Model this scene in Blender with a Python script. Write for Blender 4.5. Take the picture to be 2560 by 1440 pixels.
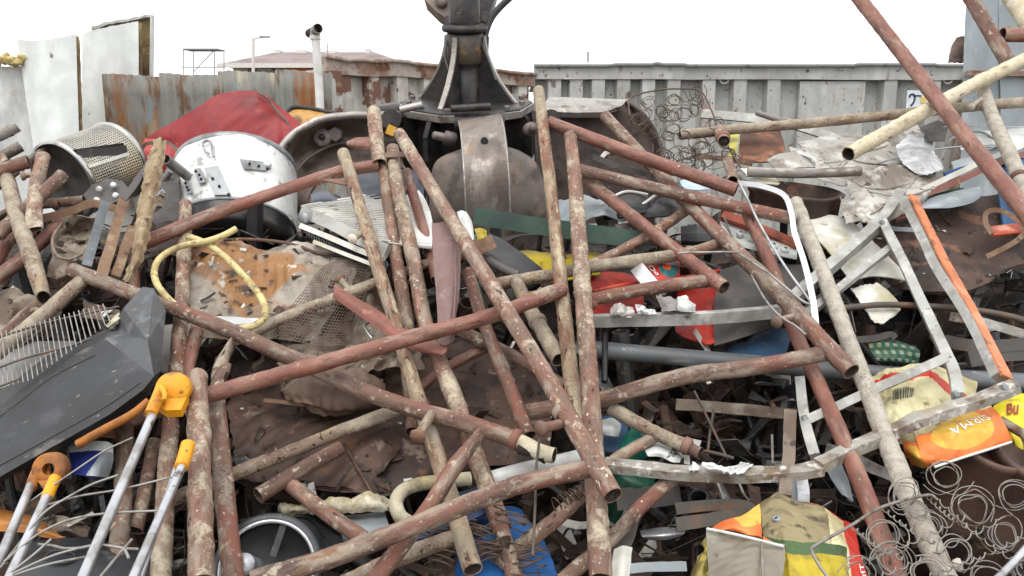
import bpy, math, random
import numpy as np
from mathutils import Vector, Matrix

for o in list(bpy.data.objects):
    bpy.data.objects.remove(o)
SC = bpy.context.scene
COL = SC.collection
rnd = random.Random(11)

# ------------------------------------------------------------------ camera
CAM_Z, PITCH, FPX = 2.0, math.radians(10.3), 1990.0
cam_d = bpy.data.cameras.new("camera")
cam_d.sensor_width = 36.0
cam_d.lens = 36.0 * FPX / 2560.0
cam_d.clip_end = 2000.0
cam_d.clip_start = 0.05
cam = bpy.data.objects.new("camera", cam_d)
cam.location = (0, 0, CAM_Z)
cam.rotation_euler = (math.pi / 2 - PITCH, 0, 0)
COL.objects.link(cam)
SC.camera = cam

# ------------------------------------------------------------------ overcast sky
world = bpy.data.worlds.new("World")
SC.world = world
world.use_nodes = True
nt = world.node_tree
bg = nt.nodes["Background"]
sky = nt.nodes.new("ShaderNodeTexSky")
sky.sky_type = 'NISHITA'
sky.sun_disc = False
sky.sun_elevation = math.radians(62)
sky.sun_rotation = math.radians(200)
sky.air_density = 1.0
sky.dust_density = 4.0
hs = nt.nodes.new("ShaderNodeHueSaturation")
hs.inputs['Saturation'].default_value = 0.12
nt.links.new(sky.outputs[0], hs.inputs['Color'])
mx = nt.nodes.new("ShaderNodeMix")
mx.data_type = 'RGBA'
mx.inputs[0].default_value = 0.85
mx.inputs[7].default_value = (12.0, 12.0, 12.1, 1)
nt.links.new(hs.outputs[0], mx.inputs[6])
nt.links.new(mx.outputs[2], bg.inputs[0])
bg.inputs[1].default_value = 0.1

sun_d = bpy.data.lights.new("sun", 'SUN')
sun_d.energy = 1.0
sun_d.angle = math.radians(35)
sun_d.color = (1.0, 0.97, 0.93)
sun = bpy.data.objects.new("sun", sun_d)
sun.rotation_euler = (math.radians(28), math.radians(-8), math.radians(0))
COL.objects.link(sun)

SC.view_settings.view_transform = 'Standard'
SC.view_settings.look = 'None'
SC.view_settings.exposure = 0.55
SC.view_settings.gamma = 1.0
SC.view_settings.use_curve_mapping = False
SC.cycles.max_bounces = 6
SC.cycles.diffuse_bounces = 3
SC.cycles.use_denoising = True

# ------------------------------------------------------------------ placing helpers
CP, SP = math.cos(PITCH), math.sin(PITCH)
CAMV = np.array([0.0, 0.0, CAM_Z])
_by = [-400, 0, 200, 300, 400, 500, 700, 900, 1200, 1440, 1700]
_bd = [4.5, 4.1, 3.8, 3.6, 3.4, 3.2, 2.85, 2.6, 2.3, 2.1, 1.9]


def base(y):
    return float(np.interp(y, _by, _bd))


def W(x, y, d):
    """the point of the yard seen at (x, y) of the 2560 x 1440 photograph, d metres ahead"""
    cx, cy = (x - 1280) / FPX * d, (720 - y) / FPX * d
    return np.array([cx, d * CP + cy * SP, CAM_Z - d * SP + cy * CP])


def H(p):
    """a point (x, y, lift): lift metres in front of the slope of the heap"""
    return W(p[0], p[1], base(p[1]) - p[2])


def PY(x, y, Y):
    a = W(x, y, 1.0) - CAMV
    return CAMV + a * (Y / a[1])


def lin(c):
    c = c / 255.0
    return c / 12.92 if c <= 0.04045 else ((c + 0.055) / 1.055) ** 2.4


def rgb(r, g, b):
    return (lin(r), lin(g), lin(b), 1.0)


# ------------------------------------------------------------------ noise for geometry
def _hash(ix, iy, iz, s):
    h = (ix * 374761393 + iy * 668265263 + iz * 2147483647 + s * 974634777) & 0xffffffff
    h = ((h ^ (h >> 13)) * 1274126177) & 0xffffffff
    h = h ^ (h >> 16)
    return (h & 0xffff) / 65535.0


def vnoise(P, s=0):
    P = np.asarray(P, float)
    I = np.floor(P).astype(np.int64)
    f = P - I
    f = f * f * (3 - 2 * f)
    r = 0
    for dx in (0, 1):
        for dy in (0, 1):
            for dz in (0, 1):
                w = (f[:, 0] if dx else 1 - f[:, 0]) * (f[:, 1] if dy else 1 - f[:, 1]) * (f[:, 2] if dz else 1 - f[:, 2])
                r = r + w * _hash(I[:, 0] + dx, I[:, 1] + dy, I[:, 2] + dz, s)
    return r


def fnoise(P, s=0, oct=3):
    a, r, t = 1.0, 0, 0
    P = np.asarray(P, float)
    for k in range(oct):
        r = r + a * vnoise(P, s + k * 17)
        t += a
        a *= 0.5
        P = P * 2.03
    return r / t


# ------------------------------------------------------------------ materials
_mats = {}


def mat(name, basec, layers=(), rough=0.6, metal=0.0, bump=0.3, bscale=60, coord='obj', crust=None, spec=0.5, vary=0.12, wear_rough=None):
    """base colour under layers of (colour, scale, threshold, softness, detail, (sx,sy,sz)) noise patches"""
    if name in _mats:
        return _mats[name]
    m = bpy.data.materials.new(name)
    _mats[name] = m
    m.use_nodes = True
    t = m.node_tree
    N, L = t.nodes, t.links
    bs = N["Principled BSDF"]
    tc = N.new("ShaderNodeTexCoord")
    oi = N.new("ShaderNodeObjectInfo")
    add = N.new("ShaderNodeVectorMath")
    add.operation = 'ADD'
    mul = N.new("ShaderNodeMath")
    mul.operation = 'MULTIPLY'
    mul.inputs[1].default_value = 37.0
    L.new(oi.outputs['Random'], mul.inputs[0])
    L.new(tc.outputs['UV' if coord == 'uv' else 'Object'], add.inputs[0])
    L.new(mul.outputs[0], add.inputs[1])

    def noise(scale, detail=5, st=(1, 1, 1), off=0.0, rg=0.6):
        mp = N.new("ShaderNodeMapping")
        mp.inputs['Scale'].default_value = (st[0] * scale, st[1] * scale, st[2] * scale)
        mp.inputs['Location'].default_value = (off, off * 1.7, off * 0.3)
        L.new(add.outputs[0], mp.inputs[0])
        nz = N.new("ShaderNodeTexNoise")
        nz.inputs['Scale'].default_value = 1.0
        nz.inputs['Detail'].default_value = detail
        nz.inputs['Roughness'].default_value = rg
        L.new(mp.outputs[0], nz.inputs['Vector'])
        return nz.outputs['Fac']

    def ramp(fac, th, soft):
        mr = N.new("ShaderNodeMapRange")
        mr.interpolation_type = 'SMOOTHSTEP'
        mr.inputs[1].default_value = th - soft
        mr.inputs[2].default_value = th + soft
        L.new(fac, mr.inputs[0])
        return mr.outputs[0]

    def mixc(fac, a, b):
        mm = N.new("ShaderNodeMix")
        mm.data_type = 'RGBA'
        L.new(fac, mm.inputs[0])
        for sk, v in ((6, a), (7, b)):
            if isinstance(v, tuple):
                mm.inputs[sk].default_value = v
            else:
                L.new(v, mm.inputs[sk])
        return mm.outputs[2]

    v = noise(9 if coord != 'uv' else 14, 6, off=3.3)
    lo = tuple(c * (1 - vary) for c in basec[:3]) + (1,)
    hi = tuple(min(1, c * (1 + vary)) for c in basec[:3]) + (1,)
    cur = mixc(ramp(v, 0.5, 0.25), lo, hi)
    lastmask = None
    for i, ly in enumerate(layers):
        c, sc, th, so = ly[:4]
        de = ly[4] if len(ly) > 4 else 6
        st = ly[5] if len(ly) > 5 else (1, 1, 1)
        f = ramp(noise(sc, de, st, off=11.7 * (i + 1)), th, so)
        cur = mixc(f, cur, c)
        lastmask = f
    if crust is not None:
        cc, cc2, th, so = crust
        at = N.new("ShaderNodeAttribute")
        at.attribute_name = 'crust'
        ad = N.new("ShaderNodeMath")
        ad.operation = 'MULTIPLY_ADD'
        L.new(noise(130, 4, off=5.1), ad.inputs[0])
        ad.inputs[1].default_value = 0.5
        L.new(at.outputs['Fac'], ad.inputs[2])
        f = ramp(ad.outputs[0], th + 0.25, so)
        cn = mixc(ramp(noise(30, 5, off=9.9), 0.5, 0.12), cc, cc2)
        cur = mixc(f, cur, cn)
    L.new(cur, bs.inputs['Base Color'])
    bs.inputs['Metallic'].default_value = metal
    bs.inputs['Specular IOR Level'].default_value = spec
    rr = N.new("ShaderNodeMapRange")
    rr.inputs[3].default_value = max(0.05, rough - 0.12)
    rr.inputs[4].default_value = min(1, rough + 0.15)
    L.new(noise(bscale * 0.4, 4, off=21), rr.inputs[0])
    ro = rr.outputs[0]
    if wear_rough is not None and lastmask is not None:
        w2 = N.new("ShaderNodeMix")
        w2.data_type = 'FLOAT'
        L.new(lastmask, w2.inputs[0])
        L.new(ro, w2.inputs[2])
        w2.inputs[3].default_value = wear_rough
        ro = w2.outputs[0]
        m2 = N.new("ShaderNodeMath")
        m2.operation = 'MULTIPLY_ADD'
        L.new(lastmask, m2.inputs[0])
        m2.inputs[1].default_value = -metal
        m2.inputs[2].default_value = metal
        L.new(m2.outputs[0], bs.inputs['Metallic'])
    L.new(ro, bs.inputs['Roughness'])
    if bump:
        bp = N.new("ShaderNodeBump")
        bp.inputs['Strength'].default_value = bump
        bp.inputs['Distance'].default_value = 0.006
        L.new(noise(bscale, 6, off=31, rg=0.65), bp.inputs['Height'])
        L.new(bp.outputs[0], bs.inputs['Normal'])
    return m


RED, RED2 = rgb(141, 72, 58), rgb(120, 62, 52)
BROWN, DKBROWN, ORUST = rgb(104, 76, 62), rgb(66, 48, 42), rgb(138, 88, 58)
CEM, CEM2, CREAM, CREAM2 = rgb(152, 140, 124), rgb(120, 110, 98), rgb(196, 184, 154), rgb(164, 148, 116)
ST = (0.3, 1, 1)
DUST, PINK = rgb(150, 134, 118), rgb(168, 126, 110)
SPECK, PIT = rgb(214, 204, 186), rgb(58, 44, 38)


def pm(name, basec, layers, rough, bump, crust):
    return mat(name, basec, layers, rough, bump=bump, bscale=130, coord='uv', crust=crust, vary=.2)


PIPE = {
    'red': pm('red_primer_pipe', rgb(126, 78, 65), [(rgb(150, 112, 97), 20, .54, .14, 8, ST), (rgb(104, 72, 60), 26, .57, .09, 8, ST), (rgb(146, 124, 108), 30, .61, .07, 8, ST), (PIT, 60, .65, .04, 6, ST), (SPECK, 80, .70, .025, 5)], .5, .5, (rgb(140, 126, 112), rgb(160, 146, 124), .78, .07)),
    'mix': pm('mortar_splashed_pipe', rgb(124, 89, 75), [(rgb(112, 94, 80), 20, .52, .10, 8, ST), (rgb(158, 122, 106), 26, .58, .08, 8, ST), (rgb(126, 86, 60), 36, .62, .05, 8, ST), (DUST, 24, .57, .07, 8, ST), (PIT, 70, .64, .04, 6, ST), (SPECK, 70, .655, .03, 6), (rgb(176, 162, 142), 20, .62, .05, 9)], .65, .7, (rgb(146, 130, 112), rgb(184, 172, 150), .66, .07)),
    'brown': pm('rusty_brown_pipe', rgb(112, 86, 73), [(rgb(84, 64, 56), 24, .55, .09, 8, ST), (rgb(126, 80, 66), 12, .56, .10, 8, ST), (DUST, 26, .56, .09, 8, ST), (rgb(128, 94, 68), 40, .64, .05, 8, ST), (rgb(168, 156, 138), 34, .63, .04, 8), (SPECK, 80, .68, .03, 5)], .65, .7, (CEM2, rgb(142, 130, 116), .68, .07)),
    'cement': pm('mortar_caked_pipe', rgb(134, 114, 98), [(rgb(108, 84, 70), 22, .55, .09, 8, ST), (rgb(128, 86, 72), 12, .58, .08, 8, ST), (rgb(160, 142, 110), 20, .60, .07, 8, ST), (PIT, 70, .62, .04, 6), (SPECK, 100, .67, .03, 4)], .85, 1.0, (rgb(146, 134, 118), rgb(172, 160, 140), .52, .09)),
    'tan': pm('tan_scraped_pipe', rgb(150, 128, 106), [(rgb(120, 90, 72), 22, .53, .05, 8, ST), (rgb(134, 88, 70), 15, .60, .04, 8, ST), (rgb(182, 168, 140), 26, .58, .04, 8, ST), (CEM, 12, .60, .07, 7, ST), (PIT, 66, .62, .035, 6, ST), (SPECK, 100, .68, .03, 4)], .8, .8, (rgb(170, 154, 128), rgb(146, 136, 120), .58, .06)),
    'cream': pm('cream_peeling_pipe', rgb(190, 178, 150), [(rgb(150, 126, 98), 24, .58, .05, 8, ST), (rgb(206, 198, 176), 14, .55, .08, 8, ST), (rgb(112, 88, 72), 50, .63, .03, 8, ST), (PIT, 80, .66, .03, 6)], .8, .8, (CREAM, rgb(212, 204, 182), .5, .09)),
    'pale': pm('pale_mortar_pipe', rgb(176, 168, 154), [(rgb(150, 128, 112), 20, .58, .05, 8, ST), (rgb(198, 192, 180), 24, .55, .06, 8), (rgb(110, 96, 84), 70, .61, .035, 7)], .9, 1.2, (rgb(190, 184, 170), rgb(164, 156, 142), .44, .09)),
    'steel': pm('grey_steel_pipe', rgb(126, 122, 116), [(rgb(104, 88, 76), 26, .58, .05, 8, ST), (rgb(166, 162, 154), 30, .58, .05, 8, ST)], .5, .35, (CEM2, CEM, .70, .08)),
    'dark': pm('dark_oily_pipe', rgb(84, 74, 66), [(BROWN, 22, .56, .06, 8, ST), (CEM2, 36, .6, .05, 8, ST)], .6, .45, (CEM2, CEM2, .70, .08)),
}
INNER = mat('pipe_inside', rgb(52, 42, 36), [(BROWN, 30, .6, .1)], .9)


# ------------------------------------------------------------------ object helpers
def _parented(o, parent, origin):
    if parent is not None:
        o.parent = parent


def props(o, label=None, cat=None, group=None, kind=None):
    if label:
        o['label'] = label
    if cat:
        o['category'] = cat
    if group:
        o['group'] = group
    if kind:
        o['kind'] = kind
    return o


def thing(name, label, cat, loc, group=None):
    o = bpy.data.objects.new(name, None)
    o.empty_display_size = 0.1
    o.location = Vector(loc)
    COL.objects.link(o)
    return props(o, label, cat, group)


def root_loc(o):
    p = Vector((0, 0, 0))
    while o is not None:
        p = p + o.location
        o = o.parent
    return np.array(p)


def mk(name, V, F, m, parent=None, smooth=True, uv=None, crust=None, fm=None, label=None):
    """link one mesh; V world coordinates, F an (n,4) array or a list of faces"""
    V = np.asarray(V, float)
    org = root_loc(parent) if parent is not None else V.mean(0)
    me = bpy.data.meshes.new(name)
    if isinstance(F, np.ndarray):
        n, k = F.shape
        me.vertices.add(len(V))
        me.vertices.foreach_set('co', (V - org).astype(np.float32).ravel())
        me.loops.add(n * k)
        me.loops.foreach_set('vertex_index', F.astype(np.int32).ravel())
        me.polygons.add(n)
        me.polygons.foreach_set('loop_start', np.arange(0, n * k, k, dtype=np.int32))
        me.polygons.foreach_set('loop_total', np.full(n, k, dtype=np.int32))
        me.update(calc_edges=True)
    else:
        me.from_pydata((V - org).tolist(), [], [list(map(int, f)) for f in F])
    me.polygons.foreach_set('use_smooth', np.full(len(me.polygons), bool(smooth)))
    if uv is not None:
        ul = me.uv_layers.new(name='UVMap')
        li = np.empty(len(me.loops), dtype=np.int32)
        me.loops.foreach_get('vertex_index', li)
        ul.data.foreach_set('uv', np.asarray(uv, np.float32)[li].ravel())
    if crust is not None:
        at = me.attributes.new('crust', 'FLOAT', 'POINT')
        at.data.foreach_set('value', np.asarray(crust, np.float32))
    for x in (m if isinstance(m, (list, tuple)) else [m]):
        me.materials.append(x)
    if fm is not None:
        me.polygons.foreach_set('material_index', np.asarray(fm, np.int32))
    o = bpy.data.objects.new(name, me)
    COL.objects.link(o)
    if parent is not None:
        o.parent = parent
    else:
        o.location = Vector(org)
    if label:
        o['label'] = label
    return o


def merge(parts):
    Vs, Fs, n = [], [], 0
    for V, F in parts:
        Vs.append(np.asarray(V, float))
        Fs.extend([[int(i) + n for i in f] for f in F])
        n += len(V)
    return np.concatenate(Vs), Fs


def catmull(P, n):
    P = np.asarray(P, float)
    k = len(P)
    if k == 2:
        t = np.linspace(0, 1, n)[:, None]
        return P[0] * (1 - t) + P[1] * t
    s = np.linspace(0, k - 1, n)
    i = np.clip(np.floor(s).astype(int), 0, k - 2)
    f = (s - i)[:, None]
    E = np.vstack([2 * P[0] - P[1], P, 2 * P[-1] - P[-2]])
    p0, p1, p2, p3 = E[i], E[i + 1], E[i + 2], E[i + 3]
    return 0.5 * (2 * p1 + (p2 - p0) * f + (2 * p0 - 5 * p1 + 4 * p2 - p3) * f ** 2 + (3 * p1 - p0 - 3 * p2 + p3) * f ** 3)


def frames(P, face=None):
    """tangent, towards-viewer normal and side vector along a path"""
    T = np.gradient(P, axis=0)
    T /= np.linalg.norm(T, axis=1)[:, None] + 1e-9
    f = (CAMV - P) if face is None else np.tile(np.asarray(face, float), (len(P), 1))
    Nn = f - (f * T).sum(1)[:, None] * T
    l = np.linalg.norm(Nn, axis=1)
    bad = l < 1e-4
    Nn[bad] = np.array([0, 0, 1.0])
    Nn /= np.linalg.norm(Nn, axis=1)[:, None]
    B = np.cross(T, Nn)
    return T, Nn, B


_tube_seed = [0]


def tube(P, r, seg=18, crust=0.0, open0=True, open1=True, inner=True, amp=None, cn=1.0, dents=True, r1=None, face=None, crush=(0, 0)):
    """a pipe along the points P: V, F, uv, crust, face materials (1 = inside)"""
    _tube_seed[0] += 1
    s = _tube_seed[0]
    P = np.asarray(P, float)
    n = len(P)
    T, Nn, B = frames(P, face)
    A = np.linspace(0, 2 * math.pi, seg + 1)
    cl = np.concatenate([[0], np.cumsum(np.linalg.norm(np.diff(P, axis=0), axis=1))])
    R = np.full(n, r) if r1 is None else np.linspace(r, r1, n)
    ca, sa = np.cos(A), np.sin(A)
    # surface noise in cylinder space so that it closes
    Q = np.stack([np.repeat(cl[:, None], seg + 1, 1), np.tile(ca * r, (n, 1)), np.tile(sa * r, (n, 1))], 2).reshape(-1, 3)
    if crust > 0:
        c1 = fnoise(Q * np.array([14, 26, 26]) + s * 3.1, s, 3)
        c2 = fnoise(Q * np.array([60, 70, 70]) + s * 1.7, s + 5, 2)
        big = vnoise(Q * np.array([2.2, 9, 9]) + s, s + 9)
        D0 = -(Nn[:, None, :] * ca[None, :, None]) + B[:, None, :] * sa[None, :, None]
        C = np.clip(c1 * .55 + c2 * .25 + big * .3 - 0.05 + .09 * D0[:, :, 2].reshape(-1), 0, 1)  # last term raises the crust on upward sides, so pipe tops come out paler
        a = r * 0.17 * crust if amp is None else amp
        dR = (np.clip(C - .42, 0, 1) * 2.2 + (c2 - .5) * .5) * a
    else:
        C = np.zeros(len(Q))
        dR = np.zeros(len(Q))
    if dents:
        dR = dR - r * 0.22 * np.clip(vnoise(Q * np.array([3, 12, 12]) + s * .7, s + 2) - .74, 0, 1)
    rad = (np.repeat(R[:, None], seg + 1, 1).reshape(-1) + dR).reshape(n, seg + 1)
    # angle 0 faces away from the viewer so that the seam is behind
    D = -(Nn[:, None, :] * ca[None, :, None]) + B[:, None, :] * sa[None, :, None]
    D = D * rad[:, :, None]
    if crush[0] or crush[1]:
        k0 = crush[0] * np.clip(1 - cl / (7 * r), 0, 1) ** 1.5
        k1 = crush[1] * np.clip(1 - (cl[-1] - cl) / (7 * r), 0, 1) ** 1.5
        k = (k0 + k1)[:, None]
        a_ = .5 + s
        q1 = Nn * math.cos(a_) + B * math.sin(a_)
        q2 = np.cross(T, q1)
        c1_ = (D * q1[:, None, :]).sum(2)
        c2_ = (D * q2[:, None, :]).sum(2)
        D = D - q1[:, None, :] * (c1_ * k * .75)[:, :, None] + q2[:, None, :] * (c2_ * k * .35)[:, :, None]
    V = P[:, None, :] + D
    w = seg + 1
    V = V.reshape(-1, 3)
    uv = np.stack([np.repeat(cl[:, None], w, 1), np.tile(A * r, (n, 1))], 2).reshape(-1, 2)
    ii, jj = np.meshgrid(np.arange(n - 1), np.arange(seg), indexing='ij')
    q = (ii * w + jj).ravel()
    F = np.stack([q, q + 1, q + w + 1, q + w], 1)
    fm = np.zeros(len(F), int)
    Vs, Fs, uvs, Cs, fms = [V], [F], [uv], [C], [fm]
    off = len(V)
    for end, op in ((0, open0), (n - 1, open1)):
        sgn = -1 if end == 0 else 1
        ring = V[end * w:(end + 1) * w]
        c = P[end]
        t = T[end] * sgn
        th = 0.86
        if op and inner:
            depth = r * 5
            rings = [ring, c + (ring - c) * th, c + (ring - c) * th - t * depth, np.tile(c - t * depth, (w, 1))]
        else:
            rings = [ring, c + (ring - c) * .8 + t * r * .08, np.tile(c + t * r * .1, (w, 1))]
        X = np.concatenate(rings)
        k = len(rings)
        ii, jj = np.meshgrid(np.arange(k - 1), np.arange(seg), indexing='ij')
        q = (ii * w + jj).ravel() + off
        f = np.stack([q, q + 1, q + w + 1, q + w], 1)
        if sgn < 0:
            f = f[:, ::-1]
        Vs.append(X)
        Fs.append(f)
        uvs.append(np.tile(uv[end * w:(end + 1) * w], (k, 1)))
        Cs.append(np.tile(C[end * w:(end + 1) * w], k))
        fms.append(np.where(ii.ravel() >= 1, 1, 0) if (op and inner) else np.zeros(len(f), int))
        off += len(X)
    return np.concatenate(Vs), np.concatenate(Fs), np.concatenate(uvs), np.concatenate(Cs), np.concatenate(fms)


def px_r(w, p):
    return w * (base(p[1]) - p[2]) / (2 * FPX)


def pipe_mesh(name, pts, w, kind, parent=None, crust=1.0, open0=True, open1=True, label=None, bend=0.007, step=.013, crush=(0, 0)):
    """pts [(x, y, lift) ...], w the width in photo pixels (one, or one for each end)"""
    ws = w if isinstance(w, (list, tuple)) else [w] * 2
    r = 0.47 * (px_r(ws[0], pts[0]) + px_r(ws[-1], pts[-1]))
    P = np.array([H(p) for p in pts])
    L = np.linalg.norm(np.diff(P, axis=0), axis=1).sum()
    n = max(6, int(L / step))
    Q = catmull(P, n)
    u = np.linspace(0, 1, n)
    wob = np.array([rnd.uniform(-1, 1) * bend, rnd.uniform(-1, 1) * bend, rnd.uniform(-1, 1) * bend])
    Q = Q + (np.sin(u * math.pi)[:, None] * wob)
    V, F, uv, C, fm = tube(Q, r, 18, crust, open0, open1, crush=crush)
    return mk(name, V, F, [PIPE[kind], INNER], parent, True, uv, C, fm, label)


PREG = []
PIPES = "old scaffold pipes thrown on the heap"


def pipe(label, pts, w, kind='mix', crust=1.0, open0=True, open1=True, bend=.007, crush=(0, 0)):
    o = pipe_mesh('scaffold_pipe', pts, w, kind, None, crust, open0, open1, bend=bend, crush=crush)
    PREG.append((o, pts, w, kind))
    return props(o, label, 'pipe', PIPES)


def rod(name, pts, r, m, parent=None, seg=7, n=None, smooth=True, px=False, lifted=True, label=None):
    """a wire or rod through (x, y, lift) points; r metres, or pixels when px"""
    P = np.array([H(p) for p in pts]) if lifted else np.asarray(pts, float)
    if px:
        r = r * (base(pts[0][1]) - pts[0][2]) / FPX
    k = n or (2 if len(pts) == 2 else max(8, 6 * len(pts)))
    Q = catmull(P, k) if smooth else P
    V, F, uv, C, fm = tube(Q, r, seg, 0, False, False, False, dents=False)
    return mk(name, V, F, m, parent, True, uv, C, None, label)


def sweep(name, prof, pts, m, parent=None, lifted=True, n=None, face=None, rough=0.0, closed=True, smooth=False, label=None, scale1=1.0):
    """sweep a closed profile (across, towards viewer) in metres along a path"""
    P = np.array([H(p) for p in pts]) if lifted else np.asarray(pts, float)
    L = np.linalg.norm(np.diff(P, axis=0), axis=1).sum()
    Q = catmull(P, n or max(4, int(L / .03)))
    T, Nn, B = frames(Q, face)
    pr = np.asarray(prof, float)
    k = len(pr)
    sc = np.linspace(1, scale1, len(Q))[:, None, None]
    V = Q[:, None, :] + (B[:, None, :] * pr[None, :, 0, None] + Nn[:, None, :] * pr[None, :, 1, None]) * sc
    if rough:
        s = rnd.randint(0, 999)
        V = V + (np.stack([fnoise(V.reshape(-1, 3) * 25 + i * 9, s + i, 2) for i in range(3)], 1).reshape(V.shape) - .5) * rough * 2
    nQ = len(Q)
    F = []
    for i in range(nQ - 1):
        for j in range(k):
            a, b = i * k + j, i * k + (j + 1) % k
            F.append([a, b, b + k, a + k])
    F.append(list(range(k))[::-1])
    F.append([(nQ - 1) * k + j for j in range(k)])
    return mk(name, V.reshape(-1, 3), F, m, parent, smooth, label=label)


def box_prof(w, d):
    return [(-w / 2, -d / 2), (w / 2, -d / 2), (w / 2, d / 2), (-w / 2, d / 2)]


def tube_prof(w, d, t=.003):
    return box_prof(w, d)


def angle_prof(w, d, t=.005):
    """an L: one leg faces the viewer, the other runs back along its upper (negative across) edge"""
    return [(-w / 2, 0), (w / 2, 0), (w / 2, -t), (-w / 2 + t, -t), (-w / 2 + t, -d), (-w / 2, -d)]


def chan_prof(w, d, t=.004):
    return [(-w / 2, 0), (w / 2, 0), (w / 2, -d), (w / 2 - t, -d), (w / 2 - t, -t), (-w / 2 + t, -t), (-w / 2 + t, -d), (-w / 2, -d)]


def patch(rows, lifted=True, linear=False):
    """bicubic patch through rows of points; returns eval(u, v) on arrays"""
    G = np.array([[H(p) for p in r] for r in rows]) if lifted else np.asarray(rows, float)

    def ev(u, v):
        u = np.atleast_1d(u)
        v = np.atleast_1d(v)

        def wts(s, k):
            s = np.clip(s, 0, 1) * (k - 1)
            i = np.clip(np.floor(s).astype(int), 0, k - 2)
            f = s - i
            w = np.zeros((len(s), k + 2))
            if linear:
                w[np.arange(len(s)), i + 1] += 1 - f
                w[np.arange(len(s)), i + 2] += f
                return w[:, 1:-1]
            c = [-.5 * f + f ** 2 - .5 * f ** 3, 1 - 2.5 * f ** 2 + 1.5 * f ** 3, .5 * f + 2 * f ** 2 - 1.5 * f ** 3, -.5 * f ** 2 + .5 * f ** 3]
            for q in range(4):
                w[np.arange(len(s)), i + q] += c[q]
            o = w[:, 1:-1].copy()
            o[:, 0] += 2 * w[:, 0]
            o[:, 1 if k > 1 else 0] -= w[:, 0]
            o[:, -1] += 2 * w[:, -1]
            o[:, -2 if k > 1 else 0] -= w[:, -1]
            return o
        wu, wv = wts(u, G.shape[1]), wts(v, G.shape[0])
        return np.einsum('ni,nj,jic->nc', wu, wv, G)
    return ev


def folds(P, seed):
    """straight crease folds, as in crushed sheet metal"""
    r = np.random.RandomState(seed + 31)
    W_ = P + (np.stack([vnoise(P * .7 + 9 * k, seed + k) for k in range(3)], 1) - .5) * 1.1
    q = 0
    for k, (fq, am) in enumerate(((.30, .42), (.42, .34), (.75, .26), (.95, .22), (1.7, .15), (2.3, .12), (3.7, .07), (4.9, .05))):
        d = r.normal(size=3)
        d /= np.linalg.norm(d)
        ph = (W_ @ d) * fq + r.rand() * 10
        q = q + am * (np.abs((ph % 1) - .5) * 4 - 1)
    return q


def sheet(name, rows, m, parent=None, th=.003, n=(40, 30), crumple=0.0, cs=8.0, seed=0, jag=0.0, zones=None, lifted=True, smooth=True, label=None, ridge=True, fine=0.0, linear=False):
    """a bent metal sheet through rows of (x, y, lift); returns object and a surface function f(u,v,off)"""
    ev = patch(rows, lifted, linear)
    nu, nv = n

    def surf(u, v, off=0.0):
        u = np.atleast_1d(np.asarray(u, float))
        v = np.atleast_1d(np.asarray(v, float))
        P = ev(u, v)
        e = 1e-3
        du = ev(np.clip(u + e, 0, 1), v) - ev(np.clip(u - e, 0, 1), v)
        dv = ev(u, np.clip(v + e, 0, 1)) - ev(u, np.clip(v - e, 0, 1))
        Nn = np.cross(du, dv)
        Nn /= np.linalg.norm(Nn, axis=1)[:, None] + 1e-12
        fl = ((CAMV - P) * Nn).sum(1) < 0
        if fl.mean() > .5:
            Nn = -Nn
        if crumple:
            if ridge:
                q = folds(P * cs, seed)
            else:
                q = (fnoise(P * cs + seed * 7.3, seed, 3) - .5) * 2
            P = P + Nn * (q * crumple)[:, None]
        if fine:
            P = P + Nn * ((fnoise(P * cs * 5 + 3, seed + 3, 2) - .5) * fine)[:, None]
        return P + Nn * off, Nn
    U, Vv = np.meshgrid(np.linspace(0, 1, nu + 1), np.linspace(0, 1, nv + 1))
    u, v = U.ravel().copy(), Vv.ravel().copy()
    if jag:
        j = np.stack([u * 6, v * 6, np.full_like(u, seed)], 1)
        eu = (fnoise(j * 2.5, seed + 1, 3) - .5) * 2 * jag
        evv = (fnoise(j * 2.5 + 5, seed + 2, 3) - .5) * 2 * jag
        bu = np.abs(u - .5) * 2
        bv = np.abs(v - .5) * 2
        u = u + (.5 - u) * 2 * bu ** 3 * np.abs(eu)
        v = v + (.5 - v) * 2 * bv ** 3 * np.abs(evv)
    P, Nn = surf(u, v)
    w = nu + 1
    ii, jj = np.meshgrid(np.arange(nv), np.arange(nu), indexing='ij')
    q = (ii * w + jj).ravel()
    F1 = np.stack([q, q + 1, q + w + 1, q + w], 1)
    off = len(P)
    back = P - Nn * th
    F2 = F1[:, ::-1] + off
    per = np.concatenate([np.arange(w), np.arange(1, nv + 1) * w + nu, nv * w + np.arange(nu - 1, -1, -1), np.arange(nv - 1, 0, -1) * w])
    p2 = np.roll(per, -1)
    nr = len(per)
    rb = 2 * off
    k_ = np.arange(nr)
    F3 = np.stack([(k_ + 1) % nr + rb, k_ + rb, k_ + nr + rb, (k_ + 1) % nr + nr + rb], 1)
    F = np.concatenate([F1, F2, F3])
    # orient
    a, b, c = P[F1[len(F1) // 2][0]], P[F1[len(F1) // 2][1]], P[F1[len(F1) // 2][2]]
    if np.dot(np.cross(b - a, c - a), Nn[F1[len(F1) // 2][0]]) < 0:
        F = F[:, ::-1]
    fm = None
    if zones is not None:
        uc = U.ravel()[F1].mean(1)
        vc = Vv.ravel()[F1].mean(1)
        z = np.asarray(zones(uc, vc), int)
        fm = np.concatenate([z, np.full(len(F2), 0), np.zeros(len(F3), int)])
    UV = np.stack([U.ravel(), Vv.ravel()], 1)
    o = mk(name, np.concatenate([P, back, P[per], back[per]]), F, m, parent, smooth, uv=np.concatenate([UV, UV, UV[per], UV[per]]), fm=fm, label=label)
    return o, surf


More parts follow.
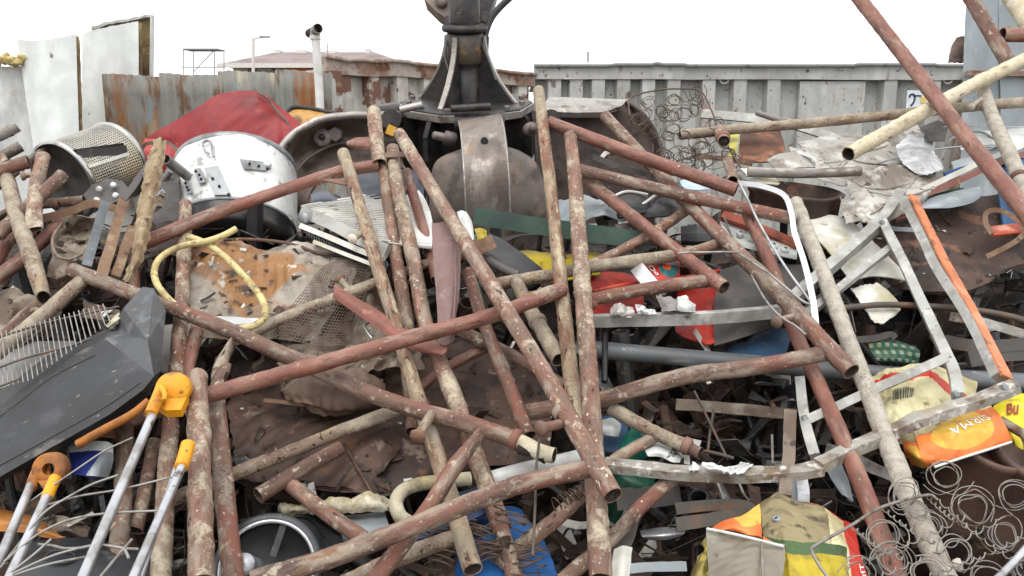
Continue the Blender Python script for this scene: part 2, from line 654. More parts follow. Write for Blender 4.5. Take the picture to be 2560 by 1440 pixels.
def prism(name, pts, th, m, parent=None, lifted=True, smooth=False, push=(0, 0, 0), label=None, axis=None):
    """a plate traced by (x, y, lift) points (or world points), th thick away from the viewer"""
    P = np.array([H(p) for p in pts]) if lifted else np.asarray(pts, float)
    P = P + np.asarray(push, float)
    c = P.mean(0)
    nn = np.zeros(3)
    for i in range(len(P)):
        nn += np.cross(P[i] - c, P[(i + 1) % len(P)] - c)
    nn /= np.linalg.norm(nn) + 1e-9
    if np.dot(nn, CAMV - c) < 0:
        P = P[::-1]
        nn = -nn
    if axis is not None:
        nn = -np.asarray(axis, float)
    k = len(P)
    V = np.concatenate([P, P - nn * th])
    F = [list(range(k)), list(range(2 * k - 1, k - 1, -1))]
    for i in range(k):
        j = (i + 1) % k
        F.append([j, i, i + k, j + k])
    return mk(name, V, F, m, parent, smooth, label=label)


def lathe(prof, c, ax, seg=40, ref=None, a0=0.0, a1=2 * math.pi):
    """revolve (radius, along) points about an axis: V, F"""
    ax = np.asarray(ax, float)
    ax = ax / np.linalg.norm(ax)
    ref = np.array([0, 0, 1.0]) if ref is None else np.asarray(ref, float)
    e1 = ref - ax * np.dot(ref, ax)
    if np.linalg.norm(e1) < 1e-3:
        e1 = np.array([1.0, 0, 0]) - ax * ax[0]
    e1 /= np.linalg.norm(e1)
    e2 = np.cross(ax, e1)
    full = abs(a1 - a0 - 2 * math.pi) < 1e-6
    A = np.linspace(a0, a1, seg + 1)
    if full:
        A = A[:-1]
    k = len(A)
    V = []
    for r, h in prof:
        V.append(np.asarray(c) + ax * h + r * (np.cos(A)[:, None] * e1 + np.sin(A)[:, None] * e2))
    V = np.concatenate(V)
    F = []
    for i in range(len(prof) - 1):
        for j in range(k if full else k - 1):
            a, b = i * k + j, i * k + (j + 1) % k
            F.append([a, b, b + k, a + k])
    return V, F


def boxm(c, s, R=None):
    c = np.asarray(c, float)
    X = np.array([[x, y, z] for x in (-.5, .5) for y in (-.5, .5) for z in (-.5, .5)]) * np.asarray(s, float)
    if R is not None:
        X = X @ np.asarray(R).T
    F = [[0, 1, 3, 2], [4, 6, 7, 5], [0, 4, 5, 1], [2, 3, 7, 6], [0, 2, 6, 4], [1, 5, 7, 3]]
    return X + c, F


def rot(ax, a):
    return np.array(Matrix.Rotation(a, 3, Vector(ax)))


def text_mesh(name, body, m, place, size=1.0, parent=None, shear=0.0, bold=0.0, spacing=1.0):
    """flat lettering; place(x, y) maps letter coordinates (height 1) to world points"""
    cu = bpy.data.curves.new(name, 'FONT')
    cu.body = body
    cu.size = size
    cu.shear = shear
    cu.offset = bold
    cu.space_character = spacing
    cu.resolution_u = 3
    to = bpy.data.objects.new(name, cu)
    COL.objects.link(to)
    bpy.context.view_layer.update()
    me = bpy.data.meshes.new_from_object(to.evaluated_get(bpy.context.evaluated_depsgraph_get()))
    X = np.array([v.co[:] for v in me.vertices])
    Fc = [list(p.vertices) for p in me.polygons]
    bpy.data.objects.remove(to)
    bpy.data.curves.remove(cu)
    V = place(X[:, 0], X[:, 1])
    return mk(name, V, Fc, m, parent, False)
# ================================================================== materials of everything else
M_GROUND = mat('yard_earth', rgb(84, 76, 68), [(rgb(58, 52, 46), 3, .55, .15), (rgb(120, 110, 98), 12, .62, .08)], .95, bump=.8, bscale=30)
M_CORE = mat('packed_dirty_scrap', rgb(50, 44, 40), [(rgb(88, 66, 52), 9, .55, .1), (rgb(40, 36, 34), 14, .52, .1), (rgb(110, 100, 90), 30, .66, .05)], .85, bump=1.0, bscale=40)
M_GREYPAINT = mat('weathered_grey_paint', rgb(180, 180, 176), [(rgb(160, 160, 156), 1.6, .5, .15), (rgb(196, 197, 194), 3, .58, .1, 5, (1, 1, .3)), (rgb(122, 106, 96), 7, .655, .02, 10), (rgb(92, 76, 68), 5, .69, .015, 11), (rgb(86, 82, 80), 34, .645, .025, 8, (1, 1, .5)), (rgb(142, 130, 120), 5, .65, .03, 9, (1, 1, .25))], .75, bump=.25, bscale=30)
M_WHITEFLAKE = mat('flaking_white_paint', rgb(196, 194, 188), [(rgb(160, 154, 146), 5, .52, .12, 6, (1, 1, .4)), (rgb(112, 80, 66), 3.4, .575, .022, 9), (rgb(86, 66, 58), 12, .66, .03, 8)], .8, bump=.4, bscale=40)
M_RUSTRAIL = mat('rusted_rail', rgb(136, 108, 90), [(rgb(168, 158, 148), 5, .5, .1, 7), (rgb(110, 72, 52), 7, .58, .06, 7), (rgb(84, 66, 58), 20, .64, .06)], .8, bump=.4)
M_CORR = mat('rusty_corrugated_iron', rgb(128, 128, 122), [(rgb(142, 98, 62), 2.6, .57, .05, 8, (1, 1, .35)), (rgb(104, 78, 60), 5, .56, .05, 8, (1, 1, .4)), (rgb(124, 140, 146), 5, .62, .05, 7, (1, 1, .5)), (rgb(176, 166, 140), 3.4, .6, .06, 6, (1, 1, .25)), (rgb(92, 148, 164), 14, .72, .03, 5), (rgb(78, 70, 64), 16, .64, .06, 7, (1, 1, .3))], .8, bump=.3)
M_PANEL = mat('white_insulated_panel', rgb(222, 226, 224), [(rgb(204, 208, 206), 3, .55, .12, 6, (1, 1, .2)), (rgb(190, 186, 168), 5, .66, .06, 6, (1, 1, .3)), (rgb(120, 118, 112), 22, .71, .03, 6, (1, 1, .5))], .6, bump=.12, bscale=20)
M_PANELDIRTY = mat('dirty_white_panel', rgb(212, 214, 212), [(rgb(168, 168, 166), 3, .55, .1, 7, (1, 1, .4)), (rgb(110, 108, 106), 10, .64, .05, 7, (1, 1, .5)), (rgb(170, 160, 120), 4, .66, .05)], .7, bump=.2, bscale=20)
M_FOAM = mat('old_insulation_foam', rgb(146, 126, 92), [(rgb(112, 88, 62), 6, .52, .1), (rgb(176, 162, 120), 18, .6, .08)], .95, bump=.8, bscale=50)
M_YFOAM = mat('yellow_foam', rgb(206, 192, 132), [(rgb(170, 150, 96), 16, .53, .06), (rgb(120, 104, 80), 30, .62, .05)], .95, bump=.8, bscale=40)
M_GALV = mat('galvanised_sheet', rgb(160, 168, 172), [(rgb(140, 148, 152), 2, .5, .15, 5, (1, 1, .3)), (rgb(178, 184, 186), 5, .6, .08, 6, (1, 1, .3)), (rgb(112, 92, 80), 9, .71, .03, 8)], .5, .3, bump=.15, bscale=20)
M_WHITEPIPE = mat('white_flue_pipe', rgb(214, 214, 210), [(rgb(176, 170, 158), 6, .6, .08)], .5, bump=.1)
M_ROOF = mat('grey_roof', rgb(140, 128, 126), [(rgb(120, 106, 104), .6, .55, .1)], .9, bump=.1, bscale=4)
M_WALLWHITE = mat('pale_render', rgb(212, 208, 202), [], .9, bump=.1)
M_WALLORANGE = mat('orange_render', rgb(222, 132, 96), [], .9, bump=.1)
M_GLASS = mat('window_glass', rgb(120, 128, 136), [], .2, bump=0)
M_THINSTEEL = mat('far_steel', rgb(160, 160, 160), [], .6, .2, bump=0)

# ================================================================== ground and core of the heap
gx = np.concatenate([[-900, -200, -60], np.linspace(-14, 14, 57), [60, 200, 900]])
gy = np.concatenate([[-300, -40], np.linspace(-6, 14, 41), [60, 200, 1500]])
X, Y = np.meshgrid(gx, gy)
Q = np.stack([X.ravel(), Y.ravel(), np.zeros(X.size)], 1)
Q[:, 2] = (fnoise(Q * .8, 4, 3) - .5) * .06 * (np.abs(Q[:, 0]) < 20) - .02
nx = len(gx)
ii, jj = np.meshgrid(np.arange(len(gy) - 1), np.arange(nx - 1), indexing='ij')
q = (ii * nx + jj).ravel()
g = mk('ground', Q, np.stack([q, q + 1, q + nx + 1, q + nx], 1), M_GROUND)
props(g, kind='structure')

HY = [0.4, 1.0, 1.93, 3.44, 4.3, 5.4, 6.4, 7.0]
HZ = [0.0, .06, .40, 1.36, 1.48, 1.36, .65, 0.0]


def heapz(x, y):
    z = np.interp(y, HY, HZ)
    return z * np.clip((5.2 - np.abs(x)) / 1.6, 0, 1)


hx = np.linspace(-5.2, 5.2, 150)
hy = np.linspace(.4, 7.0, 110)
X, Y = np.meshgrid(hx, hy)
Q = np.stack([X.ravel(), Y.ravel(), np.zeros(X.size)], 1)
hz = heapz(Q[:, 0], Q[:, 1])
Q[:, 2] = hz + (fnoise(Q * 3.0, 8, 4) - .5) * .34 * np.clip(hz / .3, 0, 1) - .03
nx = len(hx)
ii, jj = np.meshgrid(np.arange(len(hy) - 1), np.arange(nx - 1), indexing='ij')
q = (ii * nx + jj).ravel()
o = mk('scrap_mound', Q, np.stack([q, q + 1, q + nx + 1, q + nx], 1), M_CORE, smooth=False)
props(o, kind='structure')

# small mixed scrap that fills the gaps: too many and too small to count
FR = {
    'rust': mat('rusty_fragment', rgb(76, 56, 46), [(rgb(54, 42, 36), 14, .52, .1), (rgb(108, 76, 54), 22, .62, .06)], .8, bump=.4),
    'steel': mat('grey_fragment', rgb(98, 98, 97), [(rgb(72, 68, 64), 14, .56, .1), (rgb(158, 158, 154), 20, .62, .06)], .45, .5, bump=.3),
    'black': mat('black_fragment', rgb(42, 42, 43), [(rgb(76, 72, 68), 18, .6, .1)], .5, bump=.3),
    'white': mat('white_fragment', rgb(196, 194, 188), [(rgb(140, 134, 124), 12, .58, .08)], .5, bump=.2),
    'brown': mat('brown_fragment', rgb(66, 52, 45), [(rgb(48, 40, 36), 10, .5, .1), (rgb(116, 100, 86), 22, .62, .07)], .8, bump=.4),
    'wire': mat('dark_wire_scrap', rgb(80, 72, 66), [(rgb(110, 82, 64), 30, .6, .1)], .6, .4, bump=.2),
}


def frag_strip(r, c):
    L, w, t = r.uniform(.06, .34), r.uniform(.012, .06), .003
    k = 5
    bend = r.uniform(-1.6, 1.6)
    P = []
    a = 0
    p = np.zeros(3)
    for i in range(k):
        P.append(p.copy())
        p = p + np.array([math.cos(a), 0, math.sin(a)]) * L / k
        a += bend / k + r.uniform(-.2, .2)
    P = np.array(P)
    V = np.concatenate([P + [0, -w / 2, 0], P + [0, w / 2, 0]])
    F = [[i, i + 1, k + i + 1, k + i] for i in range(k - 1)]
    V2 = V + np.array([0, 0, -t])
    F2 = [[a + 2 * k for a in f[::-1]] for f in F]
    S = [[k + i, k + i + 1, 3 * k + i + 1, 3 * k + i] for i in range(k - 1)] + [[i + 1, i, 2 * k + i, 2 * k + i + 1] for i in range(k - 1)] + [[0, k, 3 * k, 2 * k], [2 * k - 1, k - 1, 3 * k - 1, 4 * k - 1]]
    return np.concatenate([V, V2]), F + F2 + S


def frag_plate(r, c):
    n = r.randint(4, 6)
    R = r.uniform(.03, .12)
    A = sorted(r.uniform(0, 6.28) for _ in range(n))
    P = np.array([[R * r.uniform(.6, 1.2) * math.cos(a), R * r.uniform(.4, 1) * math.sin(a), r.uniform(-.25, .25) * R] for a in A])
    V = np.concatenate([P, P - [0, 0, .004]])
    F = [list(range(n)), list(range(2 * n - 1, n - 1, -1))] + [[(i + 1) % n, i, i + n, (i + 1) % n + n] for i in range(n)]
    return V, F


def frag_tube(r, c):
    R, L = r.uniform(.004, .024), r.uniform(.08, .4)
    V, F = lathe([(R * .8, 0), (R, 0), (R, L), (R * .8, L), (R * .8, L * .5), (0.001, L * .5)], (0, 0, -L / 2), (0, 0, 1), 9)
    return V, F


def frag_wire(r, c):
    k = 8
    P = [np.zeros(3)]
    d = np.array([1.0, 0, 0])
    for i in range(k):
        d = d + np.array([r.uniform(-.5, .5) for _ in range(3)])
        d /= np.linalg.norm(d)
        P.append(P[-1] + d * r.uniform(.03, .07))
    P = np.array(P)
    P -= P.mean(0)
    V, F, *_ = tube(catmull(P, 22), r.uniform(.0015, .003), 5, 0, False, False, False, dents=False, face=(.3, .2, .9))
    return V, [list(f) for f in F]


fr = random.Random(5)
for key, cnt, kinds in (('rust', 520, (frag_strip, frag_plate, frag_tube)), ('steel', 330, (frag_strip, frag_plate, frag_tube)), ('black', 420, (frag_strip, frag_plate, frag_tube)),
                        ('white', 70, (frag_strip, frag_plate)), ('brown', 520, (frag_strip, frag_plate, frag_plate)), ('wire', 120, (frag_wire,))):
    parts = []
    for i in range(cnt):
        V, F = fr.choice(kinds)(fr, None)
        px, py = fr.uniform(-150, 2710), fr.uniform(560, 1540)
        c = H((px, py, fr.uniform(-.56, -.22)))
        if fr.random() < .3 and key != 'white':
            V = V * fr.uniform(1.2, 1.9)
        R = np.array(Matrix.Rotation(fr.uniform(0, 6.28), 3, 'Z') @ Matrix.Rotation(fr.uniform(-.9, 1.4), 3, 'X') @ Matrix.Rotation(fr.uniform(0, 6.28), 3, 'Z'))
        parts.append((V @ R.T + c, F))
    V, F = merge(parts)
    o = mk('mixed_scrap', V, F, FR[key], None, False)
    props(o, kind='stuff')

# ================================================================== behind the heap
# grey container
YC = 8.0
t = thing('grey_container', 'long weathered grey ribbed steel container behind the heap', 'container', (3.0, YC, 0))
xa, xb = PY(1335, 165, YC)[0], PY(2424, 165, YC)[0]
zt = PY(1900, 163, YC)[2]
V, F = boxm(((xa + xb) / 2, YC + .13, zt / 2), (xb - xa, .02, zt - .02))
mk('wall', V, F, M_GREYPAINT, t, False)
V, F = boxm(((xa + xb) / 2, YC + 1.2, zt - .1), (xb - xa, 2.2, .03))
mk('roof', V, F, M_GREYPAINT, t, False)
# top rail with a dented upper edge
kx = 80
P = np.stack([np.linspace(xa, xb, kx), np.full(kx, YC), np.full(kx, zt)], 1)
P[:, 2] += (fnoise(P * 1.7, 3, 2) - .5) * .03
P[:, 1] += (fnoise(P * 2.3, 7, 2) - .5) * .025
sweep('top_rail', [(-.005, -.09), (.135, -.09), (.135, 0), (-.005, 0)], P, M_GREYPAINT, t, lifted=False, n=kx, face=(0, -1, 0))
wave = np.linspace(xa, xb, 120)
P = np.stack([wave, np.full(120, YC - .028), np.full(120, zt - .008)], 1)
P[:, 2] += np.round(fnoise(P * np.array([1.4, 1, 1]), 5, 2) * 3) * .010 - .012
sweep('lip', box_prof(.034, .016), P, mat('dull_grey_lip', rgb(120, 122, 122), [(rgb(92, 88, 84), 12, .6, .08)], .8), t, lifted=False, n=120, face=(0, -1, 0), smooth=True)
rib_px = [1386, 1440, 1495, 1558, 1620, 1683, 1705 + 65, 1770 + 78, 1930, 2060 + 0, 2228, 2310, 2390]
for x in rib_px[:8] + [1932, 2222, 2330]:
    X0 = PY(x, 300, YC)[0]
    w = .062
    pr = [(X0 - w - .02, .03), (X0 - w, -.075), (X0 + w, -.075), (X0 + w + .02, .03)]
    V = np.array([[a, YC + .09 + b, z] for z in (0.05, zt - .13) for a, b in pr])
    mk('rib', V, [[0, 1, 5, 4], [1, 2, 6, 5], [2, 3, 7, 6], [3, 0, 4, 7], [3, 2, 1, 0], [4, 5, 6, 7]], M_GREYPAINT, t, False)
a, b = PY(1997, 300, YC)[0], PY(2160, 300, YC)[0]
V, F = boxm(((a + b) / 2, YC + .085, zt / 2 - .08), (b - a, .12, zt - .14))
mk('flat_panel', V, F, M_GREYPAINT, t, False)
xs = PY(2400, 300, YC)[0]
V, F = boxm((xs + .05, YC - .02, zt / 2 - .06), (.11, .2, zt - .02))
mk('corner_post', V, F, M_RUSTRAIL, t, False)
for x in (1811, 2370):
    c = PY(x, 196, YC + .03)
    A = np.linspace(math.pi, 2 * math.pi, 14)
    P = np.stack([c[0] + .045 * np.cos(A), np.full(14, c[1]), c[2] + .05 * np.sin(A)], 1)
    V, F, uv, C, fm = tube(P, .011, 7, 0, False, False, False, dents=False, face=(0, -1, 0))
    mk('lashing_ring', V, F, M_GREYPAINT, t)
# a torn notice on the container
sg = thing('torn_poster', 'torn white poster with dark blue swirl and yellow spot on the grey container', 'poster', PY(2300, 250, YC - .04))
V, F = boxm(PY(2297, 252, YC - .03), (.24, .004, .2))
mk('paper', V, F, mat('poster_paper', rgb(214, 222, 226), [(rgb(180, 186, 190), 14, .6, .08)], .7, bump=.1), sg, False)
Mblue = mat('dark_blue_ink', rgb(52, 66, 92), [], .7, bump=0)
c0 = PY(2274, 245, YC - .04)
P = np.array([PY(x, y, YC - .036) for x, y in ((2274, 244), (2276, 237), (2284, 236), (2287, 245), (2284, 256), (2277, 265))])
sweep('figure', box_prof(.018, .003), P, Mblue, sg, lifted=False, n=20, face=(0, -1, 0))
P = np.array([PY(x, y, YC - .036) for x, y in ((2286, 240), (2294, 239), (2304, 240))])
sweep('figure', box_prof(.014, .003), P, Mblue, sg, lifted=False, n=8, face=(0, -1, 0))
V, F = boxm(PY(2309, 250, YC - .036), (.055, .004, .06))
mk('spot', V, F, mat('yellow_ink', rgb(226, 202, 110), [(rgb(160, 120, 60), 40, .6, .06)], .7, bump=0), sg, False)
V, F = boxm(PY(2322, 259, YC - .0345), (.06, .003, .024))
mk('figure', V, F, Mblue, sg, False)

# rusty white container, turned a little
zl = PY(1335, 184, YC)[2]
e1 = PY(815, 140, 1)
Yl = (zl - CAM_Z) / ((PY(815, 142, 1.0)[2] - CAM_Z))
pL, pR = PY(815, 142, Yl), PY(1338, 184, YC)
dL = (pR - pL)
lenL = np.linalg.norm(dL[:2])
ex = np.array([dL[0], dL[1], 0]) / lenL
ey = np.array([-ex[1], ex[0], 0])
RL = np.stack([ex, ey, np.array([0, 0, 1.0])], 1)
t = thing('flaking_container', 'shorter container with flaking white paint and rusty top rail left of the claw', 'container', (pL[0], pL[1], 0))
org = np.array([pL[0], pL[1], 0])


def LB(cx, cy, cz, sx, sy, sz):
    V, F = boxm((0, 0, 0), (sx, sy, sz))
    return (V + np.array([cx, cy, cz])) @ RL.T + org, F


V, F = LB(lenL / 2, .10, zl / 2, lenL, .02, zl - .02)
mk('wall', V, F, M_WHITEFLAKE, t, False)
V, F = LB(lenL / 2, 1.2, zl - .1, lenL, 2.2, .03)
mk('roof', V, F, M_WHITEFLAKE, t, False)
P = np.array([org + ex * s + np.array([0, 0, zl]) for s in np.linspace(0, lenL, 60)])
P[:, 2] += (fnoise(P * 2.2, 13, 2) - .5) * .035
sweep('top_rail', [(-.005, -.09), (.12, -.09), (.12, 0), (-.005, 0)], P, M_RUSTRAIL, t, lifted=False, n=60, face=-ey)
P2 = P + np.array([0, 0, -.004]) - ey * .02
P2[:, 2] += np.round(fnoise(P * 1.9, 23, 2) * 3) * .009 - .012
sweep('lip', box_prof(.03, .016), P2, M_RUSTRAIL, t, lifted=False, n=60, face=-ey, smooth=True)
for s in np.arange(.17, lenL, .28):
    w = .055
    pr = [(s - w - .022, .09), (s - w, .015), (s + w, .015), (s + w + .022, .09)]
    V = np.array([[a, b, z] for z in (0.05, zl - .11) for a, b in pr]) @ RL.T + org
    mk('rib', V, [[0, 1, 5, 4], [1, 2, 6, 5], [2, 3, 7, 6], [3, 0, 4, 7], [3, 2, 1, 0], [4, 5, 6, 7]], M_WHITEFLAKE, t, False)
V, F = LB(.03, -.01, zl / 2 - .06, .10, .16, zl - .1)
mk('corner_post', V, F, M_WHITEFLAKE, t, False)
V, F = LB(.052, -.094, zl - .24, .05, .012, .1)
mk('lock_plate', V, F, M_RUSTRAIL, t, False)

# corrugated fence
YF = 6.15
f = thing('corrugated_fence', 'rust streaked corrugated iron fence between white panels and container', 'fence', (-2.2, YF, 0))
edges = [255, 400, 545, 690, 818]
for i in range(4):
    x0, x1 = PY(edges[i], 200, YF)[0], PY(edges[i + 1], 200, YF)[0] + .03
    z1 = PY(edges[i], (186, 184, 181, 181)[i], YF)[2]
    nu = 90
    U = np.linspace(x0, x1, nu)
    yy = YF - .006 * (i % 2) + (.007) * np.sin((U - x0) / .066 * 2 * math.pi)
    zs = np.linspace(0.6, 1, 8)
    top = z1 + (fnoise(np.stack([U * 3, U * 0, U * 0 + i], 1), 3, 3) - .5) * .06 + .003 * np.sin((U - x0) / .066 * 2 * math.pi)
    V = np.array([[U[k], yy[k] + (vnoise(np.array([[U[k] * 4, s * 5, i]]), 4)[0] - .5) * .02, top[k] * s] for s in zs for k in range(nu)])
    V2 = V + [0, .003, 0]
    a, b = np.meshgrid(np.arange(len(zs) - 1), np.arange(nu - 1), indexing='ij')
    q = (a * nu + b).ravel()
    F1 = np.stack([q, q + 1, q + nu + 1, q + nu], 1)
    m0 = len(V)
    tp = (len(zs) - 1) * nu + np.arange(nu - 1)
    F = np.concatenate([F1, F1[:, ::-1] + m0, np.stack([tp, tp + 1, tp + 1 + m0, tp + m0], 1)])
    mk('iron_sheet', np.concatenate([V, V2]), F, M_CORR, f, True)
V, F = boxm((PY(535, 200, YF)[0], YF + .05, 1.1), (PY(815, 200, YF)[0] - PY(255, 200, YF)[0], .05, .05))
mk('rail', V, F, M_RUSTRAIL, f, False)

# white insulated panels
def slab(name, label, quad, Y, tk, face_m, curve=0.0, core=True, lean=0.0, crumple=.012, seed=1, top=0.0):
    """quad: TL, TR, BR, BL in the photograph, standing at distance Y"""
    TL, TR, BR, BL = [PY(x, y, Y + (lean if k < 2 else 0)) for k, (x, y) in enumerate(quad)]
    t = thing(name, label, 'panel', (BL + BR) / 2)
    rows = []
    for v in np.linspace(0, 1, 4):
        r = []
        for u in (0, .33, .66, 1):
            p = (TL * (1 - u) + TR * u) * (1 - v) + (BL * (1 - u) + BR * u) * v
            p = p + np.array([0, -curve * math.sin(u * math.pi), top * math.sin(u * math.pi) * (1 - v)])
            r.append(p)
        rows.append(r)
    sheet('face', rows, face_m, t, .003, (30, 40), crumple, 2.2, seed, lifted=False, ridge=False, jag=.006)
    if core:
        rows2 = [[p + np.array([0, .006 + tk * .5, 0]) for p in r] for r in rows]
        sheet('foam_core', rows2, M_FOAM, t, tk * .8, (16, 40), crumple * 1.2, 3.2, seed + 1, lifted=False, ridge=False, jag=.02, fine=.02)
    return t


slab('insulated_panel', 'dirty white panel at far left with yellow foam on its top', [(-60, 168), (62, 165), (112, 640), (-60, 640)], 5.7, .06, M_PANELDIRTY, .02, seed=3)
slab('insulated_panel', 'bent white panel leaning left, second in the row', [(43, 98), (190, 84), (207, 620), (118, 620)], 5.55, .06, M_PANEL, .05, seed=5, lean=.12, top=-.03)
slab('insulated_panel', 'upright white panel with brown foam edge beside the corrugated fence', [(206, 82), (346, 52), (352, 640), (200, 640)], 6.28, .06, M_PANEL, .03, seed=8)
t = slab('rusty_back_panel', 'brown rusted panel standing tallest behind the white panels', [(230, 66), (381, 38), (377, 420), (228, 420)], 6.45, .05, M_FOAM, 0, core=False, crumple=.03, seed=12)
P = np.array([PY(x, y, 6.42) for x, y in ((381, 39), (380, 120), (377, 300))])
sweep('edge_trim', box_prof(.012, .05), P, M_PANELDIRTY, t, lifted=False, n=10, face=(0, -1, 0))
P = np.array([PY(x, y, 6.42) for x, y in ((232, 72), (290, 56), (381, 40))])
sweep('edge_trim', box_prof(.018, .05), P, M_GREYPAINT, t, lifted=False, n=14, face=(0, -1, 0), rough=.01)
yb = PY(28, 150, 5.62)
parts = []
for k in range(9):
    c = yb + np.array([rnd.uniform(-.14, .09), rnd.uniform(-.02, .03), rnd.uniform(-.015, .015)])
    V, F = lathe([(.001, -.022), (.03, -.014), (.04, .004), (.026, .018), (.001, .022)], c, (rnd.uniform(-1, 1), rnd.uniform(-1, 1), 1), 9)
    V = V + (np.stack([fnoise(V * 20 + 7 * i, i, 2) for i in range(3)], 1) - .5) * .04
    parts.append((V, F))
V, F = merge(parts)
props(mk('foam_lump', V, F, M_YFOAM), 'torn yellow foam lump on top of the leftmost panel', 'foam')

# white flue pipe with elbow
t = thing('flue_pipe', 'white metal flue pipe with elbow rising behind the fence', 'pipe', PY(800, 300, 5.95))
P = np.array([PY(x, y, 6.0) for x, y in ((803, 420), (800, 270), (795, 180), (790, 110), (788, 94))])
V, F, uv, C, fm = tube(catmull(P, 30), .031, 16, 0, False, False, False)
mk('pipe', V, F, M_WHITEPIPE, t, True, uv, C)
P = np.array([PY(x, y, 6.0) for x, y in ((788, 92), (788, 82), (791, 76), (797, 74))]) + np.array([[0, 0, 0], [0, 0, 0], [0, -.02, 0], [.01, -.06, 0]])
V, F, uv, C, fm = tube(catmull(P, 16), .036, 16, 0, False, True, True)
mk('elbow', V, F, [mat('grey_elbow', rgb(150, 146, 140), [(rgb(110, 96, 84), 12, .6, .08)], .5), INNER], t, True, uv, C, fm)
V, F = lathe([(.040, -.012), (.040, .012)], PY(788, 94, 6.0), (0, 0, 1), 16)
mk('collar', V, F, M_WHITEPIPE, t)

# right: tall galvanised hoarding with a rusty beam
YR = 6.0
t = thing('metal_hoarding', 'tall blue grey sheet metal hoarding at the right edge of the yard', 'hoarding', PY(2520, 400, YR))
cols = [2405, 2500, 2600, 2720]
for i in range(3):
    a, b = cols[i], cols[i + 1]
    tl = [PY(2424, -60, YR), PY(b, -60, YR)] if i == 0 else [PY(a, -60, YR - .012 * (i % 2)), PY(b, -60, YR - .012 * (i % 2))]
    ml = [PY(2410, 110, YR), PY(b, 110, YR)] if i == 0 else [PY(a, 110, YR - .012 * (i % 2)), PY(b, 110, YR - .012 * (i % 2))]
    bl = [PY(2398, 620, YR), PY(b, 620, YR)] if i == 0 else [PY(a, 620, YR - .012 * (i % 2)), PY(b, 620, YR - .012 * (i % 2))]
    rows = [[p[0], (p[0] * 2 + p[1]) / 3, (p[0] + p[1] * 2) / 3, p[1] + np.array([.02, 0, 0])] for p in (tl, ml, bl)]
    sheet('hoarding_sheet', rows, M_GALV, t, .004, (30, 30), .02, 2.5, 3 + i, lifted=False, ridge=False, jag=.01 if i == 0 else 0)
P = np.array([PY(x, y, YR - .05) for x, y in ((2418, 183), (2640, 186))])
sweep('rusty_beam', box_prof(.035, .05), P, M_RUSTRAIL, t, lifted=False, n=6, face=(0, -1, 0))
rows = [[PY(x, y, 6.1) for x, y in r] for r in (((2392, 92), (2404, 90), (2416, 88)), ((2372, 122), (2390, 120), (2410, 118)), ((2362, 160), (2385, 160), (2408, 160)))]
o, _ = sheet('torn_brown_sheet', rows, mat('torn_brown', rgb(122, 104, 94), [(rgb(84, 70, 64), 8, .52, .1)], .8), None, .004, (14, 16), .05, 6, 4, lifted=False, jag=.08)
props(o, 'small torn brown sheet sticking out beside the blue grey hoarding', 'sheet metal')

# the house, scaffold tower, lamp and masts beyond the yard
D = 42.0
h = thing('house', 'low house with grey hipped roof and orange wall far behind the fence', 'house', PY(720, 300, D) * np.array([1, 1, 0]))
xl, xr = PY(580, 180, D)[0], PY(1010, 180, D)[0]
ze = PY(700, 166, D)[2]
zr = PY(700, 128, D)[2]
V, F = boxm(((xl + xr) / 2, D + 4, ze / 2), (xr - xl, 7.6, ze))
mk('wall', V, F, M_WALLWHITE, h, False)
a, b = PY(712, 180, D)[0], PY(812, 180, D)[0]
V, F = boxm(((a + b) / 2, D + .17, ze - .95), (b - a, .06, 1.9))
mk('wall_panel', V, F, M_WALLORANGE, h, False)
x0, x1 = PY(553, 165, D)[0], PY(1030, 165, D)[0]
ridge0, ridge1 = PY(690, 130, D + 4)[0], PY(935, 130, D + 4)[0]
zr = PY(760, 130, D + 4)[2]
zd = ze + .04
V = [(x0, D - .6, zd), (x1, D - .6, zd), (x1, D + 8.6, zd), (x0, D + 8.6, zd), (ridge0, D + 4, zr), (ridge1, D + 4, zr)]
rf = mk('roof', V, [[0, 1, 5, 4], [2, 3, 4, 5], [1, 2, 5], [3, 0, 4], [3, 2, 1, 0]], M_ROOF, h, False)
V, F = boxm(((x0 + x1) / 2, D - .62, zd - .05), (x1 - x0, .06, .22))
mk('fascia', V, F, M_WALLWHITE, h, False)
for x, w, zz in ((697, 13, 126), (757, 26, 127), (828, 26, 128), (921, 12, 124)):
    p = PY(x, zz, D + 4)
    V, F = boxm((p[0], D + 4, p[2] - .6), (w / FPX * (D + 4), .8, 1.2))
    mk('chimney', V, F, M_WALLWHITE, rf, False)
for x, w in ((668, 34), (693, 26), (628, 20)):
    p = PY(x, 176, D)
    V, F = boxm((p[0], D + .16, p[2] - .5), (w / FPX * D, .08, 1.2))
    wn = mk('window', V, F, M_WALLWHITE if x != 628 else M_ROOF, h, False)
    V, F = boxm((p[0], D + .11, p[2] - .5), (w / FPX * D * .8, .04, 1.0))
    mk('pane', V, F, M_GLASS, wn, False)
D = 30.0
s = thing('scaffold_tower', 'thin pale scaffold frame standing far off beside the house', 'scaffold', PY(510, 300, D) * np.array([1, 1, 0]))


def bar(name, a, b, r, m, par, Y):
    P = np.array([PY(a[0], a[1], Y + (a[2] if len(a) > 2 else 0)), PY(b[0], b[1], Y + (b[2] if len(b) > 2 else 0))])
    V, F, uv, C, fm = tube(P, r, 7, 0, False, False, False, dents=False, face=(0.2, -1, 0.1))
    return mk(name, V, F, m, par)


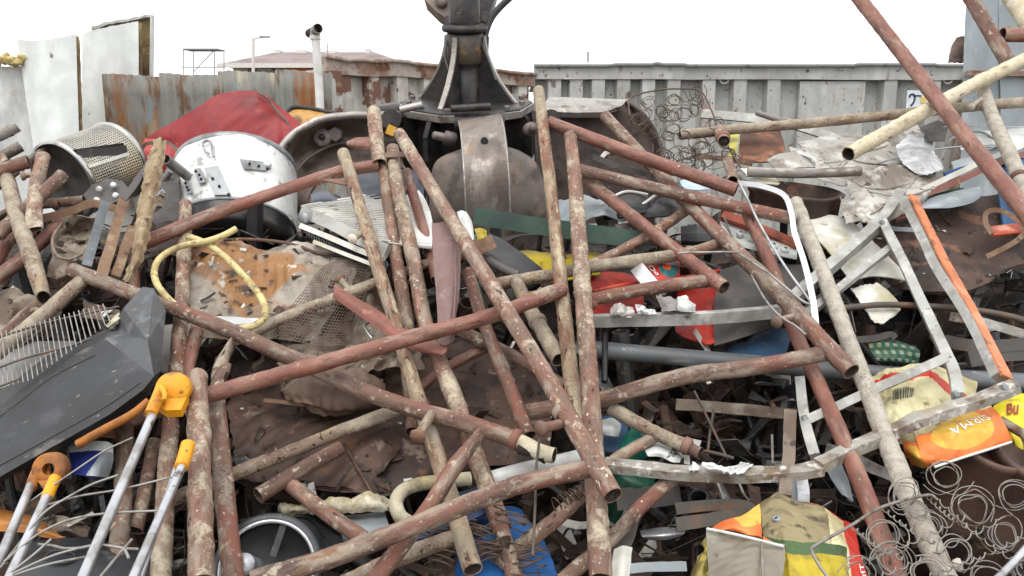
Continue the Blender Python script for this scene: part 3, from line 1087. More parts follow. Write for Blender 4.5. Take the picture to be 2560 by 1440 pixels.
for x in (458, 484, 536, 560):
    bar('upright', (x, 124, 1 if x in (484, 536) else 0), (x, 420, 1 if x in (484, 536) else 0), .022, M_THINSTEEL, s, D)
for y in (125, 168):
    bar('crossbar', (456, y), (562, y), .02, M_THINSTEEL, s, D)
bar('brace', (484, 180), (534, 127), .018, M_THINSTEEL, s, D)
V, F = boxm(PY(510, 125, D), (1.25, .7, .04))
mk('platform', V, F, M_THINSTEEL, s, False)
l = thing('street_lamp', 'slim white street lamp with short arm above the house roof', 'street lamp', PY(634, 300, 26) * np.array([1, 1, 0]))
bar('post', (634, 420), (633, 96), .05, M_WALLWHITE, l, 26)
bar('arm', (633, 97), (662, 92), .025, M_WALLWHITE, l, 26)
V, F = boxm(PY(662, 92, 26), (.30, .14, .05))
mk('lamp_head', V, F, M_THINSTEEL, l, False)
mst = thing('antenna_mast', 'thin antenna mast with panel above the grey container', 'antenna', PY(1470, 300, 45) * np.array([1, 1, 0]))
bar('pole', (1470, 420), (1470, 128), .03, M_THINSTEEL, mst, 45)
V, F = boxm(PY(1470, 142, 45), (.11, .1, .5))
mk('panel_antenna', V, F, M_THINSTEEL, mst, False)
mst = thing('roof_aerial', 'small roof aerial on the house beside the flue pipe', 'aerial', PY(820, 125, 44))
bar('pole', (819, 145), (818, 108), .03, M_THINSTEEL, mst, 44)
bar('crossarm', (812, 118), (826, 117), .015, M_THINSTEEL, mst, 44)
# ================================================================== more materials
M_CLAW = mat('greasy_claw_steel', rgb(110, 102, 98), [(rgb(140, 124, 112), 5, .54, .1, 6), (rgb(82, 74, 70), 8, .58, .08, 7), (rgb(150, 116, 80), 14, .68, .04, 7), (rgb(160, 154, 148), 40, .72, .05)], .5, .35, bump=.35, bscale=40)
M_CLAWDARK = mat('oily_claw_steel', rgb(50, 48, 49), [(rgb(72, 66, 62), 9, .55, .1), (rgb(34, 33, 34), 12, .58, .1), (rgb(108, 90, 72), 22, .7, .04)], .42, .3, bump=.4, bscale=45)
M_CLAWWORN = mat('worn_claw_edge', rgb(158, 152, 146), [(rgb(112, 102, 94), 9, .58, .08), (rgb(190, 186, 180), 30, .62, .08)], .4, .6, bump=.2, bscale=50)
M_CLAWARM = mat('scuffed_claw_arm', rgb(130, 121, 114), [(rgb(140, 116, 86), 3.4, .64, .08, 7), (rgb(92, 82, 76), 6, .56, .1, 6, (1, 1, .3)), (rgb(164, 156, 148), 16, .62, .08, 6, (1, 1, .3)), (rgb(60, 54, 50), 40, .68, .05)], .5, .35, bump=.3, bscale=60)
M_HOSE = mat('hydraulic_hose', rgb(78, 80, 80), [], .45, bump=.1)
M_RED = mat('red_painted_sheet', rgb(134, 29, 33), [(rgb(152, 42, 42), 2.6, .54, .12, 6), (rgb(116, 24, 28), 4, .57, .08, 7), (rgb(160, 66, 60), 14, .68, .05, 7), (rgb(206, 120, 104), 30, .72, .04, 5), (rgb(112, 50, 44), 7, .66, .03, 8), (rgb(96, 40, 38), 11, .66, .04, 8)], .5, bump=.3, bscale=14)
M_REDLINE = mat('grey_rubber_edge', rgb(112, 98, 88), [(rgb(80, 70, 64), 12, .56, .1)], .8)
M_TANK = mat('scuffed_white_enamel', rgb(226, 227, 225), [(rgb(204, 204, 202), 4, .55, .1, 6), (rgb(158, 156, 154), 12, .61, .05, 9), (rgb(98, 94, 92), 34, .665, .025, 8), (rgb(130, 114, 100), 6, .70, .03, 9)], .32, .15, bump=.15, bscale=40)
M_BLACK = mat('black_enamel', rgb(34, 33, 35), [(rgb(62, 58, 56), 6, .6, .1), (rgb(96, 90, 84), 30, .7, .05)], .3, bump=.2)
M_BRACKET = mat('zinc_bracket', rgb(150, 154, 156), [(rgb(120, 120, 118), 12, .56, .1), (rgb(84, 80, 76), 50, .68, .05)], .45, .5, bump=.2)
M_HOLE = mat('bolt_hole', rgb(24, 23, 23), [], .9, bump=0)
M_STEELPIPE = mat('dull_zinc_pipe', rgb(132, 130, 126), [(rgb(96, 90, 84), 14, .58, .08)], .4, .5, bump=.15)


def drum_mat():
    m = mat('perforated_stainless', rgb(176, 172, 160), [(rgb(196, 186, 150), 2.4, .56, .12, 4), (rgb(140, 136, 130), 6, .6, .1)], .3, .75, bump=0, coord='uv')
    t = m.node_tree
    N, L = t.nodes, t.links
    bs = N["Principled BSDF"]
    tc = N.new("ShaderNodeTexCoord")
    vo = N.new("ShaderNodeTexVoronoi")
    vo.inputs['Scale'].default_value = 85
    vo.inputs['Randomness'].default_value = 0.12
    L.new(tc.outputs['UV'], vo.inputs['Vector'])
    mr = N.new("ShaderNodeMapRange")
    mr.inputs[1].default_value = .26
    mr.inputs[2].default_value = .34
    L.new(vo.outputs['Distance'], mr.inputs[0])
    src = bs.inputs['Base Color'].links[0].from_socket
    mm = N.new("ShaderNodeMix")
    mm.data_type = 'RGBA'
    mm.inputs[6].default_value = rgb(40, 38, 36)
    L.new(mr.outputs[0], mm.inputs[0])
    L.new(src, mm.inputs[7])
    L.new(mm.outputs[2], bs.inputs['Base Color'])
    bp = N.new("ShaderNodeBump")
    bp.inputs['Strength'].default_value = .8
    bp.inputs['Distance'].default_value = .004
    L.new(vo.outputs['Distance'], bp.inputs['Height'])
    L.new(bp.outputs[0], bs.inputs['Normal'])
    return m


M_PERF = drum_mat()

# ================================================================== the orange peel grab
GD = 4.15
GC = W(1166, 262, GD)
G = thing('scrap_grab', 'heavy greasy steel scrap grab with curved tines hanging over the heap', 'scrap grab', GC)
TILT = rot((1, 0, 0), math.radians(13))       # the head leans a little towards the viewer
gs = GD / FPX                                 # metres per photo pixel at the grab


def GT(V):
    return (np.asarray(V, float) @ TILT.T) + GC


up = TILT @ np.array([0, 0, 1.0])


def gl(name, prof, m, seg=36, smooth=True, par=G, c=(0, 0, 0), ax=(0, 0, 1)):
    V, F = lathe(prof, c, ax, seg)
    return mk(name, GT(V), F, m, par, smooth)


# mounting plate, collar, bearing tower
gl('plate', [(.01, -.035), (.335, -.035), (.345, -.02), (.345, .015), (.33, .02), (.01, .02)], M_CLAWDARK, 10, False)
gl('plate_rim', [(.342, -.03), (.352, -.026), (.352, .006), (.342, .010)], M_CLAWWORN, 10, False)
gl('tower', [(.075, .0), (.075, .20), (.07, .20), (.088, .21), (.092, .355), (.086, .362), (.001, .362)], M_CLAWDARK, 30)
gl('tower_band', [(.090, .215), (.0945, .218), (.0945, .35), (.090, .353)], mat('greasy_yellowed_band', rgb(96, 86, 76), [(rgb(150, 116, 54), 9, .62, .05, 6), (rgb(62, 58, 56), 6, .52, .1)], .5, .2, bump=.3), 30)
gl('collar', [(.08, .362), (.108, .366), (.116, .376), (.116, .392), (.10, .402), (.02, .404)], M_CLAWDARK, 30)
gl('neck', [(.078, .41), (.078, .52), (.07, .53)], M_CLAWDARK, 24)
for k, a in enumerate((14, 116, 200, 290)):
    pr = []
    for s in np.linspace(0, 1, 10):
        pr.append((.055 + .05 + .165 * (1 - s) ** 2.2 if False else .098 + .165 * (1 - s) ** 1.8, .02 + s * .325))
    outer = [(r, z) for r, z in pr]
    poly = [(.065, .02)] + outer + [(.065, .345)]
    ca, sa = math.cos(math.radians(a)), -math.sin(math.radians(a))
    e = np.array([ca, sa, 0])
    w = np.array([-sa, ca, 0])
    V = np.array([e * r + np.array([0, 0, z]) + w * q for q in (-.012, .012) for r, z in poly])
    kk = len(poly)
    F = [list(range(kk)), list(range(2 * kk - 1, kk - 1, -1))] + [[(i + 1) % kk, i, i + kk, (i + 1) % kk + kk] for i in range(kk)]
    gu = mk('gusset', GT(V), F, M_CLAWDARK, G, False)
    P = np.array([e * (r + .004) + np.array([0, 0, z]) for r, z in outer])
    sweep('gusset_edge', box_prof(.026, .010), GT(P), M_CLAWWORN, gu, lifted=False, n=14, face=TILT @ e, rough=.002)
# hinge head above the collar
for pts, dd, th, m in ([((1058, -60), (1150, -60), (1168, -10), (1160, 34), (1128, 54), (1092, 30), (1060, -2)), .05, .16, M_CLAW],
                       [((1112, 40), (1192, 30), (1188, 84), (1120, 84)), .09, .18, M_CLAWDARK],
                       [((1168, -60), (1188, -60), (1190, 80), (1170, 82)), .12, .06, M_CLAW],
                       [((1186, -60), (1252, -60), (1232, 10), (1218, 44), (1196, 64), (1186, 60)), .0, .14, M_CLAWDARK],
                       [((1205, 28), (1218, 26), (1224, 40), (1216, 54), (1204, 52)), .05, .1, M_CLAWDARK]):
    prism('hinge_cheek', [W(x, y, GD - dd) for x, y in pts], th, m, G, lifted=False)
for x, y, r in ((1104, 6, 15), (1150, 10, 12)):
    V, F = lathe([(.001, .03), (r * gs * .8, .03), (r * gs, .02), (r * gs, -.04)], W(x, y, GD - .05), (0, -1, .1), 14)
    mk('hinge_pin', V, F, M_CLAW, G)
P = np.array([W(x, y, d) for x, y, d in ((1210, 130, GD - .1), (1212, 92, GD - .1), (1226, 50, GD - .12), (1250, 18, GD - .15), (1290, -20, GD - .2), (1330, -60, GD - .2))])
V, F, uv, C, fm = tube(catmull(P, 40), .017, 12, 0, False, False, False, dents=False)
mk('hose', V, F, M_HOSE, G, True, uv, C)
V, F, uv, C, fm = tube(P[:2], .023, 12, 0, False, False, False, dents=False)
mk('hose_fitting', V, F, M_CLAWDARK, G, True, uv, C)
# hub under the plate with brackets and rams
V, F = lathe([(.33, -.03), (.31, -.08), (.30, -.40), (.26, -.52), (.01, -.56)], (0, .05, 0), (0, 0, 1), 14)
mk('hub', GT(V), F, M_CLAWDARK, G, False)
for a in (30, 66, 118, 150, 205, 340):
    ca, sa = math.cos(math.radians(a)), -math.sin(math.radians(a))
    e = np.array([ca, sa, 0])
    w = np.array([-sa, ca, 0])
    poly = [(.28, -.03), (.36, -.03), (.40, -.10), (.40, -.22), (.36, -.30), (.28, -.36)]
    V = np.array([e * r + np.array([0, .03, z]) + w * q for q in (-.013, .013) for r, z in poly])
    kk = len(poly)
    F = [list(range(kk)), list(range(2 * kk - 1, kk - 1, -1))] + [[(i + 1) % kk, i, i + kk, (i + 1) % kk + kk] for i in range(kk)]
    mk('bracket', GT(V), F, M_CLAWDARK, G, False)
for x, y in ((1112, 344), (1424 - 95, 322)):
    V, F = lathe([(.001, .06), (.016, .06), (.02, .05), (.02, .0), (.034, -.002), (.034, -.05)], W(x, y, GD - .38), (-.9, -.4, .2) if x < 1200 else (.2, -1, .1), 12)
    mk('grease_bolt', V, F, M_CLAW, G)
for x0, y0, x1, y1 in ((1000, 275, 1055, 262), (1128, 272, 1226, 266)):
    V, F, uv, C, fm = tube(np.array([W(x0, y0, GD - .37), W(x1, y1, GD - .36)]), .018, 12, 0, False, False, False, dents=False)
    mk('pin', V, F, M_CLAWWORN if x0 < 1100 else M_CLAWDARK, G, True, uv, C)
V, F = boxm(W(978, 326, GD - .33), (.04, .03, .045), rot((0, 1, 0), .4))
mk('grease_cap', V, F, mat('yellow_grease_cap', rgb(206, 160, 48), [], .5), G, False)


def WD(rows):
    return [[W(x, y, d) for x, y, d in r] for r in rows]


# front tine: curved arm over a spade shaped shell
g0 = GD
T1 = mk('tine', *lathe([(.001, -.12), (.06, -.12), (.06, .12), (.001, .12)], W(1200, 310, g0 - .30), (1, 0, 0), 18), M_CLAWDARK, G, False)
AP_ = np.array([W(x, y, d) for x, y, d in ((1197, 292, g0 - .36), (1200, 300, g0 - .46), (1206, 326, g0 - .55), (1212, 380, g0 - .64), (1217, 450, g0 - .68), (1221, 560, g0 - .64), (1224, 640, g0 - .58))])
sweep('arm', [(-.094, -.08), (.094, -.08), (.100, .0), (-.100, .0)], AP_, M_CLAWARM, T1, lifted=False, n=40, face=(0, -1, .45), smooth=False)
for s_ in (-1, 1):
    T_, N_, B_2 = frames(catmull(AP_, 40), (0, -1, .45))
    rod('worn_edge', (catmull(AP_, 40) + B_2 * .097 * s_ - N_ * .003)[2:], .005, M_CLAWWORN, T1, lifted=False, n=40)
sheet('shell', WD([[(1150, 374, g0 - .46), (1172, 368, g0 - .50), (1212, 366, g0 - .54), (1262, 368, g0 - .50), (1298, 376, g0 - .46)],
                  [(1092, 402, g0 - .40), (1140, 400, g0 - .50), (1214, 402, g0 - .56), (1290, 400, g0 - .50), (1340, 408, g0 - .40)],
                  [(1074, 460, g0 - .38), (1134, 458, g0 - .50), (1216, 460, g0 - .60), (1302, 458, g0 - .50), (1362, 466, g0 - .38)],
                  [(1060, 530, g0 - .34), (1130, 532, g0 - .48), (1218, 540, g0 - .58), (1312, 536, g0 - .48), (1376, 540, g0 - .34)],
                  [(1050, 600, g0 - .26), (1130, 620, g0 - .40), (1220, 640, g0 - .5), (1318, 620, g0 - .40), (1384, 600, g0 - .26)]]), M_CLAW, T1, .02, (40, 34), .006, 5, 3, lifted=False, label='broad spade shaped shell of the front tine')
V, F = lathe([(.001, .002), (.017, .002), (.017, -.02)], W(1211, 352, g0 - .612), (0, -1, .35), 12)
mk('bolt_hole', V, F, M_HOLE, T1, False)

# left tine: we look into the hollow of its shell
T2 = mk('tine', *lathe([(.001, -.1), (.05, -.1), (.05, .1), (.001, .1)], W(985, 300, g0 - .15), (0, 1, 0), 14), M_CLAWDARK, G, False)
outer = [(1000, 292, g0 - .16), (930, 290, g0 - .2), (862, 292, g0 - .24), (800, 304, g0 - .28), (742, 336, g0 - .32), (706, 376, g0 - .34), (690, 424, g0 - .36), (694, 476, g0 - .36), (716, 540, g0 - .36)]
inn = [(1010, 420, g0 - .10), (960, 410, g0 - .10), (912, 406, g0 - .12), (868, 412, g0 - .14), (826, 430, g0 - .18), (796, 452, g0 - .22), (776, 478, g0 - .26), (766, 510, g0 - .30), (768, 560, g0 - .32)]
mid = [((a[0] + b[0]) / 2 - 8, (a[1] + b[1]) / 2 - 8, (a[2] + b[2]) / 2 + .12) for a, b in zip(outer, inn)]
sheet('shell', WD([outer, mid, inn]), M_CLAWDARK if False else mat('brown_shell_inside', rgb(124, 110, 103), [(rgb(150, 138, 130), 4, .55, .08, 7), (rgb(94, 80, 74), 7, .58, .1), (rgb(150, 138, 128), 24, .7, .05)], .45, .3, bump=.25, bscale=30), T2, .02, (60, 16), .004, 5, 6, lifted=False, label='curved hollow shell of the tine beside the red sheet')
P = np.array([W(x - 5, y - 3, d - .015) for x, y, d in outer])
sweep('rim', box_prof(.034, .05), P, M_CLAWWORN, T2, lifted=False, n=60, rough=.003, smooth=True)
P2 = np.array([W(a[0] * .55 + b[0] * .45, a[1] * .55 + b[1] * .45 + 10, (a[2] + b[2]) / 2 + .045) for a, b in zip(outer[2:], inn[2:])])
rod('stiffening_bead', P2, .007, M_CLAW, T2, lifted=False, n=40)
for x, y, r, m, dz in ((806, 344, 22, M_CLAWARM, 0), (806, 344, 8, M_CLAWDARK, .02), (838, 336, 20, M_CLAW, -.01)):
    V, F = lathe([(.001, .02 + dz), (r * gs * .8, .02 + dz), (r * gs, .01 + dz), (r * gs, -.05)], W(x, y, g0 - .2), (.15, -1, .1), 16 if r != 20 else 6)
    mk('boss', V, F, m, T2, r != 20)
V, F = lathe([(.001, .003), (.011, .003), (.011, -.01)], W(717, 359, g0 - .362), (-.5, -1, .5), 10)
mk('bolt_hole', V, F, M_HOLE, T2, False)

# right rear tine: flat topped arm with the shell falling away to the right
T3 = mk('tine', *lathe([(.001, -.1), (.05, -.1), (.05, .1), (.001, .1)], W(1375, 300, g0 - .1), (0, 1, 0), 14), M_CLAWDARK, G, False)
sheet('shell', WD([[(1330, 278, g0 - .16), (1400, 278, g0 - .14), (1480, 276, g0 - .08), (1540, 266, g0 - .02), (1570, 252, g0 + .04)],
                  [(1335, 330, g0 - .14), (1410, 330, g0 - .10), (1490, 324, g0 - .02), (1575, 306, g0 + .05), (1615, 292, g0 + .1)],
                  [(1340, 420, g0 - .10), (1420, 420, g0 - .06), (1510, 412, g0 + .02), (1600, 390, g0 + .1), (1650, 372, g0 + .14)],
                  [(1350, 560, g0 - .05), (1440, 560, g0), (1530, 556, g0 + .06), (1625, 540, g0 + .12), (1690, 520, g0 + .16)]]), mat('dark_brown_shell', rgb(78, 67, 63), [(rgb(100, 86, 78), 4, .55, .12), (rgb(54, 48, 47), 9, .58, .1)], .45, .3, bump=.25, bscale=30), T3, .02, (40, 30), .005, 5, 8, lifted=False)
sheet('arm_top', WD([[(1372, 243, g0 + .06), (1440, 243, g0 + .06), (1510, 246, g0 + .06), (1568, 248, g0 + .06)],
                    [(1362, 262, g0 - .12), (1430, 262, g0 - .14), (1500, 266, g0 - .10), (1556, 262, g0 - .04)],
                    [(1366, 279, g0 - .17), (1430, 281, g0 - .19), (1496, 280, g0 - .15), (1536, 272, g0 - .08)]]), M_CLAWWORN, T3, .03, (20, 10), .004, 6, 4, lifted=False)
P = np.array([W(x, y, d) for x, y, d in ((1568, 252, g0 + .02), (1612, 290, g0 + .06), (1645, 345, g0 + .1), (1662, 420, g0 + .1), (1690, 520, g0 + .1))])
sweep('rim', box_prof(.022, .03), P, M_CLAW, T3, lifted=False, n=30, smooth=True)
# left rear tine
T4 = mk('tine', *lathe([(.001, -.1), (.05, -.1), (.05, .1), (.001, .1)], W(1020, 285, g0 + .2), (0, 1, 0), 14), M_CLAWDARK, G, False)
sheet('arm_top', WD([[(900, 284, g0 + .28), (930, 266, g0 + .28), (970, 257, g0 + .26), (1020, 254, g0 + .2)],
                    [(905, 292, g0 + .22), (934, 275, g0 + .2), (972, 266, g0 + .18), (1020, 264, g0 + .12)],
                    [(915, 330, g0 + .22), (940, 310, g0 + .2), (976, 300, g0 + .18), (1020, 300, g0 + .12)]]), M_CLAWDARK, T4, .02, (20, 12), .004, 6, 9, lifted=False)
# rear tine behind the hub
T5 = mk('tine', *lathe([(.001, -.1), (.05, -.1), (.05, .1), (.001, .1)], W(1180, 300, g0 + .45), (1, 0, 0), 14), M_CLAWDARK, G, False)
sheet('shell', WD([[(1110, 300, g0 + .45), (1180, 296, g0 + .48), (1250, 300, g0 + .45)], [(1060, 420, g0 + .5), (1180, 420, g0 + .6), (1300, 420, g0 + .5)], [(1080, 540, g0 + .4), (1180, 550, g0 + .5), (1290, 540, g0 + .4)]]), M_CLAWDARK, T5, .02, (16, 16), 0, 5, 1, lifted=False)

# ================================================================== red bent sheet
rd = 4.0
R_ = thing('red_bent_sheet', 'big bent red painted metal sheet behind the white boiler shell', 'sheet metal', W(560, 400, rd))
sheet('sheet', WD([[(366, 345, rd), (432, 304, rd), (496, 264, rd - .02), (556, 233, rd), (640, 230, rd + .04), (684, 256, rd + .06), (722, 284, rd + .05), (757, 313, rd + .03)],
                  [(392, 352, rd + .0), (450, 330, rd - .02), (510, 296, rd - .05), (568, 262, rd - .03), (640, 262, rd + .0), (690, 290, rd + .02), (716, 318, rd - .01), (738, 338, rd - .04)],
                  [(400, 380, rd + .02), (460, 370, rd - .03), (520, 350, rd - .07), (580, 330, rd - .06), (640, 326, rd - .03), (690, 350, rd - .02), (706, 366, rd - .06), (716, 374, rd - .10)],
                  [(410, 470, rd + .0), (470, 470, rd - .04), (530, 470, rd - .06), (590, 470, rd - .06), (650, 460, rd - .06), (690, 450, rd - .06), (700, 440, rd - .09), (706, 430, rd - .14)]]),
      M_RED, R_, .006, (120, 80), .012, 3.2, 6, lifted=False, ridge=True, fine=.002)
P = np.array([W(x, y, rd - .015) for x, y in ((640, 231), (662, 243), (690, 278), (712, 300), (726, 326))])
rod('crease', P + np.array([0, .02, 0]), .006, M_REDLINE, R_, lifted=False, n=20)
sheet('folded_flap', WD([[(363, 346, rd - .06), (400, 350, rd - .05), (440, 364, rd - .04), (484, 380, rd)],
                        [(352, 372, rd - .10), (392, 388, rd - .10), (430, 394, rd - .08), (470, 406, rd - .02)],
                        [(348, 410, rd - .10), (386, 424, rd - .11), (420, 420, rd - .08), (452, 426, rd - .02)],
                        [(352, 450, rd - .04), (386, 450, rd - .06), (420, 450, rd - .04), (450, 450, rd + .02)]]), mat('red_flap', rgb(172, 52, 48), [(rgb(196, 92, 82), 4, .57, .1), (rgb(140, 36, 36), 7, .6, .1)], .4, bump=.2, bscale=14), R_, .006, (30, 24), .012, 6, 2, lifted=False)
P = np.array([W(x, y, rd - .14) for x, y in ((350, 384), (362, 362), (392, 356), (424, 358), (446, 380), (462, 404))])
sweep('rubber_edge', box_prof(.016, .012), P, M_REDLINE, R_, lifted=False, n=30, rough=.003)

# ================================================================== white boiler shell with black base
ax = np.array([-.12, .60, .75])
ax /= np.linalg.norm(ax)
bc = W(584, 586, 3.5) - ax * .075
B_ = thing('boiler_shell', 'scuffed white enamel boiler shell with zinc brackets and black base', 'boiler', bc)
RB = .265
V, F = lathe([(.05, -.02), (RB * .96, -.02), (RB * 1.0, 0), (RB, .015), (RB * .99, .07), (RB, .08)], bc, ax, 64)
mk('black_base', V, F, M_BLACK, B_)
nn = 26
h0 = .08
prof = [(RB * 1.005, h0 + s * .335) for s in np.linspace(0, 1, nn)]
V, F = lathe(prof, bc, ax, 90)
d = (V - bc) - ((V - bc) @ ax)[:, None] * ax
d /= np.linalg.norm(d, axis=1)[:, None]
V = V + d * ((fnoise(V * 6, 3, 3) - .5) * .022)[:, None]
mk('shell', V, F, M_TANK, B_)
V, F = lathe([(RB * 1.005, .405), (RB * 1.02, .41), (RB * 1.02, .43), (RB * .98, .435), (RB * .97, .42), (.001, .415)], bc, ax, 64)
mk('rim', V, F, M_BRACKET, B_)
V, F = lathe([(RB * 1.0, .075), (RB * 1.018, .077), (RB * 1.018, .087), (RB * 1.0, .089)], bc, ax, 64)
mk('seam', V, F, M_BRACKET, B_)
e1 = np.array([0, 0, 1.0]) - ax * ax[2]
e1 /= np.linalg.norm(e1)
e2 = np.cross(ax, e1)


def BS(a, h, off=.0):
    """a point of the boiler wall: a radians about the axis, h along it"""
    return bc + ax * h + (RB * 1.012 + off) * (math.cos(a) * (-e1) + math.sin(a) * e2)


def find_ah(x, y):
    best = None
    for a in np.linspace(-math.pi, math.pi, 181):
        for hh in np.linspace(.09, .40, 52):
            p = BS(a, hh)
            nrm = math.cos(a) * (-e1) + math.sin(a) * e2
            if np.dot(nrm, CAMV - p) < 0:
                continue
            q = p - CAMV
            dz = q[1] * CP - q[2] * SP
            sx, sy = 1280 + FPX * q[0] / dz, 720 - FPX * (q[1] * SP + q[2] * CP) / dz
            e = (sx - x) ** 2 + (sy - y) ** 2
            if best is None or e < best[0]:
                best = (e, a, hh)
    return best[1], best[2]


def bplate(name, poly, m, th=.006, off=.004):
    P = np.array([BS(*find_ah(x, y), off + th) for x, y in poly])
    return prism(name, P, th, m, B_, lifted=False)


for poly in ([(602, 402), (668, 408), (676, 424), (660, 430), (612, 424)], [(514, 424), (548, 416), (580, 492), (572, 508), (540, 506)], [(488, 426), (502, 422), (514, 458), (500, 462)], [(464, 456), (472, 452), (482, 484), (472, 490)]):
    b = bplate('bracket', poly, M_BRACKET)
    cx, cy = np.mean([p[0] for p in poly]), np.mean([p[1] for p in poly])
    for k in range(3):
        x, y = cx + (k - 1) * (poly[2][0] - poly[0][0]) * .28, cy + (k - 1) * (poly[2][1] - poly[0][1]) * .28
        a, hh = find_ah(x, y)
        V, F = lathe([(.001, .002), (.006, .002), (.006, -.004)], BS(a, hh, .0115), BS(a, hh, 1) - BS(a, hh, 0), 8)
        mk('bolt_hole', V, F, M_HOLE, b, False)
a, hh = find_ah(665, 414)
V, F = lathe([(.001, .012), (.012, .012), (.018, .004), (.018, -.01)], BS(a, hh, .012), BS(a, hh, 1) - BS(a, hh, 0), 14)
mk('rivet', V, F, M_TANK, B_)
# twisted strap on top
for pts in (((512, 370), (514, 362), (522, 358), (532, 366), (530, 380), (536, 398)), ((512, 372), (518, 384), (528, 390))):
    P = np.array([BS(*find_ah(x, y), .014) for x, y in pts])
    sweep('twisted_strap', box_prof(.010, .005), P, M_BRACKET, B_, lifted=False, n=24)
# pipe stub and tap
P = np.array([W(414, 398, 3.2), W(488, 456, 3.42)])
V, F, uv, C, fm = tube(catmull(P, 20), .0205, 16, 0, True, False, True)
props(mk('stub_pipe', V, F, [M_STEELPIPE, INNER], B_, True, uv, C, fm), 'open grey pipe stub pointing up to the claw side' if False else None)
V, F = lathe([(.03, -.02), (.034, .0), (.034, .03), (.028, .04)], W(484, 453, 3.415), P[1] - P[0], 6)
mk('pipe_nut', V, F, M_STEELPIPE, B_, False)
P = np.array([W(425, 428, 3.35), W(404, 462, 3.36)])
V, F, uv, C, fm = tube(P, .014, 12, 0, True, True, False, dents=False)
mk('tap', V, F, M_STEELPIPE, B_, True, uv, C)
V, F = lathe([(.022, -.012), (.026, 0), (.026, .02), (.018, .03)], W(402, 466, 3.36), P[1] - P[0], 8)
mk('tap_collar', V, F, M_CLAWDARK, B_, False)
V, F = boxm(W(432, 440, 3.42), (.06, .05, .06), rot((0, 1, 0), .5))
mk('valve_block', V, F, M_BRACKET, B_, False)
for pts in (((672, 376), (680, 394), (690, 400), (700, 398)), ((676, 384), (686, 402), (698, 406))):
    rod('wire_tie', np.array([W(x, y, 3.62) for x, y in pts]), .004, M_BRACKET, B_, lifted=False, n=16)

# ================================================================== perforated washing machine drum
dl, dr = W(160, 452, 3.42), W(290, 402, 3.66)
ax2 = (dr - dl)
LD = np.linalg.norm(ax2)
ax2 /= LD
Dm = thing('washing_machine_drum', 'dented perforated stainless washing machine drum lying on its side', 'drum', (dl + dr) / 2)
RD = .172
sg = 72
nl = 30
prof = [(RD, LD * s) for s in np.linspace(0, 1, nl)]
V, F = lathe(prof, dl, ax2, sg)
h = (V - dl) @ ax2
d = (V - dl) - h[:, None] * ax2
d /= np.linalg.norm(d, axis=1)[:, None]
V = V + d * ((fnoise(V * 7, 6, 3) - .5) * .02)[:, None]
ang = np.tile(np.arange(sg) / sg * 2 * math.pi * RD, nl)
mk('wall', V, F, M_PERF, Dm, True, uv=np.stack([h, ang], 1))
for s, rr in ((0, 1.02), (LD, 1.03)):
    V, F = lathe([(RD * .96, s - .012), (RD * rr, s - .010), (RD * (rr + .015), s), (RD * rr, s + .012), (RD * .96, s + .012)], dl, ax2, 56)
    mk('rim', V, F, mat('polished_rim', rgb(178, 178, 174), [(rgb(120, 116, 110), 9, .6, .1)], .25, .8, bump=.1), Dm)
V, F = lathe([(RD * .97, .0), (RD * .8, .02), (.07, .035), (.001, .04)], dl, ax2, 40)
mk('end_plate', V, F, mat('dark_drum_end', rgb(92, 90, 88), [(rgb(62, 58, 56), 8, .55, .1)], .4, .5), Dm)
V, F = lathe([(RD * .97, LD), (RD * .5, LD + .015), (.001, LD + .02)], dl, ax2, 40)
mk('end_plate', V, F, M_BRACKET, Dm)


def DS(x0, y0, x1, y1, r):
    """a bar lying along the drum wall between two photo points"""
    out = []
    for x, y in ((x0, y0), (x1, y1)):
        best = None
        for s in np.linspace(0, 1, 41):
            for a in np.linspace(0, 2 * math.pi, 121):
                f1 = np.array([0, 0, 1.0]) - ax2 * ax2[2]
                f1 /= np.linalg.norm(f1)
                f2 = np.cross(ax2, f1)
                n_ = math.cos(a) * f1 + math.sin(a) * f2
                p = dl + ax2 * LD * s + n_ * r
                if np.dot(n_, CAMV - p) < 0:
                    continue
                q = p - CAMV
                dz = q[1] * CP - q[2] * SP
                e = (1280 + FPX * q[0] / dz - x) ** 2 + (720 - FPX * (q[1] * SP + q[2] * CP) / dz - y) ** 2
                if best is None or e < best[0]:
                    best = (e, p)
        out.append(best[1])
    return np.array(out)


sweep('lifter_groove', box_prof(.040, .012), DS(172, 410, 316, 374, RD + .002), mat('groove_dark', rgb(58, 56, 54), [(rgb(96, 92, 86), 12, .6, .1)], .5, .3), Dm, lifted=False, n=8)
sweep('lifter_lip', box_prof(.014, .016), DS(202, 426, 318, 384, RD + .006), mat('bright_lip', rgb(206, 206, 200), [], .25, .7), Dm, lifted=False, n=8)
sweep('lifter_lip', box_prof(.012, .014), DS(166, 398, 308, 360, RD + .006), M_PERF, Dm, lifted=False, n=8)
prism('bearing_plate', [(208, 488, .0), (230, 462, .0), (268, 446, .02), (306, 452, .03), (322, 470, .02), (300, 500, .04), (262, 516, .05), (226, 510, .04)], .012, mat('dark_bearing_plate', rgb(86, 84, 82), [(rgb(58, 54, 52), 8, .55, .1)], .4, .4), Dm)
for x, y in ((246, 472), (282, 462), (240, 500), (288, 488)):
    V, F = lathe([(.001, .004), (.009, .004), (.012, 0), (.012, -.01)], H((x, y, .045)), (0, -1, .3), 10)
    mk('plate_bolt', V, F, M_TANK, Dm)

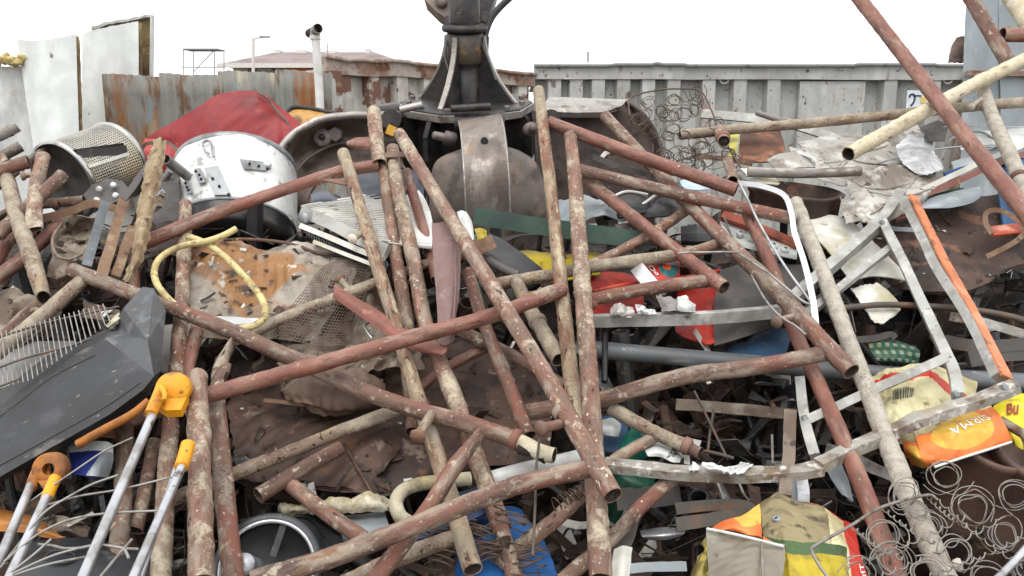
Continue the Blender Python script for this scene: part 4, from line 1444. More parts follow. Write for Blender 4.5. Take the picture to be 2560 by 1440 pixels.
t, _ = sheet('yellow_brown_panel', [[(716, 280, -.55), (740, 270, -.56), (790, 276, -.56), (842, 286, -.56)], [(730, 296, -.5), (760, 290, -.52), (800, 296, -.52), (842, 296, -.52)], [(740, 330, -.5), (770, 326, -.5), (810, 326, -.5), (842, 326, -.5)]], mat('yellow_brown_paint', rgb(176, 132, 68), [(rgb(206, 162, 88), 9, .56, .08), (rgb(84, 62, 46), 6, .56, .06, 8)], .5), None, .01, (30, 14), .01, 5, 3)
t.name = 'bent_yellow_sheet'
props(t, 'bent yellow brown painted sheet between the red sheet and the claw', 'sheet metal')
rod('dark_edge', [(714, 284, -.53), (736, 268, -.54), (790, 274, -.54), (846, 286, -.54)], .012, M_CLAWDARK, t, n=20)
# weld beads and bolts of the grab
for k in range(12):
    a_ = math.radians(15 + 30 * k)
    V, F = lathe([(.001, .014), (.014, .014), (.016, .010), (.016, -.002)], (math.cos(a_) * .30, -math.sin(a_) * .30, .02), (0, 0, 1), 6)
    mk('plate_bolt', GT(V), F, M_CLAW, G, False)
for pts in (((1118, 100), (1112, 140), (1122, 175)), ((1206, 112), (1222, 150), (1240, 200))):
    rod('grease_line', np.array([W(x, y, GD - .16) for x, y in pts]), .006, M_HOSE, G, lifted=False, n=20)
# ================================================================== scaffold pipes: (x, y, lift) ends, width in photo pixels
FRAMES = "welded scaffold frames in the heap"


def lug(parent, x, y, l, dx, dy, L=.07, kind='cement', r=.011, flat=False):
    """short spigot welded to a pipe, with a flattened foot"""
    a = H((x, y, l))
    b = H((x + dx, y + dy, l + .02))
    Lx = np.linalg.norm(b - a)
    V, F, uv, C, fm = tube(catmull(np.array([a, b]), 10), r, 10, .8, False, False, False)
    o = mk('spigot', V, F, [PIPE[kind], INNER], parent, True, uv, C, fm)
    V, F = lathe([(.001, .006), (r * 1.5, .004), (r * 1.7, -.002), (r * 1.3, -.012)], b, b - a, 8, )
    mk('spigot_foot', V, F, PIPE[kind], o)
    return o


def frame(label, members, loc=None, lugs=()):
    x, y, l = members[0][0][0]
    t = thing('scaffold_section', label, 'scaffold section', H((x, y, l)), FRAMES)
    for mm in members:
        pts, w, kind = mm[:3]
        kw = mm[3] if len(mm) > 3 else {}
        pipe_mesh('pipe', pts, w, kind, t, kw.get('crust', 1.0), kw.get('o0', True), kw.get('o1', True), kw.get('label'))
    for lg in lugs:
        lug(t, *lg)
    return t


def sleeve(parent, x, y, l, dx, dy, w, kind='brown'):
    """a coupling ring round a pipe"""
    a = H((x, y, l))
    d = H((x + dx, y + dy, l)) - a
    r = px_r(w, (x, y, l))
    V, F = lathe([(r * .9, -.012), (r * 1.14, -.010), (r * 1.17, .0), (r * 1.14, .010), (r * .9, .012)], a, d, 22)
    return mk('coupling_ring', V, F, PIPE[kind], parent)


# --- centre
f = frame('red and cream frame whose upright stands tallest before the claw', [
    ([(1346, 226, .30), (1381, 480, .26), (1410, 730, .24), (1434, 960, .22), (1442, 1070, .20)], [32, 40], 'tan', dict(o0=False)),
    ([(1372, 306, .27), (1600, 392, .26), (1840, 476, .22)], [33, 36], 'red', dict(o0=False, crust=.6))])
f = frame('pink cement streaked frame with upright just right of the tallest one', [
    ([(1426, 340, .26), (1438, 480, .27), (1455, 740, .30), (1472, 960, .32), (1502, 1450, .34)], [36, 60], 'mix', dict(o0=False)),
    ([(1448, 424, .22), (1700, 484, .22), (1990, 548, .20)], [32, 34], 'brown', dict(o0=False, crust=.7))])
f = frame('red frame lying lower right of the claw with an open round end', [
    ([(1461, 447, .12), (1622, 572, .13), (1811, 720, .18)], [30, 38], 'red', dict(o0=False)),
    ([(1462, 752, .12), (1610, 724, .14), (1782, 700, .15)], [36, 32], 'brown', dict(o0=False, o1=False))],
    lugs=[(1468, 742, .14, 14, 22)])
f = frame('long frame running from the spring heap down to an open pipe end', [
    ([(1512, 290, .04), (1690, 476, .10), (1935, 716, .26), (2070, 866, .32), (2128, 930, .33)], [30, 48], 'brown', dict(o0=False)),
    ([(2060, 884, .30), (1880, 918, .24), (1700, 942, .20), (1498, 998, .16), (1312, 1032, .10)], [46, 40], 'brown', dict(o0=False)),
    ([(1800, 608, .14), (1710, 634, .14), (1468, 668, .13), (1384, 686, .12), (1240, 710, .10)], [34, 30], 'cement', dict(o0=False))],
    lugs=[(1984, 792, .30, -44, 14, .07, 'brown', .012), (1590, 372, .06, -60, 8, .07, 'mix', .010)])
props(f, 'long frame running from the spring heap down to a wide open pipe end')
f = frame('foremost red pipe with a branch welded on just above its open end', [
    ([(998, 334, .34), (1085, 480, .36), (1236, 730, .40), (1374, 960, .42), (1532, 1240, .44)], [31, 58], 'mix', dict(o0=False)),
    ([(1474, 1172, .42), (1310, 1216, .42), (1152, 1280, .42), (850, 1396, .42), (630, 1455, .42)], [50, 54], 'brown', dict(o0=False))],
    lugs=[(1400, 1060, .44, -50, 12, .07, 'brown', .013)])
sleeve(f, 1408, 1030, .425, 10, 18, 48)
f = frame('mortar caked pipe crossing the left half with a stub branch at its head', [
    ([(180, 676, .22), (571, 824, .24), (934, 985, .26), (1160, 1055, .27), (1292, 1100, .28)], [38, 46], 'brown', dict(o0=False)),
    ([(205, 702, .20), (110, 790, .22), (-30, 900, .26)], [38, 42], 'cement', dict(o0=False))],
    lugs=[(1080, 1034, .28, -36, 58, .07, 'cement', .014)])
P_ = [(1290, 1099, .28), (1340, 1120, .28), (1386, 1140, .285)]
pipe_mesh('pipe', P_, [40, 40], 'cream', f)
sleeve(f, 1290, 1099, .28, 20, 9, 47)
f = frame('two rusty pipes joined in a tee below the brown sheet', [
    ([(850, 1122, .10), (760, 1170, .14), (646, 1240, .18)], [36, 44], 'brown', dict(o0=False)),
    ([(718, 1206, .14), (800, 1268, .16), (912, 1350, .18)], [42, 40], 'mix', dict(o0=False))])
f = frame('short mortar crusted frame with a ring near its ragged end, right of centre', [
    ([(1528, 1020, .12), (1640, 1076, .14), (1722, 1118, .15)], [36, 38], 'cement', dict(o0=False)),
    ([(1640, 1090, .12), (1570, 1128, .10), (1500, 1175, .06)], [32, 32], 'mix', dict(o0=False, o1=False))])
sleeve(f, 1716, 1114, .15, 16, 8, 38)
pipe_mesh('pipe', [(1716, 1114, .148), (1752, 1134, .14)], [32, 32], 'brown', f)
f = frame('red pipe crossing the boiler and joined to a pink capped stub', [
    ([(946, 414, .20), (850, 430, .19), (720, 470, .19), (520, 540, .19), (362, 606, .19), (348, 622, .19)], [30, 36], 'red', dict(o0=False)),
    ([(934, 280, .22), (942, 340, .22), (949, 412, .22)], [34, 36], 'mix', dict(o0=False, crust=1.4))])
sheet('bent_bracket', [[(936, 340, .24), (900, 344, .24), (868, 352, .24)], [(940, 360, .24), (904, 360, .26), (866, 360, .26)], [(944, 372, .22), (908, 374, .23), (872, 366, .24)]], PIPE['red'], f, .004, (12, 10), .006, 20, 2)
sheet('bent_bracket', [[(952, 384, .25), (986, 378, .27), (1016, 380, .27)], [(952, 396, .25), (986, 392, .27), (1018, 392, .27)]], PIPE['mix'], f, .004, (12, 6), .004, 20, 3)
prism('gusset_plate', [(846, 446, .20), (800, 448, .20), (862, 462, .2), (880, 456, .2)], .006, PIPE['mix'], f)

pipe('long cement streaked pipe leaning left of the purple strip, ending open at the bottom', [(858, 382, .25), (890, 480, .24), (951, 682, .22), (998, 826, .20), (1038, 965, .20), (1092, 1130, .22), (1182, 1424, .24)], [34, 46], 'tan', 1.0, False, True)
pipe('peeling red pipe second from left beneath the claw', [(958, 415, .16), (966, 480, .15), (990, 648, .12), (1014, 790, .08), (1024, 860, .05)], [33, 33], 'mix', 1.2, True, True)
pipe('long speckled pipe with a coupling ring and a dark sleeved lower end', [(981, 372, .20), (998, 480, .19), (1038, 648, .18), (1068, 800, .17), (1128, 960, .17), (1203, 1168, .18), (1246, 1296, .18)], [36, 46], 'mix', 1.2, False, True)
o = pipe_mesh('scaffold_pipe', [(1244, 1292, .182), (1268, 1380, .19), (1288, 1450, .19)], [44, 48], 'brown')
props(o, 'dark rusty pipe end sleeved onto the speckled pipe near the bottom edge', 'pipe', PIPES)
sleeve(o, 1250, 1314, .184, 8, 24, 48)
pipe('thin reddish pipe hidden behind the speckled pipe under the white radiator', [(1016, 430, .06), (1031, 480, .06), (1078, 641, .05), (1090, 700, .03)], [27, 28], 'red', .8, False)
pipe('pale grey and red pipe standing right of the purple strip', [(1170, 678, .18), (1206, 802, .16), (1270, 960, .14), (1322, 1090, .14)], [33, 38], 'brown', 1.1, False)
o = pipe_mesh('scaffold_pipe', [(500, 994, .36), (850, 894, .34), (1052, 836, .32), (1236, 786, .31), (1408, 722, .28)], [44, 36], 'red', None, 1.2, False, False)
props(o, 'bright red pipe rising across the middle from the left post', 'pipe', PIPES)
pipe('reddish pipe slanting up behind the crossing red frame', [(1470, 668, .05), (1622, 584, .05), (1745, 506, .03)], [28, 28], 'mix', .8)
pipe('stout grey pipe with torn black open end in the middle', [(1288, 700, .12), (1330, 780, .13), (1398, 900, .17)], [36, 42], 'cement', 1.0, False, True)
pipe('brown weathered pipe running under the foremost red pipe', [(1142, 824, .06), (1270, 880, .05), (1410, 966, .04)], [36, 34], 'brown', 1.2)
pipe('faded red pipe half hidden under the bright red one', [(1040, 975, .0), (1120, 920, .0), (1222, 866, .0)], [28, 28], 'red', .9)
pipe('short pipe with dark open end below the bright red one', [(1008, 880, .04), (1020, 980, .06), (1030, 1080, .09)], [32, 34], 'brown', .8)
pipe('flat topped rusty pipe leaning left over the white bent hose', [(1200, 1088, .33), (1130, 1180, .34), (1068, 1280, .34), (930, 1460, .34)], [46, 46], 'brown', 1.1, False, True, crush=(0.7, 0))
pipe('pale mortar pipe at bottom centre behind the branch pipe', [(1150, 1340, .22), (1020, 1390, .24), (860, 1460, .26)], [42, 46], 'cement', 1.2, False)
pipe('mottled pipe slanting down left past the blue panel', [(1462, 1228, .16), (1380, 1300, .17), (1246, 1408, .18)], [40, 40], 'mix', 1.1, False, False)
pipe('brown pipe slanting down left beneath the long pink upright', [(1700, 1180, .14), (1610, 1260, .15), (1525, 1352, .16), (1400, 1456, .18)], [36, 40], 'brown', 1.0, False)
pipe('grooved ochre pipe under the brown sheet on the left', [(1012, 1018, .12), (850, 1078, .12), (720, 1130, .12), (580, 1186, .12), (430, 1250, .10)], [36, 38], 'cement', .8, False)
pipe('ochre pipe slanting from the wire mesh to the left', [(950, 704, .10), (850, 742, .11), (720, 792, .12), (578, 854, .12)], [28, 32], 'cement', .9)
pipe('reddish stub behind the purple strip', [(1000, 686, .04), (1100, 654, .04), (1240, 628, .03)], [26, 26], 'brown', 1.0)
# --- right
pipe('longest red pipe slanting across the sky at upper right', [(2118, -40, .30), (2240, 120, .34), (2324, 234, .36), (2424, 364, .38), (2524, 486, .40), (2600, 580, .42)], [38, 40], 'red', .9)
pipe('brown pipe end at top right stopping at the cream pipe', [(2405, -40, .2), (2460, 54, .2), (2524, 164, .2)], [36, 36], 'brown', 1.0, True, False)
pipe('cream pipe with open end overhanging the crumpled aluminium', [(2600, 132, .22), (2440, 214, .24), (2321, 280, .26), (2121, 386, .30)], [36, 38], 'cream', 1.0)
pipe('long level mortar pipe reaching the right edge above the aluminium', [(2620, 252, .12), (2460, 262, .10), (2250, 282, .08), (2036, 304, .04), (1880, 318, -.02), (1700, 338, -.06)], [28, 24], 'cement', .9)
pipe('speckled grey pipe leaning below the cream pipe at right edge', [(2448, 196, .12), (2480, 290, .14), (2530, 400, .18), (2600, 570, .22)], [34, 38], 'pale', 1.0)
pipe('dark grey open ended pipe lying level before the crumpled aluminium', [(1870, 430, .20), (2000, 430, .21), (2152, 428, .24)], [24, 28], 'steel', .5, False)
pipe('rust red pipe end poking in at the right edge high up', [(2506, 87, .25), (2640, 86, .25)], [37, 37], 'red', .3)
pipe('crusted cream pipe crossing the top right corner', [(2505, -40, .22), (2545, 22, .22), (2600, 110, .22)], [40, 40], 'cream', 1.6)
pipe('galvanised tube stub lying behind the level mortar pipe', [(1890, 282, -.10), (1970, 306, -.10)], [17, 17], 'steel', .3, crush=(0.4, 0))
pipe('short pipe stub hanging open under the level mortar pipe', [(1800, 324, .02), (1806, 340, .05), (1810, 354, .08)], [32, 32], 'mix', .6)
pipe('pale speckled pipe running the full height of the right side', [(1988, 506, .16), (2080, 732, .22), (2168, 950, .24), (2237, 1130, .28), (2300, 1290, .32), (2372, 1460, .36)], [34, 62], 'pale', 1.3, False)
o = pipe_mesh('scaffold_pipe', [(1868, 535, .12), (1928, 668, .13), (1979, 816, .14), (2038, 948, .20), (2137, 1175, .26), (2250, 1460, .32)], [34, 48], 'red', None, .5, False)
props(o, 'smooth brick red pipe running down beside the pale speckled one', 'pipe', PIPES)
pipe('pink stub pipe poking up beside the white rail', [(1818, 402, .12), (1832, 452, .14)], [27, 28], 'mix', .6, False)
# --- left
pipe('stout cream streaked post standing at lower left', [(492, 940, .40), (497, 1150, .42), (503, 1460, .44)], [56, 62], 'mix', 1.3, False)
pipe('grey brown pipe beside the stout post, bent at the top', [(560, 920, .26), (543, 990, .28), (560, 1220, .30), (584, 1460, .32)], [42, 56], 'brown', 1.2, crush=(0.6, 0))
pipe('twisted peeling pipe end above the dark hollow', [(580, 862, .20), (556, 910, .22), (545, 955, .24)], [34, 38], 'cement', 1.2, crush=(0.9, 0.2))
pipe('tall rusty pipe standing behind the yellow hose', [(464, 510, .10), (455, 715, .12), (438, 940, .14), (425, 1060, .18), (400, 1460, .24)], [34, 48], 'mix', 1.0, False)
pipe('short tapering pipe right of the tall rusty one', [(492, 828, .10), (480, 890, .12), (462, 968, .14)], [34, 36], 'red', .9, crush=(0, 0.8))
pipe('brown upright pipe behind the silver airer tube', [(314, 1040, .12), (304, 1220, .16), (290, 1460, .2)], [42, 50], 'brown', 1.0)
pipe('squarish red stub pipe between uprights at lower left', [(385, 1104, .10), (362, 1220, .12), (338, 1326, .14)], [34, 36], 'mix', .8, crush=(0, 0.5))
pipe('rusty stub lying level behind the yellow hinge', [(328, 1052, .20), (400, 1036, .20), (486, 1016, .20)], [32, 34], 'brown', 1.0)
pipe('leaning grey pipe at far left running down to the wire rack', [(8, 400, .18), (44, 537, .20), (80, 640, .20), (110, 745, .20)], [40, 38], 'cement', .9, False, crush=(0.5, 0.3))
pipe('open grey pipe end topmost at the left edge', [(-40, 354, .1), (0, 338, .1), (44, 316, .12)], [28, 28], 'steel', .5)
pipe('second open pipe end from the top at the left edge', [(-40, 420, .15), (0, 396, .16), (52, 366, .18)], [28, 28], 'dark', .6)
pipe('third open pipe end from the top at the left edge', [(-50, 444, .24), (0, 428, .24), (72, 404, .26)], [34, 34], 'brown', .7)
pipe('thin dark pipe behind the left pipe ends', [(132, 362, .05), (90, 392, .05), (-10, 470, .05)], [20, 22], 'dark', .6)
pipe('flattened pipe left of the washing machine drum', [(108, 392, .22), (94, 470, .22), (82, 575, .22)], [40, 32], 'mix', .6, False, crush=(0, 0.8))
pipe('open pipe end pointing at the washing machine drum', [(158, 437, .24), (110, 480, .22), (-10, 590, .20)], [34, 36], 'brown', .8)
pipe('rusty pipe low behind the leaning grey pipe', [(160, 552, .06), (57, 645, .08), (-20, 704, .10)], [34, 36], 'red', .9)
pipe('dark red pipe rising behind the left heap', [(70, 520, .04), (10, 610, .06), (-30, 680, .08)], [40, 42], 'red', .7)
pipe('brown pipe lying flat near the left edge', [(-30, 560, .02), (60, 520, .02), (210, 500, .02)], [26, 24], 'brown', .8)
pipe('crusty yellow grey pipe under the wire rack', [(-30, 900, .10), (60, 830, .12), (140, 770, .12)], [46, 40], 'pale', 1.4)
pipe('curled grey pipe lying at left under the stub branch', [(-20, 880, .04), (60, 790, .06), (130, 748, .06)], [30, 34], 'brown', .8, crush=(0.6, 0.8))
pipe('short dark bent pipe end beside the flat rusty bars', [(352, 648, .12), (376, 640, .12), (402, 634, .13)], [16, 14], 'dark', .6)
pipe('rust pipe standing behind the flat bars on the left', [(350, 560, .06), (342, 640, .06), (338, 730, .06)], [26, 26], 'red', .8)

# fittings: stub spigots with flattened feet, coupling rings
fr2 = random.Random(21)
for n_, (o, pts, w, kind) in enumerate(PREG):
    if n_ % 3 == 0 and len(pts) >= 3:
        k_ = fr2.randint(0, len(pts) - 2)
        u = fr2.uniform(.25, .75)
        p = [pts[k_][q] * (1 - u) + pts[k_ + 1][q] * u for q in range(3)]
        dx, dy = pts[k_ + 1][0] - pts[k_][0], pts[k_ + 1][1] - pts[k_][1]
        L_ = math.hypot(dx, dy)
        sg_ = fr2.choice((-1, 1))
        lug(o, p[0], p[1], p[2], -dy / L_ * 44 * sg_ + dx / L_ * 14, dx / L_ * 44 * sg_ + dy / L_ * 14, .07, kind, fr2.uniform(.009, .013))
    if n_ % 5 == 1 and len(pts) >= 3:
        p, q = pts[-2], pts[-1]
        u = fr2.uniform(.2, .6)
        m_ = [p[i] * (1 - u) + q[i] * u for i in range(3)]
        ww = w if not isinstance(w, (list, tuple)) else w[-1]
        sleeve(o, m_[0], m_[1], m_[2], (q[0] - p[0]) * .1, (q[1] - p[1]) * .1, ww * .96, 'brown')
# ================================================================== materials of the loose scrap
M_RUSTY_WHITE = mat('rust_stained_enamel', rgb(158, 150, 138), [(rgb(132, 122, 108), 6, .52, .06, 9), (rgb(150, 108, 66), 3.6, .555, .05, 9), (rgb(108, 70, 46), 4, .59, .04, 10), (rgb(70, 52, 44), 8, .61, .04, 9), (rgb(190, 186, 176), 20, .64, .04, 7)], .6, bump=.8, bscale=40)
M_BROWNSHEET = mat('dark_brown_rusted_sheet', rgb(74, 56, 49), [(rgb(96, 72, 60), 4, .54, .07, 8), (rgb(54, 42, 38), 6, .54, .06, 8), (rgb(120, 84, 62), 9, .62, .04, 9), (rgb(138, 122, 106), 7, .64, .03, 10), (rgb(196, 188, 176), 34, .69, .02, 6)], .6, .1, bump=.7, bscale=30)
M_KHAKISHEET = mat('muddy_khaki_sheet', rgb(122, 108, 94), [(rgb(98, 82, 70), 5, .53, .05, 9), (rgb(148, 138, 122), 8, .57, .05, 9), (rgb(92, 64, 50), 6, .61, .04, 9), (rgb(60, 52, 46), 24, .63, .04, 7), (rgb(186, 180, 170), 40, .68, .03, 6)], .75, bump=.9, bscale=40)
M_MESHWIRE = mat('mesh_wire', rgb(122, 108, 96), [(rgb(92, 70, 56), 20, .55, .1)], .6, .3, bump=0)
M_HOSEY = mat('cream_yellow_hose', rgb(200, 186, 132), [(rgb(168, 150, 100), 14, .55, .08, 8), (rgb(126, 110, 80), 26, .61, .05, 8), (rgb(84, 72, 56), 60, .65, .04, 6)], .6, bump=.5)
M_BLKPLASTIC = mat('scratched_black_plastic', rgb(46, 48, 50), [(rgb(38, 39, 41), 4, .5, .12, 6), (rgb(68, 69, 71), 6, .60, .08, 8), (rgb(112, 112, 112), 44, .66, .03, 6), (rgb(96, 90, 82), 9, .64, .04, 8)], .58, bump=.35, bscale=40)
M_YPLASTIC = mat('yellow_orange_plastic', rgb(226, 158, 26), [(rgb(206, 132, 22), 9, .56, .1), (rgb(150, 104, 40), 18, .62, .06, 8), (rgb(96, 76, 50), 60, .66, .04, 6)], .42, bump=.3)
M_YDIRTY = mat('dirty_orange_plastic', rgb(170, 106, 40), [(rgb(128, 82, 42), 9, .55, .1), (rgb(96, 70, 50), 20, .62, .08)], .6, bump=.2)
M_ALU = mat('silver_tube', rgb(186, 188, 192), [(rgb(150, 148, 146), 9, .56, .08, 7), (rgb(112, 106, 98), 30, .65, .04, 7)], .32, .7, bump=.2)
M_ALUDIRTY = mat('scuffed_aluminium', rgb(172, 168, 160), [(rgb(134, 124, 112), 6, .52, .05, 9), (rgb(200, 198, 192), 9, .56, .05, 8), (rgb(110, 90, 72), 7, .60, .035, 10), (rgb(72, 64, 58), 22, .64, .03, 8)], .42, .5, bump=.8, bscale=40)
M_ALUBRIGHT = mat('bright_aluminium', rgb(216, 218, 220), [(rgb(170, 172, 174), 9, .6, .1)], .28, .6, bump=.1)
M_RODGREY = mat('thin_grey_rod', rgb(150, 148, 144), [(rgb(110, 102, 94), 20, .58, .1)], .45, .4, bump=0)
M_RODDARK = mat('thin_dark_rod', rgb(86, 80, 74), [(rgb(112, 84, 64), 20, .58, .1)], .6, .3, bump=0)
M_SPRING = mat('spring_wire', rgb(140, 136, 130), [(rgb(96, 82, 70), 24, .57, .08, 7)], .5, .5, bump=0)
M_SPRINGDARK = mat('rusted_spring_wire', rgb(88, 76, 68), [(rgb(112, 84, 64), 24, .56, .1)], .6, .4, bump=0)
M_ANGLE = mat('grey_painted_angle_iron', rgb(168, 168, 164), [(rgb(138, 136, 130), 8, .55, .1, 7), (rgb(190, 190, 186), 14, .6, .08), (rgb(96, 88, 80), 30, .67, .05, 5)], .55, .2, bump=.25, bscale=60)
M_ANGLEMUD = mat('muddy_angle_iron', rgb(152, 148, 140), [(rgb(104, 90, 76), 8, .54, .06, 9), (rgb(150, 138, 116), 12, .55, .1, 7), (rgb(120, 100, 78), 16, .62, .06, 7), (rgb(204, 202, 196), 20, .6, .06, 6)], .8, bump=.7, bscale=70)
M_ORANGEBAR = mat('orange_painted_bar', rgb(196, 118, 76), [(rgb(210, 142, 106), 9, .55, .08, 7), (rgb(150, 90, 60), 14, .60, .05, 8), (rgb(106, 84, 70), 36, .65, .04, 7)], .55, bump=.2)
M_DKPVC = mat('dark_grey_plastic_pipe', rgb(102, 106, 109), [(rgb(84, 86, 88), 4, .54, .1, 6, ST), (rgb(132, 134, 136), 12, .62, .08, 6, ST), (rgb(206, 206, 204), 30, .735, .03, 5, ST)], .45, bump=.15, coord='uv')
M_WHITEPAINT = mat('white_scrawl', rgb(222, 222, 220), [], .6, bump=0)
M_WHITEPLATE = mat('stained_white_plate', rgb(204, 202, 192), [(rgb(176, 168, 138), 4, .56, .1, 6), (rgb(222, 222, 218), 7, .56, .1), (rgb(120, 112, 98), 26, .68, .05, 6)], .7, bump=.3, bscale=40)
M_GREEN = mat('dark_green_channel', rgb(58, 84, 74), [(rgb(44, 64, 58), 5, .55, .1), (rgb(92, 96, 86), 18, .67, .06)], .5, bump=.2)
M_YELLOW = mat('bright_yellow_panel', rgb(186, 164, 30), [(rgb(150, 130, 34), 6, .54, .08, 7), (rgb(96, 82, 44), 9, .60, .05, 8)], .45, bump=.15)
M_PURPLE = mat('faded_mauve_strip', rgb(126, 100, 97), [(rgb(110, 86, 82), 5, .55, .08, 7), (rgb(144, 120, 114), 11, .59, .06, 8), (rgb(112, 80, 70), 30, .69, .05)], .65, bump=.2)
M_REDSTRIP = mat('red_brown_strip', rgb(138, 86, 73), [(rgb(118, 74, 62), 6, .55, .1), (rgb(178, 122, 104), 14, .62, .08), (rgb(104, 74, 62), 30, .68, .05)], .6, bump=.25)
M_TINRED = mat('red_plastic_basin', rgb(176, 40, 26), [(rgb(206, 72, 40), 5, .58, .08), (rgb(120, 30, 26), 7, .55, .08, 7), (rgb(120, 92, 80), 20, .64, .05)], .4, bump=.1)
M_DKSHEET = mat('dark_grey_rubber_sheet', rgb(80, 76, 74), [(rgb(98, 92, 88), 4, .56, .12), (rgb(60, 57, 56), 5, .57, .1)], .6, bump=.3, bscale=30)
M_BLUE = mat('bright_blue_panel', rgb(36, 98, 164), [(rgb(30, 78, 130), 5, .54, .08, 7), (rgb(110, 104, 96), 9, .62, .05, 8), (rgb(96, 130, 160), 20, .68, .05)], .45, bump=.15)
M_NAVY = mat('navy_board', rgb(50, 66, 98), [(rgb(40, 50, 74), 5, .55, .1), (rgb(110, 110, 112), 20, .68, .05)], .5, bump=.15)
M_DKBLUE = mat('dull_blue_sheet', rgb(46, 78, 108), [(rgb(34, 58, 82), 5, .55, .1), (rgb(84, 90, 92), 14, .64, .07)], .6, bump=.2)
M_PAPER = mat('creased_white_sheet', rgb(206, 210, 206), [(rgb(180, 184, 180), 8, .58, .1), (rgb(140, 136, 126), 30, .7, .05)], .6, bump=.15)
M_INK = mat('black_print', rgb(42, 44, 44), [], .6, bump=0)
M_FLAT = mat('rusty_flat_bar', rgb(134, 106, 84), [(rgb(110, 82, 62), 8, .55, .1, 7), (rgb(156, 134, 108), 14, .61, .07), (rgb(78, 60, 50), 18, .65, .06)], .75, bump=.4, bscale=60)
M_SQBAR = mat('blue_grey_square_tube', rgb(112, 118, 122), [(rgb(92, 94, 96), 7, .55, .1), (rgb(140, 142, 142), 18, .63, .07)], .4, .5, bump=.15)
M_BARK = mat('peeling_stick', rgb(150, 132, 104), [(rgb(122, 98, 74), 12, .54, .09, 7), (rgb(178, 162, 132), 18, .6, .07), (rgb(72, 58, 48), 26, .65, .05)], .9, bump=.8, bscale=70)
M_LAGGING = mat('cream_pipe_lagging', rgb(176, 168, 144), [(rgb(116, 106, 90), 9, .56, .06, 9), (rgb(172, 158, 118), 8, .55, .1, 7), (rgb(128, 114, 88), 20, .64, .06, 6), (rgb(212, 206, 186), 14, .58, .08)], .9, bump=.9, bscale=60)
M_WPVC = mat('white_plastic_pipe', rgb(206, 208, 206), [(rgb(176, 176, 172), 5, .56, .1), (rgb(120, 116, 108), 40, .7, .04)], .4, bump=.15)
M_BARREL = mat('rusty_barrel_steel', rgb(84, 66, 60), [(rgb(106, 80, 68), 3, .55, .12, 6), (rgb(112, 114, 118), 3.4, .66, .08, 5), (rgb(60, 47, 44), 7, .58, .1, 7)], .5, .3, bump=.3)
M_WHEELDK = mat('dark_machine_plastic', rgb(58, 61, 64), [(rgb(42, 44, 46), 6, .55, .1), (rgb(96, 98, 100), 16, .66, .06)], .4, .2, bump=.2)
M_YBAG = mat('yellow_plastic_bag', rgb(228, 214, 40), [(rgb(206, 188, 36), 7, .57, .1), (rgb(150, 136, 70), 14, .66, .06)], .35, bump=.2)

SM = "sheet metal"
SURFS = []


def one(name, label, cat, rows, m, **kw):
    o, s = sheet(name, rows, m, **kw)
    if m in (M_BROWNSHEET, M_KHAKISHEET, M_RUSTY_WHITE):
        c_ = s([0, 1, 0], [0, 0, 1])[0]
        SURFS.append((s, np.linalg.norm(c_[1] - c_[0]) * np.linalg.norm(c_[2] - c_[0])))
    props(o, label, cat)
    return o, s


# ------------------------------------------------------------------ upper left of the heap: bars, sticks, hoods
t = sweep('flat_bar', box_prof(.036, .008), [(310, 498, .20), (284, 590, .20), (254, 690, .20)], M_FLAT, rough=.002)
props(t, 'rusty flat bar leaning in the left heap beside a blue grey square tube', 'bar')
t = sweep('square_tube', box_prof(.032, .032), [(262, 512, .16), (238, 590, .16), (214, 672, .16)], M_SQBAR)
props(t, 'blue grey square steel tube leaning under the washing machine drum', 'tube')
t, _ = one('peeling_stick', 'long peeling flattened pole standing before the red sheet', 'pole', [[(390, 346, .36), (404, 340, .40), (420, 344, .36)], [(366, 440, .34), (384, 440, .39), (402, 440, .34)], [(346, 540, .32), (362, 540, .37), (378, 542, .32)], [(326, 640, .26), (342, 640, .31), (360, 640, .26)], [(304, 700, .22), (318, 704, .25), (334, 706, .22)]], M_BARK, th=.012, n=(14, 60), crumple=.014, cs=14, seed=4, jag=.05, fine=.01)
t, _ = one('folded_edge_strip', 'narrow dark folded strip along the peeling pole', 'strip', [[(386, 352, .33), (396, 348, .33)], [(350, 430, .31), (362, 436, .31)], [(300, 492, .28), (314, 500, .28)]], M_DKSHEET, th=.004, n=(6, 20), crumple=.006, cs=12, seed=2)
t = sweep('flat_bar', box_prof(.03, .006), [(452 * .6 + 20, 522, .10), (230, 508, .12), (170, 530, .14), (60, 556, .14)], M_FLAT, rough=.003)
props(t, 'bent flat bar lying level under the washing machine drum', 'bar')
t = sweep('flat_bar', box_prof(.032, .006), [(330, 566, .14), (300, 660, .15), (288, 690, .15)], M_FLAT, rough=.003)
props(t, 'short flat bar between the peeling pole and the longer rusty bar', 'bar')
t, _ = one('crushed_bucket', 'crushed grey brown sheet metal hood at left below the drum', SM, [[(140, 560, .05), (180, 540, .08), (220, 536, .10), (250, 548, .06)], [(126, 600, .10), (150, 590, .00), (200, 580, -.05), (236, 590, .02)], [(130, 640, .14), (160, 640, .10), (200, 630, .06), (226, 636, .06)], [(112, 686, .10), (150, 690, .10), (180, 680, .08), (200, 668, .04)]], M_KHAKISHEET, th=.005, n=(34, 34), crumple=.03, cs=7, seed=5, fine=.006)
P = [(156, 556, .12), (132, 596, .16), (140, 636, .19), (172, 648, .19), (204, 636, .17)]
rod('rolled_lip', P, .006, M_KHAKISHEET, t, n=30)
